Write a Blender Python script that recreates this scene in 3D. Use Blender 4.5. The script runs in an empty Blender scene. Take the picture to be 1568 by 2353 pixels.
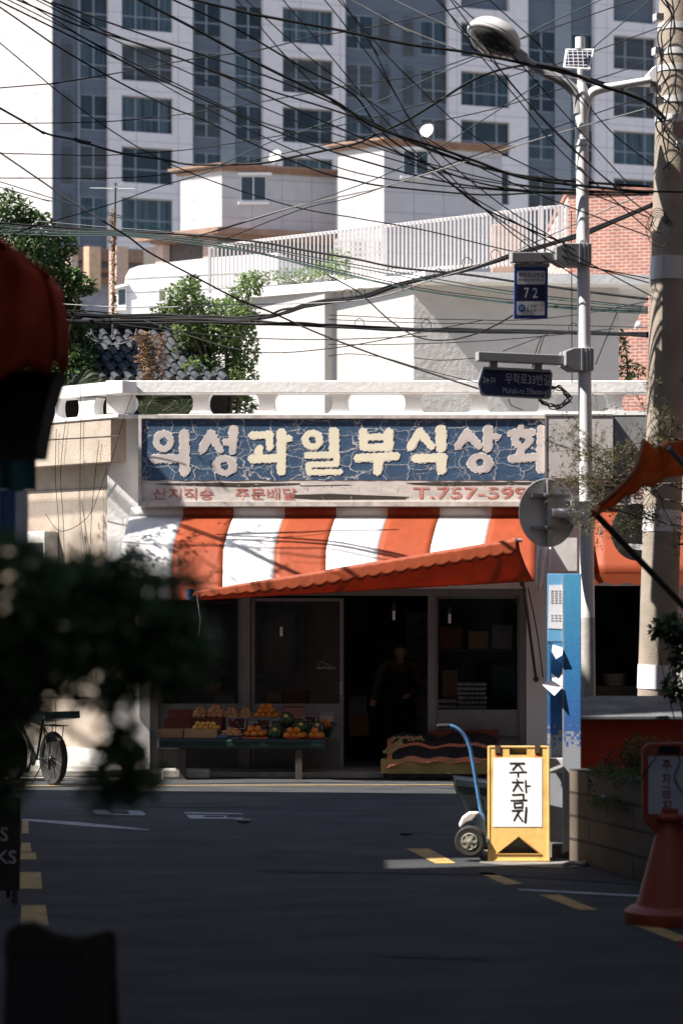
import bpy, math, random
from math import radians as RAD, sin, cos, pi
from mathutils import Vector as V
import numpy as np

# ---------------------------------------------------------------- camera, sky, sun, exposure
scene = bpy.context.scene
col = scene.collection
H = 1.97            # eye height
FU = 5569.0         # focal length in picture units (picture 1568 x 2352 units)
CU, CV = 784.0, 1411.0
cam_d = bpy.data.cameras.new('camera')
cam = bpy.data.objects.new('camera', cam_d); col.objects.link(cam)
cam.location = (0, 0, H); cam.rotation_euler = (RAD(90), 0, 0)
cam_d.sensor_fit = 'VERTICAL'; cam_d.sensor_height = 36; cam_d.lens = FU / 2352 * 36
cam_d.shift_y = (CV - 1176) / 2352
cam_d.clip_start = 0.1; cam_d.clip_end = 3000
cam_d.dof.use_dof = True; cam_d.dof.focus_distance = 27.0; cam_d.dof.aperture_fstop = 2.4
scene.camera = cam

SUN_AZ, SUN_EL = RAD(15.0), RAD(52.0)      # azimuth off the street axis, elevation
to_sun = V((-cos(SUN_AZ) * cos(SUN_EL), -sin(SUN_AZ) * cos(SUN_EL), sin(SUN_EL)))
sun_d = bpy.data.lights.new('sun', 'SUN'); sun_d.energy = 5.0; sun_d.angle = RAD(0.5); sun_d.color = (1, .94, .86)
sun = bpy.data.objects.new('sun', sun_d); col.objects.link(sun); sun.location = (-30, -10, 40)
sun.rotation_euler = to_sun.to_track_quat('Z', 'Y').to_euler()
world = bpy.data.worlds.new("World"); scene.world = world; world.use_nodes = True
wn = world.node_tree.nodes; wn.clear()
w_out = wn.new('ShaderNodeOutputWorld'); w_bg = wn.new('ShaderNodeBackground'); w_sky = wn.new('ShaderNodeTexSky')
w_sky.sky_type = 'NISHITA'; w_sky.sun_disc = False; w_sky.sun_elevation = SUN_EL
w_sky.sun_rotation = math.atan2(to_sun.x, to_sun.y) % (2 * pi)
w_bg.inputs[1].default_value = 0.085
world.node_tree.links.new(w_sky.outputs[0], w_bg.inputs[0]); world.node_tree.links.new(w_bg.outputs[0], w_out.inputs[0])
scene.view_settings.view_transform = 'Standard'; scene.view_settings.look = 'None'
scene.view_settings.gamma = 1; scene.view_settings.exposure = 1.3
scene.cycles.use_denoising = True
scene.cycles.max_bounces = 8
scene.cycles.sample_clamp_indirect = 6

rnd = random.Random(7)

# ---------------------------------------------------------------- picture measurements -> real positions
def P(u, v, Y): return V(((u - CU) * Y / FU, Y, H + (CV - v) * Y / FU))
def G(u, v, z=0.0):
    Y = (H - z) * FU / (v - CV); return V(((u - CU) * Y / FU, Y, z))
def rayplane(u, v, O, n, d=0.0):
    a = (u - CU) / FU
    t = (d + n[0] * O[0] + n[1] * O[1]) / (n[0] * a + n[1])
    return V((a * t, t, H + (CV - v) / FU * t))
FO = (0, 29.6); FA = RAD(5)
FN = V((-sin(FA), -cos(FA), 0)); FX = V((cos(FA), -sin(FA), 0))
def F(u, v, d=0.0): return rayplane(u, v, FO, FN, d)          # d metres out of the shop front
def reach(u, C, e):                                          # distance along e from C to picture column u
    a = (u - CU) / FU
    return (a * C[1] - C[0]) / (e[0] - a * e[1])
def zat(v, Y): return H + (CV - v) * Y / FU

# ---------------------------------------------------------------- materials
def lin(c): c /= 255.0; return c / 12.92 if c <= .04045 else ((c + .055) / 1.055) ** 2.4
def rgb(r, g, b): return (lin(r), lin(g), lin(b), 1)
_mats = {}
def M(name, c, rough=.7, var=.18, scale=6.0, bump=0.0, bscale=None, metal=0.0, dirt=None, dscale=1.5, damt=.5, spec=.4, stretch=None, trans=0.0):
    """Principled material: base colour with noise variation, optional dirt patches and bump."""
    if name in _mats: return _mats[name]
    m = bpy.data.materials.new(name); m.use_nodes = True
    nt = m.node_tree; n = nt.nodes; L = nt.links
    b = n['Principled BSDF']; b.inputs['Roughness'].default_value = rough; b.inputs['Metallic'].default_value = metal
    b.inputs['Specular IOR Level'].default_value = spec
    tc = n.new('ShaderNodeTexCoord'); mp = n.new('ShaderNodeMapping'); L.new(tc.outputs['Object'], mp.inputs[0])
    if stretch: mp.inputs['Scale'].default_value = stretch
    nz = n.new('ShaderNodeTexNoise'); nz.inputs['Scale'].default_value = scale; nz.inputs['Detail'].default_value = 6
    L.new(mp.outputs[0], nz.inputs[0])
    mx = n.new('ShaderNodeMix'); mx.data_type = 'RGBA'
    lo = tuple(x * (1 - var) for x in c[:3]) + (1,); hi = tuple(min(.95, x * (1 + var)) for x in c[:3]) + (1,)
    mx.inputs[6].default_value = lo; mx.inputs[7].default_value = hi
    mr = n.new('ShaderNodeMapRange'); mr.inputs[1].default_value = .3; mr.inputs[2].default_value = .7
    L.new(nz.outputs[0], mr.inputs[0]); L.new(mr.outputs[0], mx.inputs[0])
    out = mx.outputs[2]
    if dirt:
        n2 = n.new('ShaderNodeTexNoise'); n2.inputs['Scale'].default_value = dscale; n2.inputs['Detail'].default_value = 9
        n2.inputs['Roughness'].default_value = .65; L.new(mp.outputs[0], n2.inputs[0])
        r2 = n.new('ShaderNodeMapRange'); r2.inputs[1].default_value = .48; r2.inputs[2].default_value = .72; r2.inputs[4].default_value = damt
        L.new(n2.outputs[0], r2.inputs[0])
        m2 = n.new('ShaderNodeMix'); m2.data_type = 'RGBA'; L.new(out, m2.inputs[6]); m2.inputs[7].default_value = dirt
        L.new(r2.outputs[0], m2.inputs[0]); out = m2.outputs[2]
    L.new(out, b.inputs['Base Color'])
    if bump:
        nb = n.new('ShaderNodeTexNoise'); nb.inputs['Scale'].default_value = bscale or scale * 6; nb.inputs['Detail'].default_value = 5
        L.new(mp.outputs[0], nb.inputs[0])
        bp = n.new('ShaderNodeBump'); bp.inputs['Strength'].default_value = bump; bp.inputs['Distance'].default_value = .02
        L.new(nb.outputs[0], bp.inputs['Height']); L.new(bp.outputs[0], b.inputs['Normal'])
    if trans:
        b.inputs['Transmission Weight'].default_value = trans
    m['base_mix'] = 1
    _mats[name] = m; return m
def nodes_of(m): return m.node_tree.nodes, m.node_tree.links, m.node_tree.nodes['Principled BSDF']
def translucent(m, amount=.4):
    """thin cloth or leaf: let part of the light through"""
    n, L, b = nodes_of(m); src = b.inputs['Base Color'].links[0].from_socket
    t = n.new('ShaderNodeBsdfTranslucent'); L.new(src, t.inputs[0])
    mx = n.new('ShaderNodeMixShader'); mx.inputs[0].default_value = amount
    o = n['Material Output']; L.new(b.outputs[0], mx.inputs[1]); L.new(t.outputs[0], mx.inputs[2]); L.new(mx.outputs[0], o.inputs[0])
    return m
def glass(name, tint=(.9, .93, .93, 1), rough=.03):
    if name in _mats: return _mats[name]
    m = bpy.data.materials.new(name); m.use_nodes = True; n = m.node_tree.nodes; L = m.node_tree.links; n.clear()
    o = n.new('ShaderNodeOutputMaterial'); t = n.new('ShaderNodeBsdfTransparent'); g = n.new('ShaderNodeBsdfGlossy'); f = n.new('ShaderNodeFresnel'); x = n.new('ShaderNodeMixShader')
    t.inputs[0].default_value = tint; g.inputs['Roughness'].default_value = rough; f.inputs[0].default_value = 1.45
    L.new(f.outputs[0], x.inputs[0]); L.new(t.outputs[0], x.inputs[1]); L.new(g.outputs[0], x.inputs[2]); L.new(x.outputs[0], o.inputs[0])
    _mats[name] = m; return m

# ---------------------------------------------------------------- mesh building
class MB:
    def __init__(s, origin=(0, 0, 0)): s.v = []; s.f = []; s.o = V(origin); s.mi = []; s.cur = 0
    def add(s, vs, fs):
        b = len(s.v); s.v += [V(p) for p in vs]; s.f += [tuple(i + b for i in f) for f in fs]; s.mi += [s.cur] * len(fs); return s
    def quad(s, a, b, c, d): return s.add([a, b, c, d], [(0, 1, 2, 3)])
    def poly(s, pts): return s.add(pts, [tuple(range(len(pts)))])
    def prism(s, pts, vec):
        n = len(pts); vec = V(vec); pts = [V(p) for p in pts]
        nrm = V((0, 0, 0))
        for i in range(n): nrm += pts[i].cross(pts[(i + 1) % n])
        if nrm.dot(vec) > 0: pts = pts[::-1]
        q = [p + vec for p in pts]
        fs = [tuple(range(n)), tuple(range(2 * n - 1, n - 1, -1))] + [(i, i + n, (i + 1) % n + n, (i + 1) % n) for i in range(n)]
        return s.add(pts + q, fs)
    def obox(s, O, ex, w, ey, d, z0, z1):
        O = V((O[0], O[1], 0)); ex = V((ex[0], ex[1], 0)); ey = V((ey[0], ey[1], 0))
        a = [O, O + ex * w, O + ex * w + ey * d, O + ey * d]
        return s.prism([p + V((0, 0, z0)) for p in a], (0, 0, z1 - z0))
    def box(s, c, size, rz=0, rx=0, ry=0):
        from mathutils import Euler
        R = Euler((rx, ry, rz)).to_matrix(); x, y, z = [k / 2 for k in size]
        pts = [V((a, b, e)) for e in (-z, z) for a, b in ((-x, -y), (x, -y), (x, y), (-x, y))]
        return s.add([V(c) + R @ p for p in pts], [(3, 2, 1, 0), (4, 5, 6, 7), (0, 1, 5, 4), (1, 2, 6, 5), (2, 3, 7, 6), (3, 0, 4, 7)])
    def beam(s, a, b, w, h=None, up=(0, 0, 1)):
        a, b = V(a), V(b); d = (b - a).normalized(); h = h or w
        x = d.cross(V(up))
        x = x.normalized() if x.length > 1e-5 else V((1, 0, 0)); y = x.cross(d).normalized()
        c = [x * w / 2 + y * h / 2, -x * w / 2 + y * h / 2, -x * w / 2 - y * h / 2, x * w / 2 - y * h / 2]
        return s.prism([a + k for k in c], b - a)
    def tube(s, pts, r, n=8, cap=True):
        pts = [V(p) for p in pts]; m = len(pts)
        rs = r if isinstance(r, (list, tuple)) else [r] * m
        vs = []; fs = []; prev = None
        for i, p in enumerate(pts):
            d = (pts[min(i + 1, m - 1)] - pts[max(i - 1, 0)])
            d = d.normalized() if d.length > 1e-9 else V((0, 0, 1))
            if prev is None:
                x = d.cross(V((0, 0, 1)))
                if x.length < 1e-3: x = d.cross(V((0, 1, 0)))
            else: x = prev - d * prev.dot(d)
            x.normalize(); y = d.cross(x); prev = x
            for k in range(n):
                t = 2 * pi * k / n; vs.append(p + (x * cos(t) + y * sin(t)) * rs[i])
        for i in range(m - 1):
            for k in range(n):
                k2 = (k + 1) % n; fs.append((i * n + k, i * n + k2, (i + 1) * n + k2, (i + 1) * n + k))
        if cap: fs += [tuple(range(n - 1, -1, -1)), tuple(range((m - 1) * n, m * n))]
        return s.add(vs, fs)
    def cyl(s, a, b, r, r2=None, n=20): return s.tube([a, b], [r, r if r2 is None else r2], n)
    def lathe(s, prof, c=(0, 0, 0), n=24, axis=None):
        c = V(c); ax = V(axis or (0, 0, 1)).normalized(); x = ax.cross(V((0, 0, 1)))
        if x.length < 1e-3: x = V((1, 0, 0))
        x.normalize(); y = ax.cross(x); vs = []; fs = []; m = len(prof)
        for r, z in prof:
            for k in range(n):
                t = 2 * pi * k / n; vs.append(c + ax * z + (x * cos(t) + y * sin(t)) * max(r, 1e-4))
        for i in range(m - 1):
            for k in range(n):
                k2 = (k + 1) % n; fs.append((i * n + k, i * n + k2, (i + 1) * n + k2, (i + 1) * n + k))
        fs += [tuple(range(n - 1, -1, -1)), tuple(range((m - 1) * n, m * n))]
        return s.add(vs, fs)
    def ball(s, c, r, n=12, m=8, jit=0):
        c = V(c); r = r if isinstance(r, (list, tuple)) else (r, r, r); vs = []; fs = []
        for i in range(m + 1):
            th = pi * i / m
            for k in range(n):
                ph = 2 * pi * k / n; j = 1 + (rnd.uniform(-jit, jit) if jit else 0)
                vs.append(c + V((r[0] * sin(th) * cos(ph) * j, r[1] * sin(th) * sin(ph) * j, r[2] * cos(th) * j)))
        for i in range(m):
            for k in range(n): fs.append((i * n + k, (i + 1) * n + k, (i + 1) * n + (k + 1) % n, i * n + (k + 1) % n))
        return s.add(vs, fs)
    def grid(s, fn, nu, nv):
        vs = [fn(i / nu, j / nv) for j in range(nv + 1) for i in range(nu + 1)]
        fs = [(j * (nu + 1) + i, j * (nu + 1) + i + 1, (j + 1) * (nu + 1) + i + 1, (j + 1) * (nu + 1) + i) for j in range(nv) for i in range(nu)]
        return s.add(vs, fs)
    def build(s, name, mat, parent=None, smooth=False, bevel=0, solid=0, subsurf=0, angle=40):
        me = bpy.data.meshes.new(name); me.from_pydata([tuple(p - s.o) for p in s.v], [], s.f)
        for m in (mat if isinstance(mat, (list, tuple)) else [mat]): me.materials.append(m)
        if isinstance(mat, (list, tuple)): me.polygons.foreach_set('material_index', s.mi)
        me.validate(); me.update()
        o = bpy.data.objects.new(name, me); col.objects.link(o)
        if parent: o.parent = parent
        else: o.location = s.o
        if smooth:
            me.polygons.foreach_set('use_smooth', [True] * len(me.polygons)); me.set_sharp_from_angle(angle=RAD(angle))
        if solid: q = o.modifiers.new('thickness', 'SOLIDIFY'); q.thickness = solid; q.offset = 0
        if bevel:
            q = o.modifiers.new('bevel', 'BEVEL'); q.width = bevel; q.segments = 2; q.limit_method = 'ANGLE'; q.angle_limit = RAD(40)
        if subsurf: q = o.modifiers.new('smooth', 'SUBSURF'); q.levels = subsurf; q.render_levels = subsurf
        return o
def tag(o, label=None, cat=None, group=None, kind=None):
    if label: o['label'] = label
    if cat: o['category'] = cat
    if group: o['group'] = group
    if kind: o['kind'] = kind
    return o
def thing(name, label, cat, loc, group=None, rz=0):
    o = bpy.data.objects.new(name, None); o.empty_display_size = .1; col.objects.link(o); o.location = loc; o.rotation_euler = (0, 0, rz)
    return tag(o, label, cat, group)
def dup(root, loc=None, rz=None, label=None, group=None):
    kids = [(c, [g for g in c.children]) for c in root.children]
    r = root.copy(); col.objects.link(r)
    if loc is not None: r.location = loc
    if rz is not None: r.rotation_euler = (0, 0, rz) if not isinstance(rz, (tuple, list)) else rz
    if label: r['label'] = label
    if group: r['group'] = group
    for c, gs in kids:
        k = c.copy(); col.objects.link(k); k.parent = r
        for g in gs: q = g.copy(); col.objects.link(q); q.parent = k
    return r
def spline(pts, n=8):
    """Catmull-Rom through points, n steps a span"""
    pts = [V(p) for p in pts]; out = []
    for i in range(len(pts) - 1):
        p0 = pts[max(i - 1, 0)]; p1 = pts[i]; p2 = pts[i + 1]; p3 = pts[min(i + 2, len(pts) - 1)]
        for k in range(n):
            t = k / n; out.append(.5 * ((2 * p1) + (p2 - p0) * t + (2 * p0 - 5 * p1 + 4 * p2 - p3) * t * t + (3 * p1 - p0 - 3 * p2 + p3) * t ** 3))
    out.append(pts[-1]); return out
def text_part(body, bl, xv, yv, mat, parent, name='lettering', offset=0.0, origin=None, keep=False, line=1.0):
    """Lettering fitted to the parallelogram bl, bl+xv, bl+yv."""
    c = bpy.data.curves.new(name, 'FONT'); c.body = body; c.offset = offset; c.space_line = line; c.resolution_u = 3
    c.align_x = 'CENTER'
    o = bpy.data.objects.new(name, c); col.objects.link(o)
    dg = bpy.context.evaluated_depsgraph_get(); me = bpy.data.meshes.new_from_object(o.evaluated_get(dg))
    bpy.data.objects.remove(o); bpy.data.curves.remove(c)
    xs = [v.co.x for v in me.vertices]; ys = [v.co.y for v in me.vertices]
    x0, x1, y0, y1 = min(xs), max(xs), min(ys), max(ys)
    bl, xv, yv = V(bl), V(xv), V(yv); org = V(origin if origin is not None else (0, 0, 0))
    for v in me.vertices:
        v.co = bl + xv * ((v.co.x - x0) / (x1 - x0)) + yv * ((v.co.y - y0) / (y1 - y0)) - org
    me.materials.clear(); me.materials.append(mat); me.name = name
    o = bpy.data.objects.new(name, me); col.objects.link(o); o.parent = parent
    return o
def brush_mesh(strokes, rings, to3d, grow=0.0, noise=0.0, cell=3.0, seed=0):
    """Filled letter outline from brush strokes (x0,y0,r0,x1,y1,r1) and rings (cx,cy,rx,ry,inner); marching squares."""
    pts = [(s[0], s[1]) for s in strokes] + [(s[3], s[4]) for s in strokes] + [(r[0] + a * r[2], r[1] + b * r[3]) for r in rings for a in (-1, 1) for b in (-1, 1)]
    m = 50 + grow; x0 = min(p[0] for p in pts) - m; x1 = max(p[0] for p in pts) + m; y0 = min(p[1] for p in pts) - m; y1 = max(p[1] for p in pts) + m
    nx = int((x1 - x0) / cell) + 1; ny = int((y1 - y0) / cell) + 1
    X, Y = np.meshgrid(x0 + np.arange(nx) * cell, y0 + np.arange(ny) * cell)
    D = np.full(X.shape, 1e9)
    for ax, ay, r0, bx, by, r1 in strokes:
        dx, dy = bx - ax, by - ay; L2 = dx * dx + dy * dy + 1e-9
        t = np.clip(((X - ax) * dx + (Y - ay) * dy) / L2, 0, 1)
        D = np.minimum(D, np.hypot(X - ax - t * dx, Y - ay - t * dy) - (r0 + (r1 - r0) * t))
    for cx, cy, rx, ry, ri in rings:
        q = np.hypot((X - cx) / rx, (Y - cy) / ry); k = (q - 1) * min(rx, ry)
        k = np.maximum(k, ri - np.hypot(X - cx, Y - cy)); D = np.minimum(D, k)
    D = D - grow
    if noise:
        g = np.random.RandomState(seed); ph = g.rand(6) * 6.28
        D = D + noise * (np.sin(X / 17 + ph[0]) * np.cos(Y / 13 + ph[1]) + .7 * np.sin(X / 6.1 + Y / 7.3 + ph[2]) + .5 * np.cos(X / 4.3 - Y / 3.7 + ph[3]))
    vs = []; idx = {}; fs = []
    def vert(key, x, y):
        if key not in idx: idx[key] = len(vs); vs.append(to3d(x, y))
        return idx[key]
    for j in range(ny - 1):
        for i in range(nx - 1):
            c = [(i, j), (i + 1, j), (i + 1, j + 1), (i, j + 1)]; d = [D[b, a] for a, b in c]
            if min(d) > 0: continue
            ring = []
            for k in range(4):
                (a, b), (a2, b2) = c[k], c[(k + 1) % 4]; da, db = d[k], d[(k + 1) % 4]
                if da <= 0: ring.append(vert((a, b), X[b, a], Y[b, a]))
                if (da <= 0) != (db <= 0):
                    t = da / (da - db); key = tuple(sorted(((a, b), (a2, b2))))
                    ring.append(vert(key, X[b, a] + t * (X[b2, a2] - X[b, a]), Y[b, a] + t * (Y[b2, a2] - Y[b, a])))
            if len(ring) >= 3: fs.append(tuple(ring))
    return vs, fs
def leaf_cloud(mb, centres, n, size, rg, spread=(1, 1, 1), flat=.6, aspect=.55):
    """n folded leaves scattered in the ellipsoids (centre, radii)"""
    w = [max(1e-6, r[0] * r[1] * r[2]) ** .6 for _, r in centres]
    for _ in range(n):
        c, r = rg.choices(centres, w)[0]
        while True:
            p = V((rg.uniform(-1, 1), rg.uniform(-1, 1), rg.uniform(-1, 1)))
            l = p.length
            if l < 1 and rg.random() < .25 + .75 * l: break
        pos = V(c) + V((p.x * r[0], p.y * r[1], p.z * r[2]))
        leaf(mb, pos, size * rg.uniform(.6, 1.25), rg, (p + V((0, 0, .5))), flat, aspect)
def leaf(mb, pos, s, rg, out, flat=.6, aspect=.55):
    d = V((rg.gauss(0, 1), rg.gauss(0, 1), rg.gauss(0, .6) - .3)) + out * .6; d.normalize()
    up = (V((rg.gauss(0, flat), rg.gauss(0, flat), 1)) + out * .5).normalized()
    x = d.cross(up)
    if x.length < 1e-3: return
    x.normalize(); up = x.cross(d); w = s * aspect * .5
    a = pos; b = pos + d * s * .5 + x * w + up * s * .08; c = pos + d * s - up * s * .06; e = pos + d * s * .5 - x * w + up * s * .08; m = pos + d * s * .5 - up * s * .02
    mb.add([a, b, c, e, m], [(0, 1, 4), (1, 2, 4), (2, 3, 4), (3, 0, 4)])

# ================================================================ ground, road, markings
asphalt = M('asphalt', (.042, .044, .047, 1), rough=.9, var=.35, scale=1.2, bump=.5, bscale=140, dirt=(.078, .077, .076, 1), dscale=.55, damt=.6, spec=.25, stretch=(1, 2.2, 1))
def asphalt_grain():
    n, L, b = nodes_of(asphalt); src = b.inputs['Base Color'].links[0].from_socket
    tc = n.new('ShaderNodeTexCoord'); nz = n.new('ShaderNodeTexNoise'); nz.inputs['Scale'].default_value = 55; nz.inputs['Detail'].default_value = 3
    L.new(tc.outputs['Object'], nz.inputs[0]); r = n.new('ShaderNodeMapRange'); r.inputs[1].default_value = .3; r.inputs[2].default_value = .7; r.inputs[3].default_value = .55; r.inputs[4].default_value = 1.5
    L.new(nz.outputs[0], r.inputs[0]); x = n.new('ShaderNodeMix'); x.data_type = 'RGBA'; x.blend_type = 'MULTIPLY'; x.inputs[0].default_value = 1
    cb = n.new('ShaderNodeCombineColor'); [L.new(r.outputs[0], cb.inputs[i]) for i in range(3)]
    L.new(src, x.inputs[6]); L.new(cb.outputs[0], x.inputs[7]); L.new(x.outputs[2], b.inputs['Base Color'])
asphalt_grain()
soil = M('packed_ground', (.24, .22, .20, 1), rough=.95, var=.3, scale=.4)
tag(MB().quad((-600, -300, -.006), (600, -300, -.006), (600, 900, -.006), (-600, 900, -.006)).build('ground', soil), kind='structure')
tag(MB().quad((-40, -30, 0), (40, -30, 0), (40, 29.05, 0), (-40, 29.05, 0)).build('road', asphalt), kind='structure')
yellow = M('yellow_road_paint', (.42, .26, .08, 1), rough=.8, var=.25, scale=9, dirt=(.12, .10, .06, 1), dscale=5, damt=.8)
white_rd = M('white_road_paint', (.36, .37, .39, 1), rough=.8, var=.2, scale=12, dirt=(.12, .12, .13, 1), dscale=5, damt=.8)
concrete = M('old_concrete', (.34, .32, .29, 1), rough=.9, var=.2, scale=5, bump=.4, bscale=60, dirt=(.13, .12, .10, 1), dscale=2.2, damt=.6)
def mark(name, uvs, mat, label, cat='road marking', group=None, z=.004):
    mb = MB(G(*uvs[0])); mb.poly([G(u, v, z) for u, v in uvs]); return tag(mb.build(name, mat), label, cat, group, 'structure')
for q in ([(52, 1884), (66, 1884), (66, 1914), (50, 1914)], [(50, 1935), (70, 1935), (73, 1956), (48, 1956)], [(48, 1958), (82, 1958), (85, 1974), (46, 1974)],
          [(46, 2003), (94, 2003), (98, 2041), (45, 2041)], [(50, 2079), (105, 2079), (112, 2125), (48, 2125)]):
    mark('yellow_dash', q, yellow, 'faded yellow dash painted along the left edge of the alley', group='left dashed yellow line')
for q in ([(932, 1949), (985, 1949), (1046, 1982), (1000, 1983)], [(1094, 2003), (1130, 2004), (1200, 2030), (1160, 2032)], [(1236, 2055), (1285, 2055), (1372, 2090), (1330, 2090)],
          [(1448, 2122), (1500, 2124), (1600, 2160), (1550, 2162)]):
    mark('yellow_dash', q, yellow, 'faded yellow dash painted along the right edge of the alley', group='right dashed yellow line')
mark('yellow_kerb_line', [(-300, 1806), (1900, 1801), (1900, 1799.4), (-300, 1804.2)], M('dull_yellow_paint', (.26, .17, .08, 1), rough=.8, var=.25, scale=9), 'thin yellow line along the far edge of the road')
mark('white_line', [(52, 1880), (180, 1888), (345, 1905), (340, 1907), (180, 1896), (50, 1884)], white_rd, 'tapering white line painted across the road on the left')
mark('white_line', [(1190, 2041), (1475, 2056), (1475, 2060), (1190, 2044.5)], white_rd, 'sunlit edge of the sidewalk painted as a pale line on the right')  # sunlight on the sidewalk's kerb edge, drawn as a pale painted line
tar = M('tar_patch', (.028, .029, .031, 1), rough=.95, var=.3, scale=3, bump=.5, bscale=120)
for q in ([(600, 1992), (1180, 1998), (1500, 2022), (1500, 2034), (1150, 2010), (610, 2001)], [(300, 1846), (620, 1850), (640, 1856), (310, 1853)], [(860, 2188), (1120, 2195), (1122, 2204), (866, 2197)]): mark('road_patch', q, tar, 'darker repaired strip of asphalt', 'road patch', 'dark asphalt patches')
def ring_mark(o, i, label):
    mb = MB(G(*o[0])); n = len(o)
    for k in range(n): mb.quad(G(*o[k], .004), G(*o[(k + 1) % n], .004), G(*i[(k + 1) % n], .004), G(*i[k], .004))
    return tag(mb.build('road_letter', white_rd), label, 'road marking', None, 'structure')
ring_mark([(211, 1859), (325, 1862), (334, 1869), (333, 1873), (222, 1870), (211, 1861)], [(246, 1860.5), (290, 1861.5), (298, 1867), (297, 1870.5), (256, 1869), (246, 1861.5)], 'white painted road letter shaped like a flat ring')
mb = MB(G(425, 1866))
for q in ([(424, 1865), (558, 1868), (557, 1870), (424, 1868)], [(428, 1871), (470, 1872), (470, 1877), (432, 1877)], [(470, 1871.5), (520, 1873), (520, 1874), (470, 1873)], [(432, 1877), (470, 1877), (560, 1878), (558, 1880), (440, 1880)], [(516, 1873), (522, 1873), (520, 1878), (512, 1878)]):
    mb.poly([G(u, v, .004) for u, v in q])
tag(mb.build('road_letter', white_rd), 'white painted road letter of long thin bars', 'road marking', None, 'structure')
# kerb step in front of the shop, threshold slab, pale patch of concrete around the blue post
def FG(u, d, z=0.0):
    p = F(u, 1411, d); return V((p.x, p.y, z))
mb = MB(FG(784, .4)); mb.prism([FG(u, d) for u, d in ((-500, .45), (2100, .45), (2100, -.6), (-500, -.6))], (0, 0, .07))
tag(mb.build('kerb', concrete, bevel=.01), kind='structure')
mb = MB(F(430, 1785, .5)); a = F(372, 1411, .7); b = F(482, 1411, .7)
mb.prism([V((a.x, a.y, 0)), V((b.x, b.y, 0)), V((b.x + .0, b.y + .28, 0)), V((a.x, a.y + .28, 0))], (0, 0, .11))
tag(mb.build('doorstep', concrete, bevel=.02), 'short rough concrete doorstep at the left corner of the shop', 'step')
patch = M('rough_concrete_patch', (.20, .19, .175, 1), rough=.95, var=.3, scale=4, bump=.8, bscale=50)
mb = MB(G(1230, 1980)); mb.poly([G(u, v, .004) for u, v in ((1110, 1962), (1200, 1952), (1345, 1952), (1352, 1988), (1300, 1994), (1200, 1990), (1100, 1982))])
tag(mb.build('pavement', patch), kind='structure')
mb = MB(G(1560, 2050)); mb.poly([G(u, v, .004) for u, v in ((1355, 1990), (1480, 2028), (1700, 2110), (1900, 2110), (1900, 1960), (1360, 1960))])
tag(mb.build('sidewalk', patch), kind='structure')
rg = random.Random(3)
def litter(u, v, s, label, c):
    o = G(u, v); mb = MB(o); mb.ball(o + V((0, 0, s * .25)), (s, s * .5, s * .25), 7, 5, .3); return tag(mb.build('litter_scrap', M('litter' + str(c), c)), label, 'litter')
litter(560, 1890, .09, 'crumpled pale scrap lying on the road', (.3, .28, .26, 1)); litter(935, 1918, .06, 'small dark scrap lying on the road left of the trolley', (.06, .06, .06, 1))
mb = MB(G(1320, 1985)); mb.tube(spline([G(1295, 1987, .02), G(1312, 1982, .03), G(1335, 1984, .025), G(1342, 1982, .02)], 5), .018, 6)
tag(mb.build('rope_end', M('rope', (.45, .38, .30, 1))), 'frayed pale rope end on the ground at the foot of the blue post', 'rope')

# ================================================================ near buildings that line the alley and unseen blocks added for shade (outside the frame, heights set to shade it)
plaster_d = M('grey_plaster', (.34, .33, .32, 1), rough=.9, var=.12, scale=2, dirt=(.18, .17, .16, 1), damt=.5)
plaster_w = M('white_plaster', (.78, .76, .74, 1), rough=.85, var=.05, scale=3, bump=.25, bscale=18, dirt=(.55, .52, .49, 1), dscale=1.1, damt=.35)
win_dark = M('dark_window', (.015, .018, .022, 1), rough=.08, var=.3, scale=1.5, spec=.6)
def block(name, label, foot, h, mat, storeys, face=(0, 1)):
    o = thing(name, label, 'building', (foot[0][0], foot[0][1], 0)); c = V((foot[0][0], foot[0][1], 0))
    MB(c).prism([V((x, y, 0)) for x, y in foot], (0, 0, h)).build('wall', mat, o)
    cx = sum(p[0] for p in foot) / len(foot); cy = sum(p[1] for p in foot) / len(foot)
    MB(c).prism([V((cx + (x - cx) * .99, cy + (y - cy) * .99, h + .003)) for x, y in foot], (0, 0, .12)).build('roof', concrete, o)
    a, b = V((*foot[face[0]], 0)), V((*foot[face[1]], 0)); d = (b - a); ln = d.length; d.normalize(); nrm = V((d.y, -d.x, 0))
    if nrm.dot(a - V((cx, cy, 0))) < 0: nrm = -nrm
    k = max(1, int(ln / 2.6))
    for s in range(storeys):
        for i in range(k):
            p = a + d * (ln * (i + .5) / k) + V((0, 0, 1.0 + s * 2.9))
            m = MB(c); m.prism([p - d * .6 - nrm * .02, p + d * .6 - nrm * .02, p + d * .6 - nrm * .02 + V((0, 0, 1.2)), p - d * .6 - nrm * .02 + V((0, 0, 1.2))], nrm * .05)
            m.build('window', win_dark, o)
    return o

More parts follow.
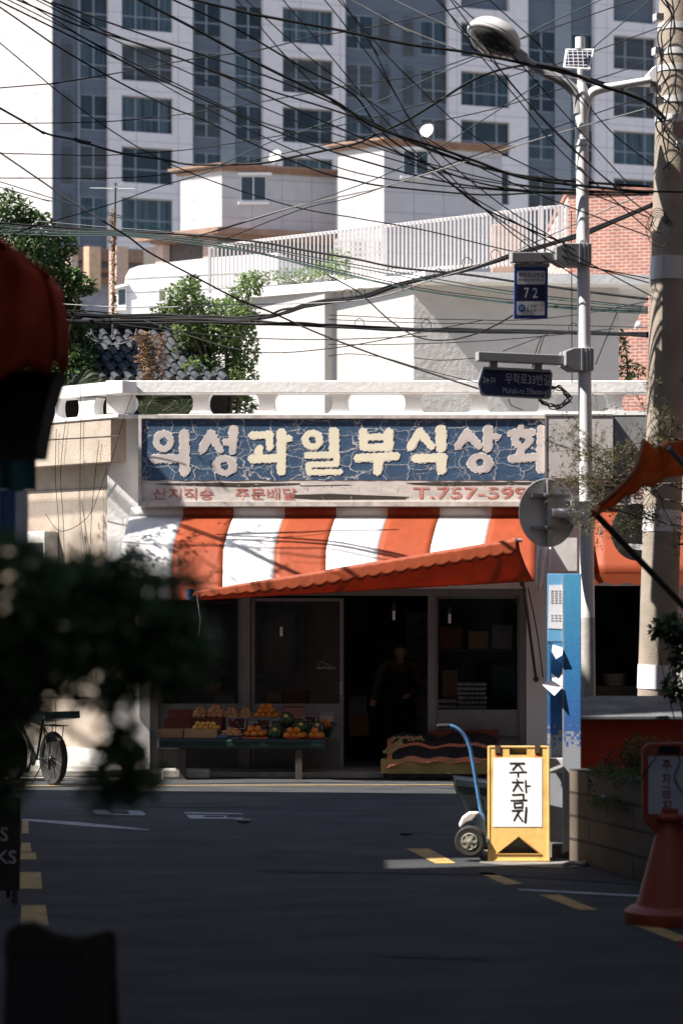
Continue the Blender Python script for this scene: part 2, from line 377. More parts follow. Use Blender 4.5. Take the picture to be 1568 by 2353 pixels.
cb_ = block('corner_building', 'tall plastered corner building on the near left side of the cross street', [(-4.0, 18.85), (-4.0, 24.5), (-13, 25.6), (-13, 16.44)], 9.5, plaster_d, 3)
m = MB((-4.0, 18.85, 0)); m.prism([V(p) for p in ((-4.0, 18.27, 7.9), (-4.0, 18.85, 7.9), (-13, 16.44, 7.9), (-13, 15.86, 7.9))], (0, 0, 1.6)); m.prism([V(p) for p in ((-4.0, 18.27, 9.5), (-4.0, 19.25, 9.5), (-9, 17.9, 9.5), (-9, 16.93, 9.5))], (0, 0, 3.2)); m.build('added_sun_block', plaster_d, cb_)  # unseen blocks added up here to keep sun off the market stall
block('alley_building', 'long plastered building lining the left side of the alley', [(-2.95, -6), (-2.95, 17.88), (-13, 15.19), (-13, -6)], 17.0, plaster_d, 2)
block('added_gap_block', 'unseen low block added between the two left buildings to trim the sun patch', [(-4.05, 17.4), (-4.05, 19.2), (-9, 17.9), (-9, 16.0)], 5.75, plaster_d, 1)  # added out of view, its height ends the sunlit strip on the road
block('alley_building', 'long plastered building lining the right side of the alley', [(2.75, -6), (2.75, 14), (11, 14), (11, -6)], 18.0, plaster_d, 3)
block('added_sky_block', 'unseen dark block added on the near right to shut out sky light', [(4.4, 14.2), (4.4, 25.5), (13, 25.5), (13, 14.2)], 13.0, M('low_bounce_dark', (.11, .075, .06, 1), rough=.95, var=.3, scale=5), 4, (0, 1))  # added to hide sky from the street, dark so it bounces little sun
block('added_end_block', 'unseen block added behind to cut sky light in the alley', [(-13, -9), (11, -9), (11, -15), (-13, -15)], 18.0, plaster_d, 2)  # added behind the camera to darken the road's sky light

# ================================================================ the fruit shop
frame_m = M('grey_aluminium', (.22, .215, .21, 1), rough=.5, var=.15, scale=3, metal=.0, dirt=(.08, .07, .06, 1), damt=.5)
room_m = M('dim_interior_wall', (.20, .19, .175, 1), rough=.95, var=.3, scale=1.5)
pane = glass('clear_glass', (.80, .82, .82, 1))
panel_m = M('grey_door_panel', (.22, .22, .225, 1), rough=.6, var=.12, scale=4, dirt=(.1, .09, .08, 1), damt=.4)
shop_o = FG(784, 0)
shop = thing('shop_building', 'single storey white plaster fruit shop with a balustrade round its flat roof', 'shop', shop_o)
def fslab(mb, u0, u1, v0, v1, d0, d1):
    """slab parallel to the shop front, seen at u0..u1, v0..v1 on its face d1 m out, back to d0"""
    p = [F(u0, v1, d1), F(u1, v1, d1), F(u1, v0, d1), F(u0, v0, d1)]
    return mb.prism(p, FN * (d0 - d1))
W = MB(shop_o)
fslab(W, 247, 344, 955, 1780, -.25, .0)           # left pier
fslab(W, 344, 1208, 955, 1352, -.25, -.001)       # lintel behind the sign
fslab(W, 1208, 1364, 955, 1800, -.25, .0)         # right pier
fslab(W, 1364, 1470, 955, 1345, -.25, -.001); fslab(W, 1470, 1900, 955, 1800, -.25, .0)
fslab(W, 1364, 1470, 1604, 1800, -.25, -.001)
W.build('wall', plaster_w, shop)
# the room behind: floor, back, sides, ceiling
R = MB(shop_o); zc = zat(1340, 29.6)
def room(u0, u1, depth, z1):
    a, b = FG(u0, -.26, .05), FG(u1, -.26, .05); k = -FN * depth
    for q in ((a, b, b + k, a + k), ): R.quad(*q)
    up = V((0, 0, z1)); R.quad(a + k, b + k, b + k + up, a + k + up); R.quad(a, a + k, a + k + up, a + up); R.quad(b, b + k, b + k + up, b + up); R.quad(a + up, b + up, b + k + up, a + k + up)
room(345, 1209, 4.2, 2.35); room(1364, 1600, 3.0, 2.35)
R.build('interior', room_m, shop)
# roof slab, rail and waisted balusters
Rf = MB(shop_o); a, b = FG(244, .12), FG(1900, .12)
zb0, zb1 = zat(958, 29.5), zat(949, 29.5)
Rf.prism([p + V((0, 0, zb0)) for p in (a, b, b - FN * 6, a - FN * 6)], (0, 0, zb1 - zb0)); Rf.build('roof', plaster_w, shop); Rt = MB(shop_o); Rt.quad(*[p + V((0, 0, zb1 + .004)) for p in (a - FN * .3, b - FN * .3, b - FN * 5.9, a - FN * 5.9)]); Rt.build('bounce_cut_sheet', concrete, shop)  # grey top sheet added, out of view, to cut sunlight bounced off the roof
Rl = MB(shop_o); fslab(Rl, 243, 1900, 874, 903, -.14, .13); Rl.build('balustrade_rail', plaster_w, shop, bevel=.012)
def baluster(mb, u, wt, ww, fn, th, v0=903, v1=949.5):
    n = 10; pts = []
    for i in range(n + 1):
        t = i / n; w = ww + (wt - ww) * abs(2 * t - 1) ** 2.6; pts.append((u + w, v0 + (v1 - v0) * t))
    for i in range(n, -1, -1):
        t = i / n; w = ww + (wt - ww) * abs(2 * t - 1) ** 2.6; pts.append((u - w, v0 + (v1 - v0) * t))
    # split in bands so that every face stays convex
    for i in range(n):
        a, b = pts[i], pts[i + 1]; c, d = pts[2 * n + 1 - i - 1], pts[2 * n + 1 - i]
        fn(mb, [a, b, c, d], th)
def bal_front(mb, q, th): mb.prism([F(u, v, .07) for u, v in q], -FN * th)
for u in (461, 612, 780, 948, 1100, 1255, 1410):
    m = MB(shop_o); baluster(m, u, 27, 17.5, bal_front, .15); m.build('baluster', plaster_w, shop)
m = MB(shop_o); m.prism([F(245, 949.5, .08), F(300, 949.5, .08), F(311, 935, .08), F(313, 926, .08), F(311, 915, .08), F(303, 903, .08), F(245, 903, .08)], -FN * .18); m.build('corner_post', plaster_w, shop)
# doors of aluminium and glass: left pair, dark opening, right window
def fbar(name, u0, u1, v0, v1, d0=-.2, d1=-.1, mat=None, parent=None, bevel=0):
    m = MB(shop_o); fslab(m, u0, u1, v0, v1, d0, d1); return m.build(name, mat or frame_m, parent or shop, bevel=bevel)
def shopdoor(u0, u1, v0, v1, st=8, rail=12, kick=None, d=-.16, name='glass_door', glass_on=True):
    m = MB(shop_o)
    fslab(m, u0, u0 + st, v0, v1, d - .04, d); fslab(m, u1 - st, u1, v0, v1, d - .04, d)
    fslab(m, u0 + st, u1 - st, v0, v0 + rail * .6, d - .04, d); fslab(m, u0 + st, u1 - st, v1 - rail, v1, d - .04, d)
    o = m.build(name, frame_m, shop)
    if kick:
        m = MB(shop_o); fslab(m, u0 + st, u1 - st, kick[0], kick[1], d - .03, d - .012); m.build('panel', panel_m, o)
        m = MB(shop_o); n = int((u1 - u0) / 6)
        for i in range(n):
            x = u0 + st + (u1 - u0 - 2 * st) * (i + .5) / n; fslab(m, x - 1, x + 1, kick[1] + 6, v1 - rail, d - .03, d - .01)
        fslab(m, u0 + st, u1 - st, kick[1], kick[1] + 6, d - .04, d); fslab(m, u0 + st, u1 - st, kick[1] + 6, v1 - rail, d - .045, d - .032)
        m.build('slats', panel_m, o)
    if glass_on:
        m = MB(shop_o); q = [F(u0 + st, (kick[0] if kick else v1 - rail), d - .02), F(u1 - st, (kick[0] if kick else v1 - rail), d - .02), F(u1 - st, v0 + rail * .6, d - .02), F(u0 + st, v0 + rail * .6, d - .02)]
        m.quad(*q); m.build('pane', pane, o)
    return o
fbar('door_header', 345, 1208, 1352, 1368, -.22, -.06)
fbar('door_frame', 345, 363, 1368, 1780, -.22, -.06); fbar('door_frame', 554, 574, 1368, 1780, -.22, -.06); fbar('door_frame', 982, 999, 1368, 1780, -.22, -.06); fbar('door_frame', 1193, 1208, 1368, 1780, -.22, -.06)
shopdoor(363, 554, 1368, 1778, 7, 12, (1616, 1692)); dr = shopdoor(577, 788, 1374, 1778, 8, 12, (1616, 1692), d=-.10)
m = MB(shop_o); fslab(m, 780, 786, 1566, 1596, -.1, -.06); m.build('handle', M('steel', (.5, .5, .5, 1), rough=.35, metal=.8), dr)
shopdoor(999, 1193, 1368, 1712, 6, 12, (1630, 1684), d=-.14, name='shop_window')
# inner room frames seen through the doors
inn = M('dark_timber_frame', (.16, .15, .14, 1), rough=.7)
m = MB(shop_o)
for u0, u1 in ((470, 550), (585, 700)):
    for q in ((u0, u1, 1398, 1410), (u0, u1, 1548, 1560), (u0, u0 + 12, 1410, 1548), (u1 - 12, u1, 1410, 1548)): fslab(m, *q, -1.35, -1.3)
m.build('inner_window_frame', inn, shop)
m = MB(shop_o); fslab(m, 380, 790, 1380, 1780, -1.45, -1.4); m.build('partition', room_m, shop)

# ---------------------------------------------------------------- sign board
so = F(784, 1060, .1)
sign = thing('shop_sign', 'long blue shop sign with big cream Korean letters on cracked vinyl above the awning', 'sign', so)
board_m = M('weathered_sign_white', (.62, .57, .53, 1), rough=.7, var=.12, scale=3, dirt=(.30, .25, .21, 1), dscale=2.6, damt=.55, stretch=(1, 1, 3))
m = MB(so); fslab(m, 318, 1262, 953, 1162, .02, .26); m.build('sign_box', board_m, sign)
m = MB(so)
for q in ((318, 1262, 953, 961), (318, 325, 961, 1162), (325, 1262, 1152, 1163)): fslab(m, *q, .26, .29)
m.build('sign_frame', M('sign_frame_metal', (.55, .51, .47, 1), rough=.5, var=.2, scale=12, dirt=(.2, .15, .11, 1), damt=.7, dscale=4), sign)
vinyl = bpy.data.materials.new('cracked_blue_vinyl'); vinyl.use_nodes = True
def vin():
    n, L, b = nodes_of(vinyl); b.inputs['Roughness'].default_value = .55
    tc = n.new('ShaderNodeTexCoord'); mp = n.new('ShaderNodeMapping'); mp.inputs['Scale'].default_value = (3.6, 3.6, 5.4); L.new(tc.outputs['Object'], mp.inputs[0])
    nz = n.new('ShaderNodeTexNoise'); nz.inputs['Scale'].default_value = 2.2; nz.inputs['Detail'].default_value = 4; L.new(mp.outputs[0], nz.inputs[0])
    ad = n.new('ShaderNodeMix'); ad.data_type = 'RGBA'; ad.blend_type = 'ADD'; ad.inputs[0].default_value = .55; L.new(mp.outputs[0], ad.inputs[6]); L.new(nz.outputs[1], ad.inputs[7])
    def crack(scale, w0, w1):
        v = n.new('ShaderNodeTexVoronoi'); v.feature = 'DISTANCE_TO_EDGE'; v.inputs['Scale'].default_value = scale; v.inputs['Randomness'].default_value = .62; L.new(ad.outputs[2], v.inputs[0])
        r = n.new('ShaderNodeMapRange'); r.inputs[1].default_value = w0; r.inputs[2].default_value = w1; r.inputs[3].default_value = 1; r.inputs[4].default_value = 0; L.new(v.outputs['Distance'], r.inputs[0]); return r, v
    # crack width wanders with a slow noise so some cracks gape and others are hairlines
    r1, v1 = crack(.85, .006, .020); r2, v2 = crack(1.7, .003, .011)
    n3 = n.new('ShaderNodeTexNoise'); n3.inputs['Scale'].default_value = 1.3; L.new(mp.outputs[0], n3.inputs[0])
    k = n.new('ShaderNodeMapRange'); k.inputs[1].default_value = .42; k.inputs[2].default_value = .6; L.new(n3.outputs[0], k.inputs[0])
    mul = n.new('ShaderNodeMath'); mul.operation = 'MULTIPLY'; L.new(r2.outputs[0], mul.inputs[0]); L.new(k.outputs[0], mul.inputs[1])
    mxx = n.new('ShaderNodeMath'); mxx.operation = 'MAXIMUM'; m1 = n.new('ShaderNodeMath'); m1.operation = 'MULTIPLY'; k1 = n.new('ShaderNodeMapRange'); k1.inputs[1].default_value = .38; k1.inputs[2].default_value = .56; k1.inputs[3].default_value = 1; k1.inputs[4].default_value = .6; L.new(n3.outputs[0], k1.inputs[0]); L.new(r1.outputs[0], m1.inputs[0]); L.new(k1.outputs[0], m1.inputs[1]); L.new(m1.outputs[0], mxx.inputs[0]); L.new(mul.outputs[0], mxx.inputs[1])
    bl = n.new('ShaderNodeMix'); bl.data_type = 'RGBA'; bl.inputs[6].default_value = rgb(44, 68, 95); bl.inputs[7].default_value = rgb(62, 90, 119)
    n4 = n.new('ShaderNodeTexNoise'); n4.inputs['Scale'].default_value = 1.6; n4.inputs['Detail'].default_value = 5; L.new(mp.outputs[0], n4.inputs[0]); L.new(n4.outputs[0], bl.inputs[0])
    fin = n.new('ShaderNodeMix'); fin.data_type = 'RGBA'; L.new(mxx.outputs[0], fin.inputs[0]); L.new(bl.outputs[2], fin.inputs[6]); fin.inputs[7].default_value = (.66, .62, .58, 1)
    L.new(fin.outputs[2], b.inputs['Base Color'])
    r3 = n.new('ShaderNodeMapRange'); r3.inputs[1].default_value = 0; r3.inputs[2].default_value = .18; L.new(v1.outputs['Distance'], r3.inputs[0])
    bp = n.new('ShaderNodeBump'); bp.invert = True; bp.inputs['Strength'].default_value = .2; bp.inputs['Distance'].default_value = .01; L.new(r3.outputs[0], bp.inputs['Height']); L.new(bp.outputs[0], b.inputs['Normal'])
vin()
m = MB(so); edge = []
rg = random.Random(11)
def wob(a, b, v, up):
    n = 46; return [F(a + (b - a) * i / n, v + rg.uniform(-1.6, 1.6), .264) for i in range(n + 1)]
top = wob(325, 1250, 963.5, 1); bot = wob(326, 1250, 1103, 0)
for i in range(len(top) - 1): m.quad(bot[i], bot[i + 1], top[i + 1], top[i])
m.build('vinyl_face', vinyl, sign)
cream = M('cream_vinyl', (.80, .74, .56, 1), rough=.6, var=.05, scale=3, dirt=(.62, .55, .42, 1), dscale=4, damt=.3)
faded = M('faded_pink_vinyl', (.56, .50, .47, 1), rough=.7, var=.10, scale=4, dirt=(.36, .30, .27, 1), dscale=3, damt=.5)
halo_m = M('bare_backing', (.72, .68, .63, 1), rough=.8, var=.12, scale=8)
A1 = lambda d: (lambda x, y: F(290.04 + x * .29596, 939.7 + y * .29596, d))
A2 = lambda d: (lambda x, y: F(754.1 + x * .33299, 939.7 + y * .33299, d))
glyphs = [
 (1, faded, [(450, 192, 38, 455, 480, 40), (225, 385, 34, 430, 385, 33)], [(290, 250, 80, 85, 33)]),
 (1, faded, [(655, 195, 36, 592, 312, 32), (655, 195, 36, 728, 318, 26), (832, 165, 38, 826, 330, 26), (775, 255, 28, 820, 250, 28)], [(765, 440, 95, 78, 33)]),
 (1, cream, [(980, 205, 28, 1112, 200, 30), (1112, 200, 30, 1114, 295, 27), (1032, 312, 32, 1025, 370, 28), (978, 387, 34, 1170, 383, 32), (1205, 190, 38, 1203, 482, 34), (1220, 225, 27, 1266, 232, 25)], []),
 (1, cream, [(1612, 180, 40, 1614, 340, 38), (1405, 360, 26, 1620, 355, 26), (1634, 360, 24, 1630, 425, 24), (1420, 432, 22, 1625, 428, 22), (1414, 440, 24, 1418, 480, 24), (1425, 492, 22, 1655, 488, 22)], [(1445, 240, 82, 78, 28)]),
 (2, cream, [(240, 162, 30, 245, 262, 29), (415, 164, 32, 415, 262, 33), (245, 193, 23, 415, 193, 23), (245, 265, 25, 415, 265, 25), (205, 338, 28, 465, 326, 28), (347, 340, 38, 338, 430, 28)], []),
 (2, cream, [(628, 158, 29, 566, 262, 27), (628, 158, 29, 712, 258, 24), (775, 145, 38, 777, 265, 36), (602, 342, 30, 775, 336, 30), (784, 336, 34, 777, 420, 32)], []),
 (2, faded, [(955, 165, 30, 892, 258, 24), (955, 165, 30, 1040, 255, 22), (1100, 142, 34, 1096, 268, 32), (1110, 185, 24, 1165, 190, 22)], [(1045, 372, 88, 68, 28)]),
 (2, faded, [(1325, 122, 20, 1330, 150, 24), (1258, 165, 25, 1402, 163, 27), (1325, 285, 28, 1327, 312, 28), (1265, 342, 28, 1440, 332, 27), (1466, 140, 28, 1462, 410, 32)], [(1333, 215, 75, 65, 22)]),
]
for i, (k, mt, st, ri) in enumerate(glyphs):
    A = A1 if k == 1 else A2
    vs, fs = brush_mesh(st, ri, A(.268), 2.5, 3.6, 4, i); MB(so).add(vs, fs).build('letter_backing', halo_m, sign)
    vs, fs = brush_mesh(st, ri, A(.2695), -2.5, 1.3, 3, i + 40); MB(so).add(vs, fs).build('letter', mt, sign)
# lower strip: torn cloth with faded red lettering, rips that open on the dark inside of the box
redtx = M('faded_red_paint', (.50, .16, .12, 1), rough=.8, var=.25, scale=14, dirt=(.62, .5, .46, 1), dscale=9, damt=.75)
gap_m = M('sign_inside', (.05, .04, .032, 1), rough=.9)
for q in ([(352, 1111), (470, 1108.5), (690, 1110), (690, 1113), (560, 1119), (450, 1116), (360, 1113)], [(660, 1137), (760, 1134), (940, 1141), (930, 1147), (730, 1148), (670, 1144)],
          [(930, 1109), (1020, 1107), (1230, 1107), (1230, 1113), (1020, 1116), (950, 1113)], [(690, 1115), (800, 1113), (810, 1114.5), (690, 1117)]):
    m = MB(so); m.poly([F(u, v, .262) for u, v in q][::-1]); m.build('torn_gap', gap_m, sign)
def ftext(s, u0, u1, v0, v1, mat, d=.2635, off=.0, parent=None, org=None, name='lettering'):
    a = F(u0, v1, d); b = F(u1, v1, d); c = F(u0, v0, d); return text_part(s, a, b - a, c - a, mat, parent or sign, name, off, org if org is not None else so)
ftext('산지직송', 351, 490, 1121, 1148, redtx, off=.012); ftext('주문배달', 540, 681, 1121, 1148, redtx, off=.012)
ftext('T.757-599', 948, 1210, 1119, 1146, redtx, off=.012)
m = MB(so); rg = random.Random(5)
for _ in range(70):                                   # loose threads on the rips
    u = rg.choice([rg.uniform(380, 700), rg.uniform(690, 940), rg.uniform(960, 1200)]); v = rg.choice([1113, 1117, 1140])
    p = F(u, v, .264); m.tube([p, p + FX * rg.uniform(-.05, .05) + FN * .008 + V((0, 0, rg.uniform(-.05, .04)))], .0012, 3)
m.build('loose_threads', M('thread', (.7, .66, .6, 1)), sign)

# second sign on the shop next door and the grey panel between them
po = F(1330, 1030, .3)
pn = thing('blank_sign_panel', 'blank grey sign panel beside the right end of the blue shop sign', 'sign panel', po)
m = MB(po); fslab(m, 1250, 1408, 951, 1100, .06, .34); m.build('panel_box', M('grey_sign_panel', (.46, .43, .42, 1), rough=.6, var=.06, scale=2, dirt=(.3, .27, .25, 1), damt=.4), pn, bevel=.01)
m = MB(po); fslab(m, 1250, 1408, 951, 955, .34, .35); fslab(m, 1250, 1254, 955, 1100, .34, .35); m.build('panel_rim', frame_m, pn)
po = F(1500, 1130, .2)
ns = thing('neighbour_sign', 'weathered sign strip with faded red Korean letters next door behind the lamp pole', 'sign', po)
m = MB(po); fslab(m, 1264, 1900, 1100, 1160, .02, .26); m.build('sign_box', board_m, ns)
ftext('산지직송', 1345, 1480, 1114, 1146, M('brown_letter_paint', (.16, .07, .05, 1), rough=.8), .2635, .01, ns, po)
m = MB(po); fslab(m, 1410, 1900, 958, 1100, .02, .2); m.build('upper_panel', M('dull_panel', (.22, .22, .23, 1), rough=.7), ns)

# ---------------------------------------------------------------- striped awning with its propped front flap
ao = F(780, 1250, .6)
awn = thing('striped_awning', 'orange and white striped awning with its front flap propped up at the right end', 'awning', ao)
orange = translucent(M('orange_tarpaulin', (.43, .09, .034, 1), rough=.55, var=.10, scale=4, dirt=(.36, .085, .04, 1), dscale=2.2, damt=.55, spec=.3, bump=.22, bscale=7, stretch=(1.6, 1.6, .7)), .42)
whitec = translucent(M('white_tarpaulin', (.74, .73, .72, 1), rough=.55, var=.04, scale=4, dirt=(.55, .50, .46, 1), dscale=2.2, damt=.5, spec=.3, bump=.22, bscale=7, stretch=(1.6, 1.6, .7)), .2)
# stripe edges: picture column at the wall (v 1187) and at the bulge (v 1262), stripe runs on down to the fold
top_u = [300, 421, 537, 654, 772, 890, 1009, 1128, 1236]; mid_u = [279, 397, 513, 631, 749, 868, 988, 1112, 1228]
def fold_v(u): return 1377 - (u - 450) * (42 / 775.0) if u > 400 else 1379
def aw(i, s, t):
    """stripe i, s across 0..1, t down 0..1"""
    ut = top_u[i] + (top_u[i + 1] - top_u[i]) * s; um = mid_u[i] + (mid_u[i + 1] - mid_u[i]) * s
    if t < .38:
        k = t / .38; u = ut + (um - ut) * k ** .8; v = 1187 + (1260 - 1187) * k; d = .2 + .58 * k ** .9
    else:
        k = (t - .38) / .62; u = um - 2 * k; v = 1260 + (fold_v(um) - 1260) * k; d = .78 + .47 * k
    d += -.02 * sin(pi * t) * abs(sin((u - 279) / 949 * pi * 4)) + .010 * sin(u * .05) * t + .008 * sin(u * .21 + v * .05) * t
    return F(u, v, d)
for i in range(8):
    m = MB(ao); m.grid(lambda s, t, i=i: aw(i, s, t), 8, 20)
    m.grid(lambda s, t, i=i: F(top_u[i] + (top_u[i + 1] - top_u[i]) * s, 1166 + 21 * t, .19 + .01 * t), 4, 2)
    m.build('stripe', whitec if i % 2 == 0 else orange, awn, smooth=True, solid=.004, angle=60)
# flap: from the fold outwards to the raised bar, scalloped edge hanging over the bar
def bar_pt(t):                                        # front bar, left end low, right end raised
    u = 442 + (1186 - 442) * t; v = 1364 + (1241 - 1364) * t; return F(u, v, 1.33 + .40 * t)
def flap(s, t):
    a = bar_pt(s); uf = 446 + (1226 - 446) * s; b = F(uf, fold_v(uf) + 2 - 2 * s, 1.25)
    p = a.lerp(b, t); p.z -= .05 * sin(pi * t) * s * (1 + .35 * sin(s * 19)); return p
m = MB(ao); m.grid(flap, 60, 8); m.build('front_flap', orange, awn, smooth=True, solid=.004, angle=60)
m = MB(ao)
ns_ = 24
def val(s, t):
    sc = .75 + .25 * abs(sin(pi * s * ns_)); p = bar_pt(s); ln = (.045 + .145 * min(1, s * 2.2 + .25)) * sc
    if s < .02: ln = .05
    return p + FN * (.035 + .015 * t) + V((0, 0, .02 - ln * t))
m.grid(val, ns_ * 6, 4); m.grid(lambda s, t: bar_pt(s) + FN * (.035 * t) + V((0, 0, .02)), 60, 1)
m.build('scalloped_valance', orange, awn, smooth=True, solid=.004, angle=60)
steel = M('steel', (.5, .5, .5, 1), rough=.35, metal=.8)
m = MB(ao); m.tube([bar_pt(0), bar_pt(1)], .016, 10); e = bar_pt(1); m.tube([e - FX * .05, e + FX * .06], .024, 10); m.build('front_bar', M('dull_steel', (.4, .4, .4, 1), rough=.4, metal=.7), awn)
rust = M('dark_prop_steel', (.05, .045, .04, 1), rough=.6)
m = MB(ao); m.tube([F(1187, 1244, 1.71), F(1209, 1400, .75), F(1230, 1560, .02)], .018, 8); m.tube([F(1178, 1246, 1.71), F(1196, 1345, 1.0)], .012, 8); m.ball(F(1230, 1560, .03), .035); m.build('prop_rod', rust, awn)
m = MB(ao); m.tube(spline([F(1212, 1350, .75), F(1232, 1450, .3), F(1246, 1555, .02)], 6), .008, 6); m.build('side_stay', rust, awn)
m = MB(ao)                                            # white end cloth hanging at the right
m.grid(lambda s, t: F(1228 + 38 * s - 6 * t * s, 1252 + (112 + 10 * sin(s * 9)) * t * (1 - .15 * (1 - s)), .60 - .2 * s + .03 * sin(s * 14 + t * 3)), 12, 10)
m.build('end_cloth', whitec, awn, smooth=True, solid=.004, angle=60)
m = MB(ao); m.grid(lambda s, t: F(1264 + 60 * s, 1235 + 76 * t, .3), 6, 4); m.build('end_panel', whitec, awn, solid=.004)
m = MB(ao); m.grid(lambda s, t: F(428 + 26 * s, 1350 + 26 * t + 6 * s, 1.37 + .02 * sin(s * 6)), 5, 5); m.build('blue_tie', M('blue_cloth', (.03, .07, .18, 1)), awn, solid=.006)
m = MB(ao); m.tube(spline([F(450, 1352, 1.4), F(457, 1400, 1.39), F(460, 1425, 1.38), F(456, 1460, 1.37)], 5), .004, 5); m.build('tie_cord', M('pale_cord', (.4, .38, .36, 1)), awn)
def ctop(s):
    d = .06 + 1.14 * s; return 1190 + (max(0, d - .2) * 126 if d < .78 else 73 + 253 * (d - .78))
m = MB(ao); m.grid(lambda s, t: F(287 + 1.5 * sin(t * 8 + s * 5), ctop(s) + (1610 - ctop(s)) * t, .06 + 1.14 * s), 8, 10); m.build('added_shade_curtain', whitec, awn, solid=.004)  # unseen cloth added at the left end to keep sun off the fruit bench
# neighbour's awning beyond the lamp pole
no = F(1450, 1280, .6)
nw = thing('orange_awning', 'plain orange awning with a scalloped edge over the shop next door', 'awning', no)
m = MB(no); m.grid(lambda s, t: F(1364 + 440 * s, 1168 + 150 * t, .2 + .55 * t), 16, 6); m.build('canopy', orange, nw, smooth=True, solid=.004)
m = MB(no); m.grid(lambda s, t: F(1364 + 440 * s, 1318 + (27 - 7 * abs(sin(s * 28))) * t, .77), 160, 2); m.build('scalloped_edge', orange, nw, solid=.004)
m = MB(no); m.grid(lambda s, t: F(1364 - 5 * t * s, 1195 + 130 * s, .75 * s + .2 * t), 5, 2); m.build('side_flap', orange, nw, solid=.004)

# ================================================================ things in and in front of the shop
teal = M('dark_teal_vinyl', (.006, .022, .022, 1), rough=.4, var=.2, scale=3, spec=.5)
leg_m = M('dark_timber', (.07, .055, .045, 1), rough=.8)
bo = FG(565, .35)
bench = thing('low_bench', 'long dark teal low bench carrying the fruit boxes before the shop', 'bench', bo)
BD0, BD1 = .05, .78                                   # back and front of the bench, metres out of the shop front
zt = .49
def FB(u, d, z): p = F(u, 1411, d); return V((p.x, p.y, z))
m = MB(bo); m.prism([FB(362, BD1, zt - .13), FB(752, BD1, zt - .13), FB(748, BD0, zt - .13), FB(372, BD0, zt - .13)], (0, 0, .13)); m.build('bench_top', teal, bench, bevel=.035)
for u, d in ((420, BD1 - .08), (686, BD1 - .08), (425, BD0 + .08), (682, BD0 + .08)):
    m = MB(bo); p = FB(u, d, 0); m.beam(p, p + V((0, 0, zt - .13)), .10, .08, (1, 0, 0)); m.build('leg', leg_m, bench)
m = MB(bo); m.prism([FB(736, BD0, zt), FB(752, BD1 - .2, zt), FB(768, BD1 - .25, zt + .17), FB(752, BD0, zt + .20)], FX * .04); m.build('end_board', teal, bench, bevel=.01)
DF = .62
def carton(u0, u1, v0, v1, d, depth, col_, name, label, group=None, lid=None, text=None, tcol=None, inner=None):
    """open cardboard box whose front shows at u0..u1, v0..v1"""
    o = F((u0 + u1) / 2, v1, d); r = thing(name, label, 'box', o, group); mt = M('card_' + col_[0], col_[1], rough=.85, var=.15, scale=6)
    a, b = F(u0, v1, d), F(u1, v1, d); h = (F(u0, v0, d) - a).z; k = -FN * depth; w = .006; up = V((0, 0, h)); x = (b - a).normalized()
    m = MB(o)
    m.prism([a, b, b + up, a + up], -FN * w); m.prism([a + k, b + k, b + k + up, a + k + up], FN * w)
    m.prism([a - FN * w, a + k + FN * w, a + k + FN * w + up, a - FN * w + up], x * w); m.prism([b - FN * w, b + k + FN * w, b + k + FN * w + up, b - FN * w + up], -x * w)
    m.prism([a, b, b + k, a + k], (0, 0, -.004)); m.build('carton', mt, r)
    if lid:
        m = MB(o); m.prism([a + k + up, b + k + up, b + k + up * (1 + lid) - FN * .03, a + k + up * (1 + lid) - FN * .03], FN * .005); m.build('flap', mt, r)
    if text:
        t0 = a + x * (b - a).length * .25 + FN * .002 + up * .3; text_part(text, t0, x * (b - a).length * .5, up * .45, M('print_' + col_[0], tcol), r, 'lettering', 0, o)
    return r, a, b, k, up
brown = ('brown', (.30, .17, .085, 1)); tan = ('tan', (.36, .23, .12, 1)); redb = ('redbrown', (.17, .045, .03, 1)); blue_b = ('blue', (.07, .13, .2, 1)); navy = ('navy', (.02, .025, .05, 1)); orb = ('orangeprint', (.5, .12, .03, 1))
carton(363, 420, 1675, 1706, .72, .28, brown, 'cardboard_box', 'brown cardboard box at the left end of the bench, front row')
carton(423, 498, 1674, 1707, .73, .32, tan, 'cardboard_box', 'tan cardboard box of yellow fruit in the front row of the bench')
carton(377, 437, 1652, 1672, .42, .3, redb, 'cardboard_box', 'dark box of brown fruit behind the left front box', lid=1.0)
carton(436, 510, 1650, 1676, .40, .3, redb, 'cardboard_box', 'dark red box of yellow fruit behind the tan box')
carton(497, 524, 1688, 1706, .74, .18, blue_b, 'cardboard_box', 'pale blue printed box in the front row of the bench')
carton(523, 555, 1689, 1706, .74, .2, navy, 'cardboard_box', 'navy box with pale print in the front row of the bench', text='과일', tcol=(.6, .6, .6, 1))
carton(555, 613, 1693, 1706, .75, .24, orb, 'cardboard_box', 'shallow orange box of oranges in the front row of the bench', text='과일', tcol=(.7, .6, .5, 1))
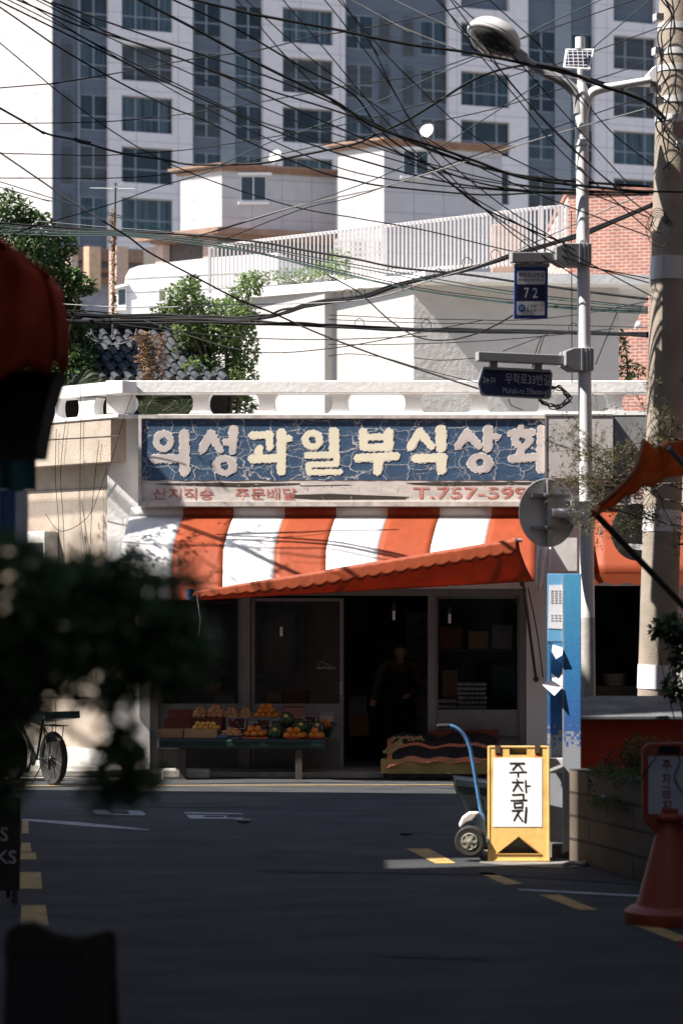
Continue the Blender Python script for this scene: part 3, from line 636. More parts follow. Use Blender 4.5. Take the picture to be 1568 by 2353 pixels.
# loose fruit: one of each kind, copied
def fruit_proto(name, r, mat, squash=.93, stalk=None):
    me = MB(); me.lathe([(r * sin(pi * i / 10) * 1.0, -r * squash * cos(pi * i / 10) + (-.06 * r if i in (0, 10) else 0)) for i in range(11)], n=14)
    o = me.build(name, mat, smooth=True, angle=180); return o
peel = M('orange_peel', (.66, .21, .025, 1), rough=.45, var=.12, scale=30, bump=.25, bscale=260)
peely = M('yellow_peel', (.80, .42, .10, 1), rough=.5, var=.12, scale=30)
skinb = M('brown_fruit_skin', (.30, .21, .12, 1), rough=.8, var=.2, scale=30)
skinr = M('red_apple_skin', (.55, .16, .08, 1), rough=.4, var=.3, scale=18)
_pr = {}
def heap(kind, mat, r, pts, label, cat, group):
    """pts: (u, v of the centre, metres out of the shop front)"""
    for u, v, d in pts:
        if (kind, r) not in _pr: o = fruit_proto(kind, r, mat); _pr[(kind, r)] = o; first = True
        else: o = _pr[(kind, r)].copy(); col.objects.link(o)
        o.location = F(u, v, d); o.rotation_euler = (rnd.uniform(-.5, .5), rnd.uniform(-.5, .5), rnd.uniform(0, 6)); tag(o, label, cat, group)
def pile(u0, u1, v1, rows, rpx, d, jit=1.0):
    out = []; w = u1 - u0
    for k in range(rows):
        n = max(1, int((w - k * rpx * 1.6) / (rpx * 1.75)))
        for i in range(n):
            u = (u0 + u1) / 2 + (i - (n - 1) / 2) * rpx * 1.8 + rnd.uniform(-jit, jit); out.append((u, v1 - rpx - k * rpx * 1.35 + rnd.uniform(-jit, jit), d - .02 * k + rnd.uniform(-.02, .02)))
            if k == 0: out.append((u + rpx * .8, v1 - rpx * 1.1, d - .075))
    return out
heap('yellow_fruit', peely, .034, pile(440, 505, 1678, 2, 6.3, .60), 'small yellow fruit lying in the tan cardboard box', 'fruit', 'yellow fruit in the tan box')
heap('brown_fruit', skinb, .030, pile(383, 436, 1671, 1, 5.6, .38), 'small brown fruit lying in the dark box at the left', 'fruit', 'brown fruit in the dark box')
heap('orange', peel, .045, pile(580 - 25, 612, 1694, 2, 8.4, .66), 'orange lying in the shallow orange box', 'fruit', 'oranges in the orange box')
heap('orange', peel, .040, pile(582, 640, 1651, 3, 7.6, .32), 'orange heaped on the clear tray at the back of the bench', 'fruit', 'oranges on the back tray')
heap('orange', peel, .045, pile(651, 698, 1698, 2, 8.4, .66), 'orange heaped in the left red bowl beside the watermelons', 'fruit', 'oranges in the left bowl')
heap('orange', peel, .045, pile(703, 744, 1698, 2, 8.4, .64), 'orange heaped in the right red bowl beside the watermelons', 'fruit', 'oranges in the right bowl')
heap('tangerine', peel, .028, pile(733, 762, 1672, 3, 5.3, .36), 'tangerine in the tilted tray at the right end of the bench', 'fruit', 'tangerines in the tilted tray')
def bowl(u0, u1, v0, v1, d, mat, label):
    c = F((u0 + u1) / 2, v1, d); r = (F(u1, v1, d) - F(u0, v1, d)).length / 2; h = (F(u0, v0, d) - F(u0, v1, d)).z; o = thing('fruit_bowl', label, 'bowl', c)
    m = MB(c); m.lathe([(.001, 0), (r * .6, 0), (r * .95, h * .8), (r, h), (r * .93, h * .95), (r * .55, h * .25), (.001, h * .22)], c, 24); m.build('basin', mat, o, smooth=True); m = MB(c); m.lathe([(r * .98, h * .92), (r * 1.05, h * .95), (r * 1.05, h * 1.02), (r * .98, h * 1.02)], c, 24); m.build('rim', mat, o); return o
red_pl = M('red_plastic', (.33, .03, .02, 1), rough=.35, var=.08)
bowl(651, 699, 1693, 1704, .66, red_pl, 'red plastic bowl of oranges left of the other bowl'); bowl(702, 746, 1694, 1704, .64, red_pl, 'red plastic bowl of oranges at the right end of the bench')
# trays under film
clear_tray = M('clear_tray', (.35, .34, .33, 1), rough=.3, var=.1); grape = M('dark_red_grapes', (.10, .015, .02, 1), rough=.3, var=.4, scale=60)
def tray(u0, u1, v0, v1, d, tilt, mat, label, fill=None, n=26):
    c = F((u0 + u1) / 2, v1, d); o = thing('fruit_tray', label, 'tray', c); x = FX; w = (F(u1, v1, d) - F(u0, v1, d)).length; h = (F(u0, v0, d) - F(u0, v1, d)).z / max(.3, sin(tilt)); y = V((0, 0, 1)) * sin(tilt) - FN * cos(tilt); nr = x.cross(y)
    if nr.dot(FN) < 0: nr = -nr
    a = c - x * w / 2; m = MB(c); m.prism([a, a + x * w, a + x * w + y * h, a + y * h], -nr * .012); m.build('base', mat, o)
    m = MB(c); t = .008
    for p, q in ((a, a + x * w), (a + y * h, a + x * w + y * h), (a, a + y * h), (a + x * w, a + x * w + y * h)): m.beam(p + nr * .012, q + nr * .012, t, .03, tuple(nr))
    m.build('rim', mat, o)
    if fill:
        m = MB(c); rg = random.Random(int(u0))
        for i in range(n): m.ball(a + x * w * rg.uniform(.1, .9) + y * h * rg.uniform(.12, .88) + nr * rg.uniform(.008, .022), fill[1], 7, 5)
        m.build('filling', fill[0], o, smooth=True, angle=180)['kind'] = 'stuff'
    return o
tray(521, 563, 1652, 1676, .50, 1.0, clear_tray, 'tilted clear tray of dark grapes with a pale rim', (grape, .014), 60); tray(570, 622, 1655, 1680, .48, .95, clear_tray, 'clear tray of dark grapes right of the pale rimmed tray', (grape, .014), 60)
tray(735, 764, 1640, 1674, .32, 1.15, clear_tray, 'tilted tray holding tangerines at the right end of the bench'); tray(648, 702, 1623, 1652, .2, 1.2, M('pinkish_pack', (.30, .13, .09, 1), rough=.3), 'flat pinkish packet leaning at the back of the bench')
tray(697, 725, 1647, 1664, .40, 1.1, clear_tray, 'small tray of dark berries behind the watermelons', (grape, .012), 40); tray(578, 640, 1650, 1657, .36, .9, clear_tray, 'clear tray under the orange heap at the back')
# net bags
bagm = M('net_bag_fruit', (.55, .28, .12, 1), rough=.35, var=.3, scale=12, spec=.6)
def bag(u0, u1, v0, v1, d, mat, label, group):
    c = F((u0 + u1) / 2, v1, d); w = (F(u1, v1, d) - F(u0, v1, d)).length; h = (F(u0, v0, d) - F(u0, v1, d)).z; o = thing('bagged_fruit', label, 'bag', c, group); rg = random.Random(int(u0 * 3)); m = MB(c)
    for k in range(3):
        n = (7, 6, 3)[k]
        for i in range(n):
            a = 2 * pi * i / n + k; r = w * (.37, .30, .14)[k]; m.ball(c + V((cos(a) * r, sin(a) * r * .7, h * (.22, .5, .75)[k])), (w * .17, w * .15, h * .24), 9, 7)
    m.build('fruit_lumps', mat, o, smooth=True, angle=180); m = MB(c); t = c + V((0, 0, h * .82)); m.lathe([(w * .16, -.01), (.010, .018), (.022, .032), (.024, .035)], t, 8); m.build('knot', bagm, o); return o
for q in ((443, 475, 1623, 1650), (475, 514, 1619, 1650), (515, 547, 1624, 1651), (549, 578, 1625, 1651)): bag(*q, .28, bagm, 'clear bag of pale orange fruit in the back row of the bench', 'bagged fruit in the back row')
bag(507, 556, 1671, 1693, .62, bagm, 'clear bag of fruit lying above the blue box', None)
# watermelons
wm = bpy.data.materials.new('watermelon_rind'); wm.use_nodes = True
def rind():
    n, L, b = nodes_of(wm); b.inputs['Roughness'].default_value = .35; tc = n.new('ShaderNodeTexCoord'); s = n.new('ShaderNodeSeparateXYZ'); L.new(tc.outputs['Object'], s.inputs[0])
    at = n.new('ShaderNodeMath'); at.operation = 'ARCTAN2'; L.new(s.outputs[1], at.inputs[0]); L.new(s.outputs[0], at.inputs[1]); nz = n.new('ShaderNodeTexNoise'); nz.inputs['Scale'].default_value = 18; L.new(tc.outputs['Object'], nz.inputs[0])
    ma = n.new('ShaderNodeMath'); ma.operation = 'MULTIPLY_ADD'; L.new(at.outputs[0], ma.inputs[0]); ma.inputs[1].default_value = 9; L.new(nz.outputs[0], ma.inputs[2]); si = n.new('ShaderNodeMath'); si.operation = 'SINE'; L.new(ma.outputs[0], si.inputs[0])
    r = n.new('ShaderNodeValToRGB'); r.color_ramp.elements[0].position = .55; r.color_ramp.elements[0].color = (.05, .10, .035, 1); r.color_ramp.elements[1].position = .8; r.color_ramp.elements[1].color = (.010, .02, .010, 1)
    mr = n.new('ShaderNodeMapRange'); mr.inputs[1].default_value = -1; L.new(si.outputs[0], mr.inputs[0]); L.new(mr.outputs[0], r.inputs[0]); L.new(r.outputs[0], b.inputs['Base Color'])
rind()
for u0, u1, v0, v1, d, l in ((615, 651, 1665, 1704, .60, 'striped watermelon standing at the left of the watermelons, front row'), (640, 676, 1635, 1672, .42, 'round watermelon with a pale sticker, highest of the watermelons'), (676, 709, 1655, 1688, .48, 'watermelon behind and between the two red bowls'), (712, 748, 1657, 1690, .46, 'watermelon with a pale sticker above the right red bowl')):
    c = F((u0 + u1) / 2, (v0 + v1) / 2, d); r = (F(u1, v1, d) - F(u0, v1, d)).length / 2; o = thing('watermelon', l, 'watermelon', c); o.rotation_euler = (rnd.uniform(-.3, .3), rnd.uniform(-.3, .3), rnd.uniform(0, 6))
    m = MB(); m.ball((0, 0, 0), (r, r, r * 1.05), 24, 16); m.build('rind', wm, o, smooth=True, angle=180)
    q = MB(); inv = o.rotation_euler.to_matrix().inverted(); q.lathe([(.001, 0), (.024, -.002), (.024, .003), (.001, .004)], inv @ (FN * (r * .86) + V((0, 0, r * .54))), 14, inv @ (FN + V((0, 0, .6)))); q.build('sticker', M('pale_sticker', (.55, .42, .12, 1)), o)

# ---------------------------------------------------------------- stall under black cloth with orange edging, onion crates
ko = FG(990, .5)
st = thing('produce_stall', 'low yellow stall covered with black cloth edged in orange stripes', 'stall', ko)
yel_d = M('dull_yellow_board', (.36, .27, .10, 1), rough=.7, var=.2, scale=4, dirt=(.15, .12, .07, 1), damt=.6)
m = MB(ko); m.prism([FB(874, .66, .07), FB(1122, .66, .07), FB(1122, .05, .07), FB(880, .05, .07)], (0, 0, .17)); m.build('tray_box', yel_d, st, bevel=.006)
for u in (886, 1110):
    m = MB(ko); m.beam(FB(u, .55, 0), FB(u, .55, .08), .06); m.build('leg', leg_m, st)
clm = M('black_net_cloth', (.018, .018, .018, 1), rough=.8, var=.4, scale=40, bump=.5, bscale=80); ore = M('orange_cloth_edging', (.62, .22, .12, 1), rough=.7, var=.2, scale=20)
def cloth(s, t):
    u = 900 + 240 * s; z = .52 - .30 * t ** 1.3 + .03 * sin(s * 11) * (1 - t) - .06 * max(0, .15 - s) * 4; d = .1 + .58 * t + .03 * sin(s * 17 + t * 2); return FB(u, d, z + .012 * sin(s * 23 + 4 * t))
def band(name, t0, t1, mt):
    m = MB(ko); m.grid(lambda s, t: cloth(s, t0 + (t1 - t0) * t) + FN * .001, 40, 6); m.build(name, mt, st, smooth=True, solid=.006, angle=60)
band('cloth', 0, .46, clm); band('cloth_edging', .462, .56, ore); band('cloth', .562, .88, clm); band('cloth_edging', .882, 1.02, ore)
m = MB(ko); m.grid(lambda s, t: cloth(0, s) - FX * .06 * t - V((0, 0, .04 * t)), 12, 3); m.build('cloth_edging', ore, st, smooth=True, solid=.006)
for i, (u0, u1) in enumerate(((985, 1036), (1038, 1089), (1091, 1142))):
    carton(u0, u1, 1678, 1706, .1, .25, redb, 'produce_crate', ['dark red crate of onions on the stall, next to the door frame', 'dark red crate of onions, middle of the three on the stall', 'dark red crate of onions on the stall, nearest the yellow board'][i])
    heap('onion', M('onion_skin', (.42, .24, .15, 1), rough=.5, var=.25, scale=14), .026, pile(u0 + 3, u1 - 3, 1697, 2, 4.9, .02), 'onion in a dark red crate behind the black cloth', 'onion', 'onions in the red crates')
heap('potato', M('potato_skin', (.42, .30, .15, 1), rough=.8, var=.2, scale=14), .03, pile(890, 980, 1716, 3, 5.6, .3) + [(884 + 7 * i, 1727 - 5 * i, .45 - .02 * i) for i in range(6)] + [(893 + 7 * i, 1730 - 5 * i, .52) for i in range(5)], 'small potato heaped at the left end of the covered stall', 'potato', 'potatoes on the stall')

# ---------------------------------------------------------------- inside the shop: eggs, shelf, bulbs, calendar
egg_m = M('grey_pulp_tray', (.75, .73, .70, 1), rough=.9, var=.12, scale=8)
def eggtray(c, w, d, label, group):
    m = MB(c); nx, ny = 7, 4
    def sh(s, t): return c + FX * (s - .5) * w - FN * (t * d) + V((0, 0, .028 + .024 * sin(s * nx * 2 * pi) * cos(t * ny * 2 * pi)))
    m.grid(sh, 42, 20); m.prism([sh(0, 0) * 1, sh(1, 0), sh(1, 1), sh(0, 1)], (0, 0, -.006)); return tag(m.build('egg_tray', egg_m, smooth=True), label, 'egg tray', group)
for k in range(6):
    p = F(1083, 1630 - k * 10.5, -.55); eggtray(p + FX * rnd.uniform(-.01, .01), .36, .3, 'grey pulp egg tray in the tall stack behind the shop window', 'tall stack of egg trays')
for k in range(2): eggtray(F(1024, 1629 - k * 12, -.5), .24, .3, 'grey pulp egg tray in the low stack behind the shop window', 'low stack of egg trays')
so_ = FG(1100, -.6); sh = thing('counter', 'dim white counter behind the shop window carrying the egg trays', 'counter', so_)
m = MB(so_); m.prism([FB(1000, -.36, zat(1633, 30.1)), FB(1190, -.36, zat(1633, 30.1)), FB(1190, -.95, zat(1633, 30.1)), FB(1000, -.95, zat(1633, 30.1))], (0, 0, -.04)); m.build('top', panel_m, sh)
m = MB(so_); m.prism([FB(1003, -.4, .06), FB(1188, -.4, .06), FB(1188, -.43, .06), FB(1003, -.43, .06)], (0, 0, zat(1633, 30.1) - .1)); m.build('front_panel', panel_m, sh)
tube_m = M('white_bulb_glass', (.80, .78, .74, 1), rough=.25, var=.02); sock = M('dark_socket', (.03, .03, .03, 1))
for u, v, d, l in ((646, 1450, .35, 'unlit white tube bulb hanging over the left doors'), (904, 1413, .45, 'unlit white tube bulb hanging over the open doorway'), (1032, 1420, .45, 'unlit white tube bulb hanging before the shop window')):
    c = F(u, v, d); o = thing('hanging_bulb', l, 'bulb', c)
    m = MB(c); [m.tube([c + V((x, y, -.06)), c + V((x, y, .055))], .0075, 8) for x, y in ((-.009, 0), (.009, 0), (0, .009), (0, -.009))]; m.build('tube', tube_m, o, smooth=True)
    m = MB(c); m.lathe([(.012, .05), (.02, .055), (.02, .10), (.014, .125), (.004, .13)], c, 12); m.build('socket', sock, o)
    m = MB(c); top = F(u, 1352, d); m.tube([c + V((0, 0, .125)), V((c.x, c.y, top.z))], .003, 5); m.build('cord', sock, o)
cal_o = F(958, 1480, -2.2); cal = thing('wall_calendar', 'dim paper calendar headed 4 on the back wall of the shop', 'calendar', cal_o)
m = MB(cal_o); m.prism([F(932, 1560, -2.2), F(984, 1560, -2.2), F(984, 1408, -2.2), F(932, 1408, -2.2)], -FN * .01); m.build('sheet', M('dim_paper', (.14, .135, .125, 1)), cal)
text_part('4', F(963, 1436, -2.19), F(973, 1436, -2.19) - F(963, 1436, -2.19), F(963, 1421, -2.19) - F(963, 1436, -2.19), M('ink', (.01, .01, .01, 1)), cal, 'numeral', .01, cal_o)
text_part('1 2 3 4 5 6\n7 8 9 10 11\n12 13 14 15', F(937, 1530, -2.19), F(980, 1530, -2.19) - F(937, 1530, -2.19), F(937, 1460, -2.19) - F(937, 1530, -2.19), M('ink', (.01, .01, .01, 1)), cal, 'numerals', 0, cal_o)
# boxes stacked on a shelf behind the left doors
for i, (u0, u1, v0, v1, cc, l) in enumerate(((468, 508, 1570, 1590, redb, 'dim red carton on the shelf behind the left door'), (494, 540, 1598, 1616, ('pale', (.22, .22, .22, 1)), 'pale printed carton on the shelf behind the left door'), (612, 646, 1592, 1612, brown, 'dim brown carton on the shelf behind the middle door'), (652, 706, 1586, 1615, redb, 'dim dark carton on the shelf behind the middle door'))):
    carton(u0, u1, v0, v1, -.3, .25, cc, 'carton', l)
m = MB(FG(560, -.4)); m.prism([FB(366, -.27, zat(1617, 30)), FB(775, -.27, zat(1617, 30)), FB(775, -.62, zat(1617, 30)), FB(366, -.62, zat(1617, 30))], (0, 0, -.03))
for u in (370, 570, 770): m.beam(FB(u, -.58, .05), FB(u, -.58, zat(1617, 30) - .03), .04)
tag(m.build('shelf', leg_m), 'dark wooden shelf behind the glass doors', 'shelf')
wr = F(745, 1530, -.06); wire = thing('wire_hook_tray', 'small wire tray hooked on the middle door glass', 'tray', wr)
m = MB(wr); [m.tube(p, .004, 5) for p in ([F(728, 1535, -.07), F(736, 1519, -.07), F(772, 1535, -.07)], [F(728, 1535, -.07), F(772, 1535, -.02)])]; m.build('wire', steel, wire); m = MB(wr); fslab(m, 740, 764, 1530, 1537, -.07, -.04); m.build('pad', M('dim_paper', (.14, .135, .125, 1)), wire)

# goods stacked along the dim back wall
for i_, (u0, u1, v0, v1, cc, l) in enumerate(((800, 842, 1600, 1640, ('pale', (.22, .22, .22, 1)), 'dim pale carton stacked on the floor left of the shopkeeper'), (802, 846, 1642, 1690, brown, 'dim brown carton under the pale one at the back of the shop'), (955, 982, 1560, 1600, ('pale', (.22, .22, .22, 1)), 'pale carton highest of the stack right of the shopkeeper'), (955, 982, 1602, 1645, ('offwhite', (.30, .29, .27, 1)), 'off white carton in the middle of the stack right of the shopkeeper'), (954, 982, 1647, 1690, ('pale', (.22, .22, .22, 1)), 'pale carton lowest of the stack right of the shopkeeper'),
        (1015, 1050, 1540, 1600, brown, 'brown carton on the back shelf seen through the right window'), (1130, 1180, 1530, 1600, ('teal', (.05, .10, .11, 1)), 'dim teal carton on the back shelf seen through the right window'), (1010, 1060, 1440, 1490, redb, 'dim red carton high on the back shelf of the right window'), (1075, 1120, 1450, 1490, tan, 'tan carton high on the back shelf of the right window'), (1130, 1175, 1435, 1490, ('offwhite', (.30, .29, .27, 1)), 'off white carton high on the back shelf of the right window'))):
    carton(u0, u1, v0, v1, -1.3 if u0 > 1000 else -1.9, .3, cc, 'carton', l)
so3 = FG(1100, -1.4); m = MB(so3)
for v in (1492, 1602): fslab(m, 1003, 1192, v, v + 5, -1.65, -1.27)
[m.beam(FB(u, -1.6, .05), FB(u, -1.6, 2.1), .04) for u in (1006, 1188)]; tag(m.build('back_shelf', leg_m), 'dark wooden shelf of cartons behind the right shop window', 'shelf')

# ---------------------------------------------------------------- the shopkeeper in the dark doorway
def skin_body(name, verts, edges, radii, root, mat, parent=None, loc=None, sub=2):
    me = bpy.data.meshes.new(name); me.from_pydata(verts, edges, []); o = bpy.data.objects.new(name, me); col.objects.link(o); me.materials.append(mat)
    if parent: o.parent = parent
    if loc is not None: o.location = loc
    s = o.modifiers.new('skin', 'SKIN'); 
    for i, r in enumerate(radii):
        q = me.skin_vertices[0].data[i]; q.radius = (r, r) if not isinstance(r, tuple) else r; q.use_root = (i == root)
    s.use_smooth_shade = True; b = o.modifiers.new('smooth', 'SUBSURF'); b.levels = sub; b.render_levels = sub
    return o
man_o = FB(912, -1.5, .05)
man = thing('person', 'man in a dark waistcoat over an olive shirt standing in the dim doorway', 'person', man_o)
vb = [(0, 0, .88), (0, -.06, 1.03), (.01, -.16, 1.18), (.02, -.25, 1.30), (.02, -.31, 1.37), (.02, -.36, 1.42), (.03, -.41, 1.50),
      (-.19, -.25, 1.27), (-.28, -.26, 1.01), (-.31, -.46, .87), (-.32, -.54, .84), (.22, -.22, 1.28), (.29, -.22, 1.02), (.16, -.42, .93), (.12, -.49, .91),
      (-.10, 0, .84), (-.11, -.02, .46), (-.12, .02, .07), (-.12, -.13, .03), (.10, 0, .84), (.11, -.02, .46), (.12, .02, .07), (.12, -.13, .03)]
eb = [(0, 1), (1, 2), (2, 3), (3, 4), (4, 5), (5, 6), (3, 7), (7, 8), (8, 9), (9, 10), (3, 11), (11, 12), (12, 13), (13, 14), (0, 15), (15, 16), (16, 17), (17, 18), (0, 19), (19, 20), (20, 21), (21, 22)]
rb = [(.15, .11), (.15, .11), (.165, .115), (.14, .10), .055, (.075, .09), (.075, .09), .065, .048, .038, .034, .065, .048, .038, .034, .085, .06, .045, .035, .085, .06, .045, .035]
skinm = M('skin', (.36, .21, .15, 1), rough=.6, var=.06); shirt = M('olive_shirt', (.06, .055, .03, 1), rough=.9, bump=.3, bscale=20); vest = M('black_waistcoat', (.012, .012, .013, 1), rough=.9); hairm = M('black_hair', (.012, .011, .010, 1), rough=.6)
skin_body('body', vb, eb, rb, 0, shirt, man)
# head with features
m = MB(); hc = V((.03, -.42, 1.46)); m.ball(hc, (.076, .095, .115), 18, 14); m.ball(hc + V((0, -.045, -.055)), (.055, .055, .055), 12, 8); m.ball(hc + V((0, -.10, -.01)), (.014, .02, .025), 8, 6); m.ball(hc + V((-.078, .005, -.01)), (.012, .02, .032), 8, 6); m.ball(hc + V((.078, .005, -.01)), (.012, .02, .032), 8, 6); m.tube([hc + V((0, .02, -.05)), hc + V((-.01, .10, -.15))], .055, 12); m.build('head', skinm, man, smooth=True, angle=180)
m = MB(); [m.ball(hc + V((x, -.085, .018)), (.014, .008, .006), 8, 6) for x in (-.03, .03)]; m.tube([hc + V((-.025, -.094, -.06)), hc + V((.025, -.094, -.06))], .005, 6); m.build('eyes_and_mouth', hairm, man)
m = MB(); m.grid(lambda s, t: hc + V((.082 * sin(t * 1.75) * cos(s * 2 * pi), .102 * sin(t * 1.75) * sin(s * 2 * pi) + .012, .122 * cos(t * 1.75) * (1 if sin(s * 2 * pi) > -.4 else 1) + .004 + (.05 * t if sin(s * 2 * pi) < -.3 else 0))), 24, 8); m.build('hair', hairm, man, smooth=True, angle=180)
vv = vb[:4] + [(.02, -.06, 1.44)]; skin_body('waistcoat', [(0, 0, .86)] + [tuple(p) for p in vv[1:4]] + [(-.13, -.25, 1.29), (.16, -.23, 1.29)], [(0, 1), (1, 2), (2, 3), (3, 4), (3, 5)], [(.175, .135), (.172, .132), (.188, .138), (.165, .125), .085, .085], 0, vest, man)
vt = [vb[i] for i in (0, 15, 16, 17, 18, 19, 20, 21, 22)]; skin_body('trousers', vt, [(0, 1), (1, 2), (2, 3), (3, 4), (0, 5), (5, 6), (6, 7), (7, 8)], [(.158, .118), .092, .07, .055, .04, .092, .07, .055, .04], 0, vest, man)
def hand(w, d, name='hand'):
    w = V(w); d = V(d).normalized(); sd = d.cross(V((0, 0, 1))).normalized(); dn = V((0, 0, -1)); pv = [w, w + d * .05, w + d * .085]; pe = [(0, 1), (1, 2)]; pr = [(.026, .02), (.036, .018), (.038, .016)]
    for k, (off, ln) in enumerate(((-.03, .060), (-.010, .070), (.010, .066), (.030, .052))):
        b = len(pv); a = w + d * .085 + sd * off; pv += [a + d * ln * .5 + dn * .008, a + d * ln + dn * .028]; pe += [(2, b), (b, b + 1)]; pr += [.009, .0075]
    b = len(pv); pv += [w + d * .04 - sd * .042, w + d * .075 - sd * .055 + dn * .01]; pe += [(1, b), (b, b + 1)]; pr += [.011, .009]
    skin_body(name, [tuple(p) for p in pv], pe, pr, 0, skinm, man)
hand((-.32, -.55, .838), (-.05, -1, -.3)); hand((.12, -.50, .908), (-.3, -1, -.15))

# ================================================================ lamp pole with its signs
YP = 21.0; SP = FU / YP                                # picture units a metre at the pole
white_st = M('white_painted_steel', (.78, .77, .78, 1), rough=.35, var=.04, scale=3, dirt=(.55, .52, .50, 1), dscale=2, damt=.25)
grey_st = M('grey_painted_steel', (.30, .30, .31, 1), rough=.5, var=.1, scale=4)
def Q(u, v, y=YP): return P(u, v, y)
lo = V((Q(1350, 1411).x, YP, 0)); lamp = thing('street_lamp', 'tall white street lamp pole with a drooping lamp head and a small solar panel', 'street lamp', lo)
pb = Q(1349, 1600); base = V((Q(1352, 1411).x, YP, 0)); ptop = Q(1334.5, 250)
def pole_at(v): t = (v - 1590) / (250 - 1590.0); return Q(1350 + (1334.5 - 1350) * t, v)
m = MB(lo); m.tube([pole_at(1418), pole_at(900), pole_at(330)], [.063, .058, .054], 24); m.build('pole', white_st, lamp, smooth=True)
m = MB(lo); m.tube([base, pole_at(1418)], [.066, .0635], 24); m.build('lower_pole', M('bare_grey_paint', (.42, .40, .37, 1), rough=.7, var=.12, scale=14, bump=.3, bscale=120), lamp, smooth=True)
m = MB(lo); m.tube([pole_at(335), pole_at(322)], .064, 24); m.tube([pole_at(330), pole_at(255)], .056, 24); m.build('collar', white_st, lamp, smooth=True)
m = MB(lo); arm = spline([pole_at(262) + V((-.02, 0, 0)), Q(1326, 222), Q(1298, 192), Q(1248, 165), Q(1195, 132), Q(1172, 118)], 6)
m.tube(arm, [.055 - .022 * i / (len(arm) - 1) for i in range(len(arm))], 14); m.build('lamp_arm', grey_st, lamp, smooth=True)
m = MB(lo); arm = spline([pole_at(262) + V((.01, 0, 0)), Q(1349, 225), Q(1368, 208), Q(1420, 197), Q(1492, 184)], 6)
m.tube(arm, [.05 - .02 * i / (len(arm) - 1) for i in range(len(arm))], 12); m.build('side_arm', white_st, lamp, smooth=True)
m = MB(lo); m.tube([pole_at(262), Q(1336, 215), Q(1334, 190)], [.056, .06, .035], 16); m.build('yoke', white_st, lamp, smooth=True)
# lamp head: domed shell over a dark glass bowl, tilted
hd = Q(1132, 92); ax = (Q(1190, 128) - Q(1075, 68)).normalized(); upv = V((-ax.z, .22, ax.x)).normalized()
if upv.z < 0: upv = -upv
upv = (upv - ax * upv.dot(ax)).normalized()
sd = ax.cross(upv).normalized()
def dome(a, b, c, k0, k1, n=26, m_=8):
    def f(s, t):
        th = k0 + (k1 - k0) * t; ph = 2 * pi * s; e = 1 + .18 * cos(ph); return hd + ax * (a * sin(th) * cos(ph)) + sd * (b * sin(th) * sin(ph)) + upv * (c * cos(th))
    return f
m = MB(lo); m.grid(dome(.25, .24, .17, 0, pi / 2), 30, 10); m.grid(dome(.25, .24, .06, pi / 2, pi / 2 + .5), 30, 3); m.build('lamp_shell', M('weathered_lamp_shell', (.46, .45, .45, 1), rough=.5, var=.12, scale=6, dirt=(.28, .26, .25, 1), damt=.5), lamp, smooth=True, solid=.004)
m = MB(lo); m.grid(dome(.232, .225, .11, pi / 2 + .05, pi), 30, 10); m.build('lamp_glass', M('dark_lamp_glass', (.06, .06, .055, 1), rough=.15, var=.5, scale=20, spec=.7), lamp, smooth=True)
m = MB(lo); m.beam(Q(1178, 118), Q(1205, 138), .09, .10); m.build('lamp_neck', grey_st, lamp, bevel=.012)
m = MB(lo); m.tube([Q(1331.5, 112), Q(1331.5, 86)], .042, 18); m.build('beacon', white_st, lamp, smooth=True); m = MB(lo); m.tube([Q(1331, 192), Q(1331, 158)], .022, 10); m.build('beacon_stem', white_st, lamp)
solar = bpy.data.materials.new('solar_cells'); solar.use_nodes = True
def sol():
    n, L, b = nodes_of(solar); b.inputs['Roughness'].default_value = .2; tc = n.new('ShaderNodeTexCoord'); br = n.new('ShaderNodeTexBrick'); br.offset = 0; br.inputs['Color1'].default_value = (.012, .014, .025, 1); br.inputs['Color2'].default_value = (.02, .022, .035, 1); br.inputs['Mortar'].default_value = (.5, .5, .52, 1)
    br.inputs['Scale'].default_value = 1; br.inputs['Mortar Size'].default_value = .003; br.inputs['Brick Width'].default_value = .042; br.inputs['Row Height'].default_value = .034
    sx = n.new('ShaderNodeSeparateXYZ'); cx = n.new('ShaderNodeCombineXYZ'); L.new(tc.outputs['Object'], sx.inputs[0]); L.new(sx.outputs[0], cx.inputs[0]); L.new(sx.outputs[2], cx.inputs[1]); L.new(cx.outputs[0], br.inputs[0]); L.new(br.outputs[0], b.inputs['Base Color'])
sol()
q = [Q(1292, 154), Q(1354, 158), Q(1363, 112, YP + .12), Q(1298, 112, YP + .12)]
m = MB(lo); m.prism(q, (0, .02, -.01)); m.build('solar_frame', white_st, lamp)
cc = sum(q, V()) / 4; m = MB(lo); m.prism([cc + (p - cc) * .87 + V((0, -.004, 0)) for p in q], (0, .002, 0)); m.build('solar_panel', solar, lamp)
fl = thing('flood_light', 'small white wedge floodlight on the right arm of the street lamp', 'floodlight', Q(1492, 184))
m = MB(Q(1492, 184)); m.prism([Q(1471, 186), Q(1510, 190), Q(1508, 148), Q(1497, 155)], (0, .16, 0)); m.build('housing', white_st, fl, bevel=.01)
m = MB(Q(1492, 184)); m.prism([Q(1470, 187), Q(1510, 191), Q(1510, 193), Q(1470, 190)], (0, .14, 0)); m.build('lens', M('dark_lamp_glass', (.06, .06, .055, 1)), fl)
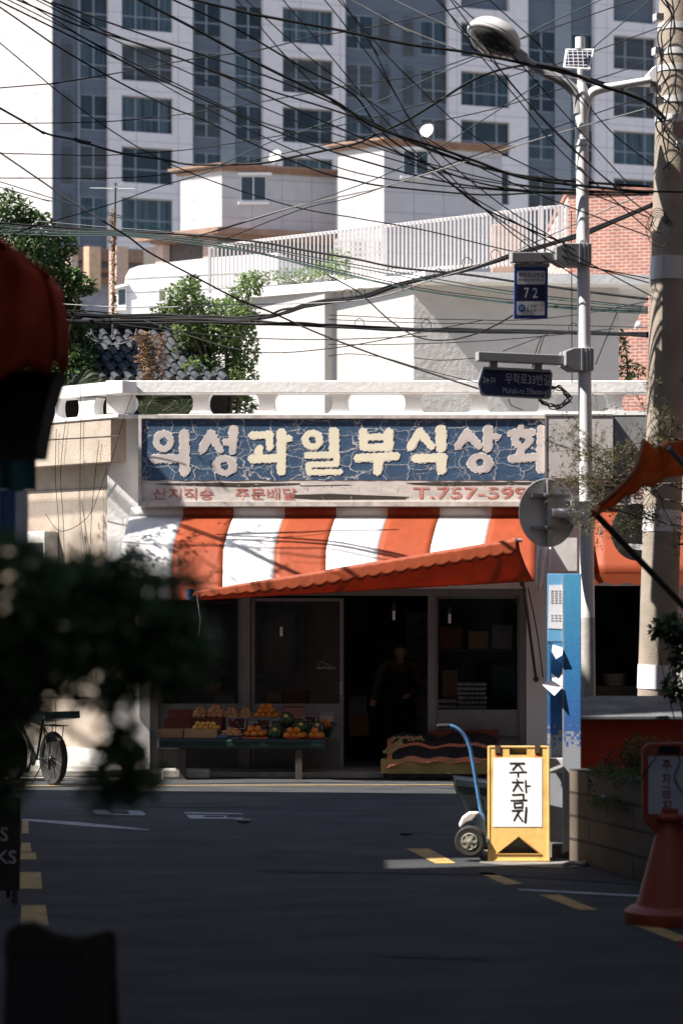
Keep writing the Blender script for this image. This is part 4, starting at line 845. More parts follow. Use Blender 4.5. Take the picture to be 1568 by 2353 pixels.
# signs on the pole
navy_s = M('navy_reflective', (.018, .025, .072, 1), rough=.45, var=.06, scale=3); blue_s = M('blue_sign_border', (.022, .05, .20, 1), rough=.45, var=.05)
paper_w = M('white_reflective', (.62, .62, .64, 1), rough=.5, var=.04); sign_tx = M('pale_sign_letters', (.50, .51, .54, 1), rough=.5, var=.03)
RS = RAD(13)                                             # sign faces turn a little to the right
sn = V((sin(RS), -cos(RS), 0)); sx = V((cos(RS), sin(RS), 0))
def S_(u, v, O, d=0.0): return rayplane(u, v, (O.x, O.y), sn, d)
def plate(mb, O, pts, d1, th): mb.prism([S_(u, v, O, d1) for u, v in pts], -sn * th)
def rrect(u0, u1, v0, v1, r, n=4):
    out = []
    for cx, cy, a in ((u1 - r, v1 - r, 0), (u0 + r, v1 - r, 90), (u0 + r, v0 + r, 180), (u1 - r, v0 + r, 270)):
        for i in range(n + 1): t = RAD(a + 90 * i / n); out.append((cx + r * cos(t), cy + r * sin(t)))
    return out
def stext(s, O, u0, u1, v0, v1, mat, par, d=.012, off=0.0, org=None):
    a = S_(u0, v1, O, d); return text_part(s, a, S_(u1, v1, O, d) - a, S_(u0, v0, O, d) - a, mat, par, 'lettering', off, org)
O1 = Q(1219, 670, YP - .1)
s72 = thing('house_number_sign', 'small upright blue house number sign reading 72 hung from the lamp pole', 'street sign', O1)
m = MB(O1); plate(m, O1, [(1180, 732), (1257, 732), (1258, 612), (1181, 612)], 0, .02); m.build('plate', blue_s, s72, bevel=.004)
for q in (rrect(1187.5, 1251, 622, 653, 3), rrect(1186.5, 1250, 692, 724, 3)): m = MB(O1); plate(m, O1, q, .003, .002); m.build('white_panel', paper_w, s72)
m = MB(O1); plate(m, O1, [(1187, 690), (1250.5, 690), (1251, 655), (1187.5, 655)], .003, .002); m.build('number_panel', navy_s, s72)
ink = M('dark_print', (.02, .022, .04, 1)); redp = M('red_print', (.45, .06, .05, 1))
stext('무학로33번길', O1, 1190, 1249, 626, 637, ink, s72, .006, .008, O1); stext('Muhak-ro 33beon-gil', O1, 1191, 1248, 640, 646, ink, s72, .006, .008, O1)
stext('7', O1, 1203, 1214, 661, 684, paper_w, s72, .006, .012, O1); stext('2', O1, 1222, 1234, 661, 684, paper_w, s72, .006, .012, O1)
stext('경찰', O1, 1217, 1231, 699, 706, ink, s72, .006, .01, O1); stext('소방', O1, 1217, 1231, 709, 716, ink, s72, .006, .01, O1)
stext('112', O1, 1234, 1245, 699, 706, redp, s72, .006, .01, O1); stext('119', O1, 1234, 1245, 709, 716, redp, s72, .006, .01, O1)
m = MB(O1); 
for r, k in ((8.6, .006),): plate(m, O1, [(1197.5 + r * cos(2 * pi * i / 20), 707.5 + r * 1.0 * sin(2 * pi * i / 20)) for i in range(20)], k, .002)
m.build('emblem', blue_s, s72)
m = MB(O1); plate(m, O1, [(1197.5 + 5.6 * cos(2 * pi * i / 16), 707.5 + 5.6 * sin(2 * pi * i / 16)) for i in range(16)], .009, .002); m.build('emblem_centre', M('emblem_blue', (.14, .26, .42, 1), var=.3, scale=60), s72)
m = MB(O1); m.tube(spline([S_(1213, 701, O1, .008), S_(1210, 706, O1, .008), S_(1211, 711, O1, .008), S_(1215, 715, O1, .008)], 4), [.006] + [.004] * 11 + [.006], 6); m.build('phone_mark', ink, s72)
m = MB(O1)
plate(m, O1, [(1175, 602), (1290, 602), (1290, 579), (1175, 579)], .04, .09); plate(m, O1, [(1199, 611), (1214, 611), (1214, 602), (1199, 602)], .02, .05); plate(m, O1, [(1232, 611), (1247, 611), (1247, 602), (1232, 602)], .02, .05); plate(m, O1, [(1182, 613), (1262, 613), (1262, 605), (1182, 605)], .01, .04)
m.build('hanger_arm', grey_st, s72, bevel=.006)
def clampbox(O, par, u0, u1, v0, v1, taper=True):
    m = MB(O); pts = [(u0 + 20, v1), (u1, v1), (u1, v0), (u0 + 20, v0), (u0, v0 + 8), (u0, v1 - 12)]
    plate(m, O, pts, .09, .19); m.build('pole_clamp', grey_st, par, bevel=.008)
    m = MB(O); 
    for u in (u1 - 28, u1 - 18, u1 - 10): plate(m, O, [(u, v1 - 1), (u + 4, v1 - 1), (u + 4, v0 + 1), (u, v0 + 1)], .098, .01)
    m.build('clamp_ribs', grey_st, par)
clampbox(O1, s72, 1276, 1358, 558, 609)
O2 = Q(1185, 880, YP - .12)
sar = thing('street_name_sign', 'long navy street name sign with pale Korean and Latin letters hung from the lamp pole', 'street sign', O2)
rim_m = M('pale_sign_rim', (.30, .33, .38, 1), rough=.5)
m = MB(O2); plate(m, O2, [(1110, 909), (1102, 904), (1097, 880), (1106, 848), (1114, 843), (1262, 850), (1268, 856), (1265, 912), (1260, 917)], 0, .02); m.build('plate', rim_m, sar)
m = MB(O2); plate(m, O2, [(1113, 905), (1106, 901), (1101, 880), (1110, 851), (1116, 847), (1260, 853.5), (1264, 858), (1261.5, 908), (1257, 913)], .003, .002); m.build('panel', navy_s, sar)
def stext2(s, u0, u1, v0, v1, sk=.045, off=0.0):
    a = S_(u0, v1, O2, .006); return text_part(s, a, S_(u1, v1 + (u1 - u0) * sk, O2, .006) - a, S_(u0, v0, O2, .006) - a, sign_tx, sar, 'lettering', off, O2)
stext2('무학로33번길', 1160, 1262, 856, 881, off=.0); stext2('Muhak-ro 33beon-gil', 1154, 1260, 889, 908); stext2('2←74', 1109, 1137, 866, 879)
m = MB(O2); plate(m, O2, [(1098, 828), (1310, 838), (1310, 816), (1098, 807)], .05, .10); m.build('hanger_arm', grey_st, sar, bevel=.006)
m = MB(O2); plate(m, O2, [(1126, 846), (1142, 846), (1142, 827), (1126, 827)], .02, .05); plate(m, O2, [(1228, 851), (1244, 851), (1244, 831), (1228, 831)], .02, .05); plate(m, O2, [(1112, 848), (1264, 855), (1264, 849), (1112, 842)], .02, .05); m.build('hanger', grey_st, sar)
clampbox(O2, sar, 1298, 1363, 798, 851)
O3 = Q(1256, 1178, YP - .15)
rs = thing('round_sign', 'round traffic sign seen from its bare metal back on the lamp pole', 'traffic sign', O3)
RR = RAD(30); rn = V((sin(RR), -cos(RR), 0)); rx = V((cos(RR), sin(RR), 0)); rad = 77 / SP
alu = M('dull_aluminium', (.62, .62, .61, 1), rough=.45, var=.3, scale=2.5, metal=.25)
def disc(O, n, r, th, seg=48): 
    x = n.cross(V((0, 0, 1))).normalized(); return [O + x * (r * cos(2 * pi * i / seg)) + V((0, 0, r * sin(2 * pi * i / seg))) for i in range(seg)]
m = MB(O3); m.prism(disc(O3, rn, rad, 0), -rn * .006); m.build('disc', alu, rs)
m = MB(O3); d_ = disc(O3 + rn * .002, rn, rad, 0); m.tube(d_ + [d_[0]], .007, 6, False); m.build('rim', alu, rs)
m = MB(O3); m.beam(O3 + rn * .03 + V((0, 0, -rad * .97)), O3 + rn * .03 + V((0, 0, rad * .97)), .05, .03, tuple(rn)); m.build('back_bar', M('light_aluminium', (.55, .55, .55, 1), rough=.4, metal=.6), rs)
for z in (.5, -.45):
    m = MB(O3); m.beam(O3 + rn * .015 + rx * (-rad * .62) + V((0, 0, rad * z)), O3 + rn * .015 + rx * (rad * .72) + V((0, 0, rad * z)), .03, .06, tuple(rn)); m.ball(O3 + rn * .05 + rx * -.05 + V((0, 0, rad * z)), .022); m.build('brace', grey_st, rs)
m = MB(O3); m.tube([O3 + rn * .06, Q(1322, 1178, YP - .04)], [.035, .05], 12); m.beam(Q(1305, 1178, YP - .05), Q(1352, 1178, YP), .12, .2); m.build('arm', white_st, rs)
# grey junction loops and a coil of cable behind the street name sign
def loopcoil(c, r, n, label):
    rg = random.Random(9); m = MB(c)
    for k in range(n):
        a = [c + V(((r + rg.uniform(-.04, .04)) * cos(t) + rg.uniform(-.01, .01), rg.uniform(-.04, .04), (r * .62 + rg.uniform(-.03, .03)) * sin(t))) for t in [2 * pi * i / 14 for i in range(15)]]
        m.tube(spline(a, 3), .006, 5)
    return tag(m.build('cable_coil', cable_m, smooth=True), label, 'cable coil')
cable_m = M('black_cable', (.007, .007, .008, 1), rough=.65, var=.3, scale=4, spec=.15)
loopcoil(Q(1272, 912, 22.5), .14, 5, 'coil of black cable hanging behind the street name sign')

# ---------------------------------------------------------------- concrete utility pole
conc_p = M('pole_concrete', (.30, .255, .21, 1), rough=.9, var=.14, scale=5, bump=.35, bscale=90, dirt=(.19, .16, .13, 1), dscale=2, damt=.6)
uo = V((Q(1505, 1411).x, 21.4, 0)); up_ = thing('utility_pole', 'thick leaning concrete utility pole wrapped with pale metal bands', 'utility pole', uo)
def UP(v): t = v / 1600.0; return (1558 + (1506 - 1558) * t, 43 - 2 * t + 2)    # centre column and half width
def upt(v): c, w = UP(v); return P(c, v, 21.4), w * 21.4 / FU
a0, r0 = upt(-80); a1, r1 = upt(1600); k = (a1 - a0) / (a1.z - a0.z); bs = a1 - k * a1.z
m = MB(uo); m.tube([bs, a1, a0], [r1 + .02, r1, r0], 32); m.build('shaft', conc_p, up_, smooth=True)
def wrapband(name, v0, v1, mat, grow=.004, seams=()):
    p, r = upt(v0); q, r2 = upt(v1); m = MB(uo); m.tube([p, q], [r + grow, r2 + grow], 32)
    for s in seams: a = RAD(s); m.beam(p + V((cos(a) * (r + grow), sin(a) * (r + grow), 0)), q + V((cos(a) * (r2 + grow), sin(a) * (r2 + grow), 0)), .02, .02)
    return m.build(name, mat, up_, smooth=True)
band_m = M('galvanised_sheet', (.55, .55, .56, 1), rough=.5, var=.08, scale=4, metal=.2)
wrapband('metal_sheet', 592, 645, band_m, .006, (-120, -60)); wrapband('metal_sheet', 1172, 1222, M('dusty_white_sheet', (.62, .60, .60, 1), rough=.6, var=.1, scale=5), .005); wrapband('paper_notice', 1527, 1582, M('notice_paper', (.70, .71, .76, 1), rough=.8, var=.03), .006)
for v in (60, 118, 155, 228, 270): wrapband('steel_band', v, v + 14, band_m, .008)
for v, du in ((40, -46), (118, -46), (205, -47), (232, -40), (270, 6), (330, 10)):
    m = MB(uo); c, w = UP(v); m.box(P(c + du, v, 21.1), (.07, .08, .06), .3); m.cyl(P(c + du - 5, v, 21.1), P(c + du + 6, v, 21.1), .018)
    m.build('insulator', M('pale_fittings', (.55, .54, .53, 1), rough=.5), up_)
for v in (505, 870, 1250): m = MB(uo); m.tube([P(UP(v)[0] + 22, v, 21.35), P(UP(v)[0] + 58, v, 21.2)], .011, 6); m.build('step_bolt', M('rust', (.16, .09, .05, 1)), up_)
rg = random.Random(21)
for k in range(5):                                        # loose cables that run down the pole
    c = [P(1525 + rg.uniform(-14, 30) + 14 * sin(v / 60.0 + k), v, 21.0 - .05 * k) for v in range(-60, 330 + 25 * k, 45)]; m = MB(c[0]); m.tube(spline(c, 4), .007, 6)
    tag(m.build('pole_cable', cable_m, smooth=True), 'loose black cable running down the top of the concrete utility pole', 'cable', 'loose cables down the concrete pole')
for k in range(5):
    c = [P(1512 + 16 * cos(t) * (1 + .2 * k) + rg.uniform(-3, 3), 498 + 3 * k + (26 + 8 * k) * sin(t) + (26 if t > 3 else 0), 20.95) for t in [i * .55 for i in range(12)]]; m = MB(c[0]); m.tube(spline(c, 4), .003, 4)
    tag(m.build('wire_loop', cable_m), 'thin curl of wire hanging on the concrete pole at the brick wall', 'wire', 'thin wire curls on the concrete pole')
# second round sign, dark, on the concrete pole
O4 = P(1462, 1222, 21.9); r4 = 66 * 21.9 / FU
t2 = thing('round_sign', 'dark round sign seen from behind, half hidden by the concrete pole', 'traffic sign', O4); m = MB(O4); m.prism(disc(O4, V((.35, -.94, 0)), r4, 0), (0, .006, 0)); m.build('disc', M('dark_sign_back', (.12, .13, .13, 1), rough=.4, metal=.5), t2)
m = MB(O4); m.beam(P(1440, 1255, 21.85), P(1495, 1258, 21.6), .03, .05); m.build('brace', grey_st, t2)

# ---------------------------------------------------------------- blue perforated metal post
post_m = bpy.data.materials.new('blue_to_grey_dotted_sheet'); post_m.use_nodes = True
def postmat():
    n, L, b = nodes_of(post_m); b.inputs['Roughness'].default_value = .38; tc = n.new('ShaderNodeTexCoord'); s = n.new('ShaderNodeSeparateXYZ'); L.new(tc.outputs['Object'], s.inputs[0])
    r = n.new('ShaderNodeValToRGB'); mr = n.new('ShaderNodeMapRange'); mr.inputs[2].default_value = 2.35; L.new(s.outputs[2], mr.inputs[0])
    e = r.color_ramp.elements; e[0].position = 0; e[0].color = (.36, .38, .41, 1); e[1].position = 1; e[1].color = (.09, .38, .62, 1)
    for p, c in ((.405, (.37, .39, .43, 1)), (.425, (.05, .13, .38, 1)), (.60, (.045, .21, .50, 1))): x = e.new(p); x.color = c
    # scattered dots that break the edge of the blue
    px = n.new('ShaderNodeCombineXYZ'); L.new(s.outputs[0], px.inputs[0]); L.new(s.outputs[2], px.inputs[1])
    vo = n.new('ShaderNodeTexVoronoi'); vo.inputs['Scale'].default_value = 48; vo.inputs['Randomness'].default_value = 0.0; L.new(px.outputs[0], vo.inputs[0])
    rw = n.new('ShaderNodeTexWhiteNoise'); L.new(vo.outputs['Position'], rw.inputs[0]); jit = n.new('ShaderNodeMath'); jit.operation = 'MULTIPLY_ADD'; L.new(rw.outputs[0], jit.inputs[0]); jit.inputs[1].default_value = .22; jit.inputs[2].default_value = -.11
    vs = n.new('ShaderNodeSeparateXYZ'); L.new(vo.outputs['Position'], vs.inputs[0]); sc = n.new('ShaderNodeMath'); sc.operation = 'DIVIDE'; L.new(vs.outputs[1], sc.inputs[0]); sc.inputs[1].default_value = 48.0
    ad = n.new('ShaderNodeMath'); L.new(s.outputs[2], ad.inputs[0]); L.new(jit.outputs[0], ad.inputs[1]); L.new(ad.outputs[0], mr.inputs[0]); L.new(mr.outputs[0], r.inputs[0])
    v2 = n.new('ShaderNodeTexVoronoi'); v2.inputs['Scale'].default_value = 52; v2.inputs['Randomness'].default_value = 0.0; mp = n.new('ShaderNodeMapping'); mp.inputs['Rotation'].default_value = (0, 0, RAD(45)); L.new(px.outputs[0], mp.inputs[0]); L.new(mp.outputs[0], v2.inputs[0])
    d = n.new('ShaderNodeMapRange'); d.inputs[1].default_value = .34; d.inputs[2].default_value = .42; d.inputs[3].default_value = .62; d.inputs[4].default_value = 1; L.new(v2.outputs['Distance'], d.inputs[0])
    cb = n.new('ShaderNodeCombineColor'); [L.new(d.outputs[0], cb.inputs[i]) for i in range(3)]; x = n.new('ShaderNodeMix'); x.data_type = 'RGBA'; x.blend_type = 'MULTIPLY'; x.inputs[0].default_value = 1; L.new(r.outputs[0], x.inputs[6]); L.new(cb.outputs[0], x.inputs[7]); L.new(x.outputs[2], b.inputs['Base Color'])
    bp = n.new('ShaderNodeBump'); bp.inputs['Strength'].default_value = .4; bp.inputs['Distance'].default_value = .004; L.new(v2.outputs['Distance'], bp.inputs['Height']); L.new(bp.outputs[0], b.inputs['Normal'])
postmat()
YB = 19.5; bo_ = V((P(1295, 1411, YB).x, YB, 0))
bp_ = thing('metal_post', 'tall dotted sheet metal post fading from blue at the top to grey below', 'post', bo_)
def PB(u, v, y=YB): return P(u, v, y)
pr = RAD(12); pnr = V((sin(pr) * -1, -cos(pr), 0))
def slabP(mb, u0, u1, v0, v1, d1, th, z0=None):
    q = [rayplane(u, v, (bo_.x, bo_.y), pnr, d1) for u, v in ((u0, v1), (u1, v1), (u1, v0), (u0, v0))]
    if z0 is not None: q[0].z = q[1].z = z0
    mb.prism(q, -pnr * th)
m = MB(bo_); slabP(m, 1294, 1333, 1318, 1960, .02, .02, .06); m.build('front_sheet', post_m, bp_, bevel=.004)
m = MB(bo_); slabP(m, 1262, 1296, 1476, 1990, -.16, .02, .0); m.build('back_sheet', post_m, bp_)
m = MB(bo_); slabP(m, 1256, 1294, 1318, 1474, .01, .02); m.build('head_sheet', M('pale_blue_sheet', (.14, .36, .60, 1), rough=.4, var=.06), bp_, bevel=.004)
m = MB(bo_); e1 = rayplane(1294, 1411, (bo_.x, bo_.y), pnr, .02); e1.z = .05; m.prism([e1, e1 - pnr * .2, e1 - pnr * .2 + V((0, 0, 2.22)), e1 + V((0, 0, 2.22))], V((-.012, 0, 0))); m.build('side_sheet', M('torn_edge_sheet', (.50, .50, .53, 1), rough=.4, var=.4, scale=5), bp_)
m = MB(bo_); slabP(m, 1256, 1262, 1474, 1760, .0, .17); m.build('edge_strip', post_m, bp_)
m = MB(bo_); slabP(m, 1258, 1294, 1742, 1776, .02, .14); m.build('cross_bar', M('pale_bar', (.55, .54, .53, 1), rough=.6, var=.1), bp_, bevel=.004)
m = MB(bo_); slabP(m, 1266, 1340, 1940, 1990, -.02, .10, .0); m.build('foot_bracket', M('rusty_steel', (.20, .14, .10, 1), rough=.8, var=.5, scale=12), bp_)
for u in (1306, 1324, 1270):
    m = MB(bo_); slabP(m, u, u + 4, 1950, 1988, .04, .06, .0); m.build('foot_fin', M('rusty_steel', (.20, .14, .10, 1)), bp_)
for q, l in (([(1260, 1344), (1292, 1343), (1292, 1445), (1258, 1443)], 'white printed notice taped at the head of the blue post'),):
    o = thing('paper_notice', l, 'notice', rayplane(1275, 1395, (bo_.x, bo_.y), pnr, .02)); oo = o.location.copy(); m = MB(oo); m.prism([rayplane(u, v, (bo_.x, bo_.y), pnr, .014) for u, v in q][::-1], -pnr * .002); m.build('sheet', M('notice_paper', (.70, .71, .76, 1)), o)
    m = MB(oo); rg = random.Random(2)
    for r in range(9):
        v = 1356 + r * 5.4 if r < 6 else 1412 + (r - 6) * 6
        for c in range(3): u = 1264 + c * 9; m.prism([rayplane(u + a, v + b, (bo_.x, bo_.y), pnr, .0165) for a, b in ((0, 2.2), (6.5 * rg.uniform(.6, 1), 2.2), (6, 0), (0, 0))], -pnr * .001)
    m.build('print', M('faint_print', (.30, .30, .33, 1)), o)
def flag(pts, d, label):
    q = [rayplane(u, v, (bo_.x, bo_.y), pnr, dd) for (u, v), dd in zip(pts, d)]; m = MB(q[0]); m.poly(q); tag(m.build('torn_paper', M('torn_paper', (.62, .62, .68, 1), rough=.8, var=.1), solid=.002), label, 'paper')
flag([(1268, 1480), (1292, 1488), (1290, 1505), (1276, 1514), (1266, 1496)], (.01, .02, .06, .05, .03), 'small torn white paper stuck high in the hollow of the blue post'); flag([(1244, 1572), (1266, 1562), (1291, 1578), (1272, 1598)], (.02, .05, .03, .08), 'larger torn white sheet hanging out of the blue post'); flag([(1264, 1545), (1282, 1560), (1291, 1548), (1290, 1582), (1268, 1566)], (-.05, -.02, .0, .01, .02), 'folded scrap of white paper above the larger torn sheet')

# ---------------------------------------------------------------- yellow no-parking board
ao_ = V((P(1190, 1411, 19.28).x, 19.28, 0)); ab = thing('folding_sign_board', 'yellow plastic A-board with a white sheet of hand painted Korean letters', 'sign board', ao_)
ypl = M('yellow_plastic', (.72, .46, .15, 1), rough=.5, var=.08, scale=4, dirt=(.42, .24, .07, 1), dscale=4.5, damt=.8, spec=.35, bump=.15, bscale=12)
an = V((-.10, -.98, .17)).normalized()
def AR(u, v, d=0.0):                                    # the leaning front face
    a = (u - CU) / FU; dv = V((a, 1, (CV - v) / FU)); o = V((ao_.x, 19.28, .0)); c = V((0, 0, H)); t = (d + an.dot(o - c)) / an.dot(dv); return c + dv * t
m = MB(ao_); outer = [(1120, 1974), (1124, 1979), (1256, 1979), (1261, 1974), (1260, 1720), (1255, 1713), (1124, 1713), (1119, 1720)]
def aslab(mb, pts, d1, th): mb.prism([AR(u, v, d1) for u, v in pts], -an * th)
for q in ([(1120, 1979), (1138, 1979), (1138, 1713), (1120, 1713)], [(1242, 1979), (1261, 1979), (1260, 1713), (1242, 1713)], [(1138, 1979), (1242, 1979), (1242, 1962), (1138, 1962)], [(1138, 1740), (1242, 1740), (1242, 1734), (1138, 1734)],
          [(1138, 1734), (1169, 1734), (1169, 1713), (1138, 1713)], [(1209, 1734), (1242, 1734), (1242, 1713), (1209, 1713)], [(1169, 1718), (1209, 1718), (1209, 1713), (1169, 1713)], [(1138, 1922), (1242, 1922), (1242, 1740), (1138, 1740)],
          [(1138, 1962), (1190, 1922), (1138, 1922)], [(1242, 1962), (1242, 1922), (1190, 1922)]): aslab(m, q, 0, .035)
m.build('front_panel', ypl, ab)
m = MB(ao_)
for q in ([(1119, 1979), (1125, 1979), (1125, 1713), (1119, 1713)], [(1256, 1979), (1262, 1979), (1261, 1713), (1256, 1713)], [(1125, 1718), (1256, 1718), (1256, 1713), (1125, 1713)], [(1125, 1979), (1256, 1979), (1256, 1973), (1125, 1973)]): aslab(m, q, .006, .03)
m.build('raised_rim', ypl, ab, bevel=.005)
m = MB(ao_); [m.tube([AR(*p, .004), AR(*q, .004)], .006, 6) for p, q in (((1138, 1962), (1190, 1921)), ((1190, 1921), (1242, 1962)), ((1138, 1962), (1242, 1962)))]; m.build('triangle_rim', M('worn_yellow_edge', (.42, .22, .05, 1), rough=.7), ab)
back = [AR(u, v, -.04) for u, v in ((1124, 1713), (1256, 1713))]; bb = [V((back[0].x, 19.85, 0)), V((back[1].x, 19.85, 0))]
m = MB(ao_); m.prism([back[0], back[1], bb[1], bb[0]], V((0, .03, .0))); m.build('rear_panel', M('shaded_grey_plastic', (.20, .19, .18, 1), var=.4, scale=9), ab)  # grey in place of yellow: shade inside the board put into the colour
m = MB(ao_); aslab(m, [(1131, 1899), (1244, 1899), (1244, 1740.5), (1133, 1740.5)], .004, .004); m.build('white_sheet', M('white_enamel', (.84, .83, .82, 1), rough=.4, var=.02, scale=5, dirt=(.66, .60, .55, 1), dscale=5, damt=.25), ab)
for q in ([(1136, 1730), (1148, 1730), (1148, 1712), (1136, 1712)], [(1227, 1730), (1239, 1730), (1239, 1712), (1227, 1712)]): m = MB(ao_); m.prism([AR(u, v, .013) for u, v in q], -an * .02); m.build('hinge_strap', M('rusty_strap', (.055, .028, .015, 1), rough=.8, var=.3), ab)
for q in ([(1136, 1741), (1150, 1741), (1148, 1730), (1136, 1730)], [(1226, 1741), (1240, 1741), (1239, 1730), (1227, 1730)]): m = MB(ao_); m.prism([AR(u, v, .0025) for u, v in q], -an * .002); m.build('rust_stain', M('rust_run', (.55, .17, .04, 1), rough=.8, var=.3), ab)
black_p = M('black_brush_paint', (.014, .014, .016, 1), rough=.5)
K = [(765, 635, 8, 920, 635, 9), (850, 642, 9, 795, 705, 8), (855, 645, 9, 905, 712, 7), (760, 738, 5, 945, 732, 7), (850, 740, 9, 855, 788, 6), (840, 815, 6, 855, 840, 8), (790, 848, 7, 905, 848, 8), (855, 850, 9, 798, 945, 7), (848, 868, 8, 900, 945, 7), (938, 830, 8, 945, 960, 7), (945, 890, 6, 990, 889, 5),
     (795, 990, 8, 915, 985, 8), (915, 985, 8, 912, 1045, 7), (775, 1055, 6, 950, 1050, 8), (812, 1085, 7, 815, 1135, 8), (812, 1083, 7, 905, 1080, 7), (905, 1080, 7, 900, 1135, 8), (815, 1133, 8, 900, 1130, 8), (790, 1170, 8, 900, 1165, 9), (862, 1178, 9, 808, 1278, 7), (850, 1210, 8, 902, 1285, 8), (947, 1135, 9, 935, 1298, 11)]
for i, (a, b) in enumerate(((0, 5), (5, 11), (11, 18), (18, 22))):
    vs, fs = brush_mesh(K[a:b], [], lambda x, y: AR(1015.1 + x * .20346, 1624.2 + y * .20346, .0065), 2.6, .6, 2.0, i); MB(ao_).add(vs, fs).build('letter', black_p, ab)

# ---------------------------------------------------------------- hand truck with a dark crate
co = V((P(1080, 1411, 19.42).x, 19.42, 0)); ct = thing('hand_truck', 'blue and rusty hand truck with a fat tyred wheel beside the yellow board', 'hand truck', co)
YC = 19.42; rub = M('black_rubber', (.022, .020, .019, 1), rough=.8, var=.3, scale=20); bluep = M('worn_blue_paint', (.07, .22, .46, 1), rough=.4, var=.25, scale=6, dirt=(.10, .035, .02, 1), dscale=5.0, damt=.95)
m = MB(co); h_ = spline([P(1003, 1668, YC), P(1030, 1667, YC), P(1048, 1673, YC), P(1066, 1690, YC), P(1078, 1715, YC), P(1087, 1760, YC), P(1100, 1840, YC), P(1112, 1905, YC), P(1120, 1940, YC)], 5); m.tube(h_, .016, 10); m.build('handle_tube', bluep, ct, smooth=True)
m = MB(co); m.tube([P(1003, 1668, YC), P(1032, 1667, YC)], .019, 10); m.build('grip', rub, ct, smooth=True)
wa = V((.30, -.95, 0)).normalized(); wa = V((-.25, -.97, 0)).normalized()
def wheel(c, r, axis, par, tyre, hub, name='wheel'):
    m = MB(c - V((0, 0, 0))); prof = [(r * .52, -.04), (r * .86, -.046), (r * .97, -.03), (r, 0), (r * .97, .03), (r * .86, .046), (r * .52, .04)]
    m.o = par.location.copy(); m.lathe(prof, c, 32, axis); w = m.build(name, tyre, par, smooth=True)
    m = MB(par.location.copy()); m.lathe([(r * .46, .043), (r * .50, .05), (r * .54, .045), (r * .54, .03), (r * .46, .03)], c, 28, axis); m.lathe([(.001, .06), (r * .18, .055), (r * .22, .03), (.001, .03)], c, 16, axis)
    x = axis.cross(V((0, 0, 1))).normalized()
    for i in range(6):
        a = 2 * pi * i / 6; d = x * cos(a) + V((0, 0, sin(a))); m.beam(c + axis * .045 + d * r * .18, c + axis * .045 + d * r * .46, .018, .014, tuple(axis))
    m.build('rim', hub, w); m = MB(par.location.copy()); m.lathe([(.001, .028), (r * .6, .028), (r * .6, .02), (.001, .02)], c, 24, axis); m.build('hub_plate', M('dark_hub', (.03, .028, .026, 1)), w); return w
hubm = M('worn_grey_hub', (.26, .24, .20, 1), rough=.6, var=.2, scale=20)
wheel(P(1080, 1932, YC - .08), 36.5 * 19.34 / FU, wa, ct, rub, hubm); wheel(P(1080, 1932, YC - .08) - wa * .42 , 36.5 * 19.34 / FU, wa, ct, rub, hubm)
m = MB(co); m.beam(P(1080, 1932, YC), P(1080, 1932, YC) - wa * .42, .025); m.build('axle', grey_st, ct)
m = MB(co); m.prism([P(u, v, YC - .02) for u, v in ((1082, 1885), (1100, 1870), (1110, 1868), (1124, 1950), (1112, 1940))], (0, .012, 0)); m.build('wheel_guard', M('pale_blue_steel', (.16, .30, .48, 1), rough=.5, var=.15), ct)
m = MB(co); m.prism([P(u, v, YC - .05) for u, v in ((1054, 1895), (1062, 1878), (1078, 1866), (1100, 1866), (1084, 1885), (1070, 1890), (1056, 1902))], (0, .10, 0)); m.build('cloth_wrap', M('dirty_white_cloth', (.66, .60, .58, 1), rough=.9, var=.2, scale=14), ct, bevel=.01)
m = MB(co); m.beam(P(1085, 1948, YC + .1), P(1130, 1960, YC + .1), .30, .012, (0, 0, 1)); m.build('toe_plate', grey_st, ct)
cro = P(1090, 1830, 19.6); cr = thing('plastic_crate', 'tilted dark grey plastic crate loaded on the hand truck', 'crate', cro); dk = M('dark_grey_plastic', (.030, .042, .052, 1), rough=.45, var=.15, scale=5)
m = MB(cro); m.prism([P(u, v, 19.6) for u, v in ((1046, 1792), (1120, 1800), (1120, 1868), (1070, 1868), (1046, 1815))], (0, .36, 0)); m.build('body', dk, cr, bevel=.012)
m = MB(cro); m.prism([P(u, v, 19.585) for u, v in ((1045, 1788), (1124, 1797), (1124, 1812), (1046, 1806))], (0, .39, 0)); m.build('rim', dk, cr, bevel=.006)
m = MB(cro); m.prism([P(u, v, 19.59) for u, v in ((1064, 1826), (1100, 1826), (1100, 1858), (1078, 1858))], (0, .01, 0)); m.build('end_recess', M('near_black_plastic', (.012, .014, .017, 1)), cr)

# ================================================================ right hand side: stall, planter, shrubs, tarpaulin, cone sign
YSf, YSb = 20.0, 20.9
stall_o = P(1450, 1825, YSf); stl = thing('market_stall', 'red market counter with a sloping grey top behind the planter', 'stall', stall_o)
red_m = M('red_painted_board', (.50, .045, .012, 1), rough=.6, var=.10, scale=2, dirt=(.30, .03, .01, 1), damt=.4); gtop = M('grey_counter_sheet', (.10, .105, .11, 1), rough=.8, spec=.15, var=.2, scale=3, dirt=(.3, .3, .3, 1), dscale=3, damt=.4)
m = MB(stall_o); m.prism([P(1318, 1826, YSf), P(1900, 1826, YSf), P(1900, 1652, YSf), P(1318, 1652, YSf)], (0, .7, 0)); m.build('front_board', red_m, stl)
m = MB(stall_o); m.prism([P(1318, 1645, YSf - .12), P(1900, 1645, YSf - .12), P(1900, 1598, YSb), P(1318, 1598, YSb)], (0, 0, -.03)); m.build('counter_top', gtop, stl, bevel=.006)
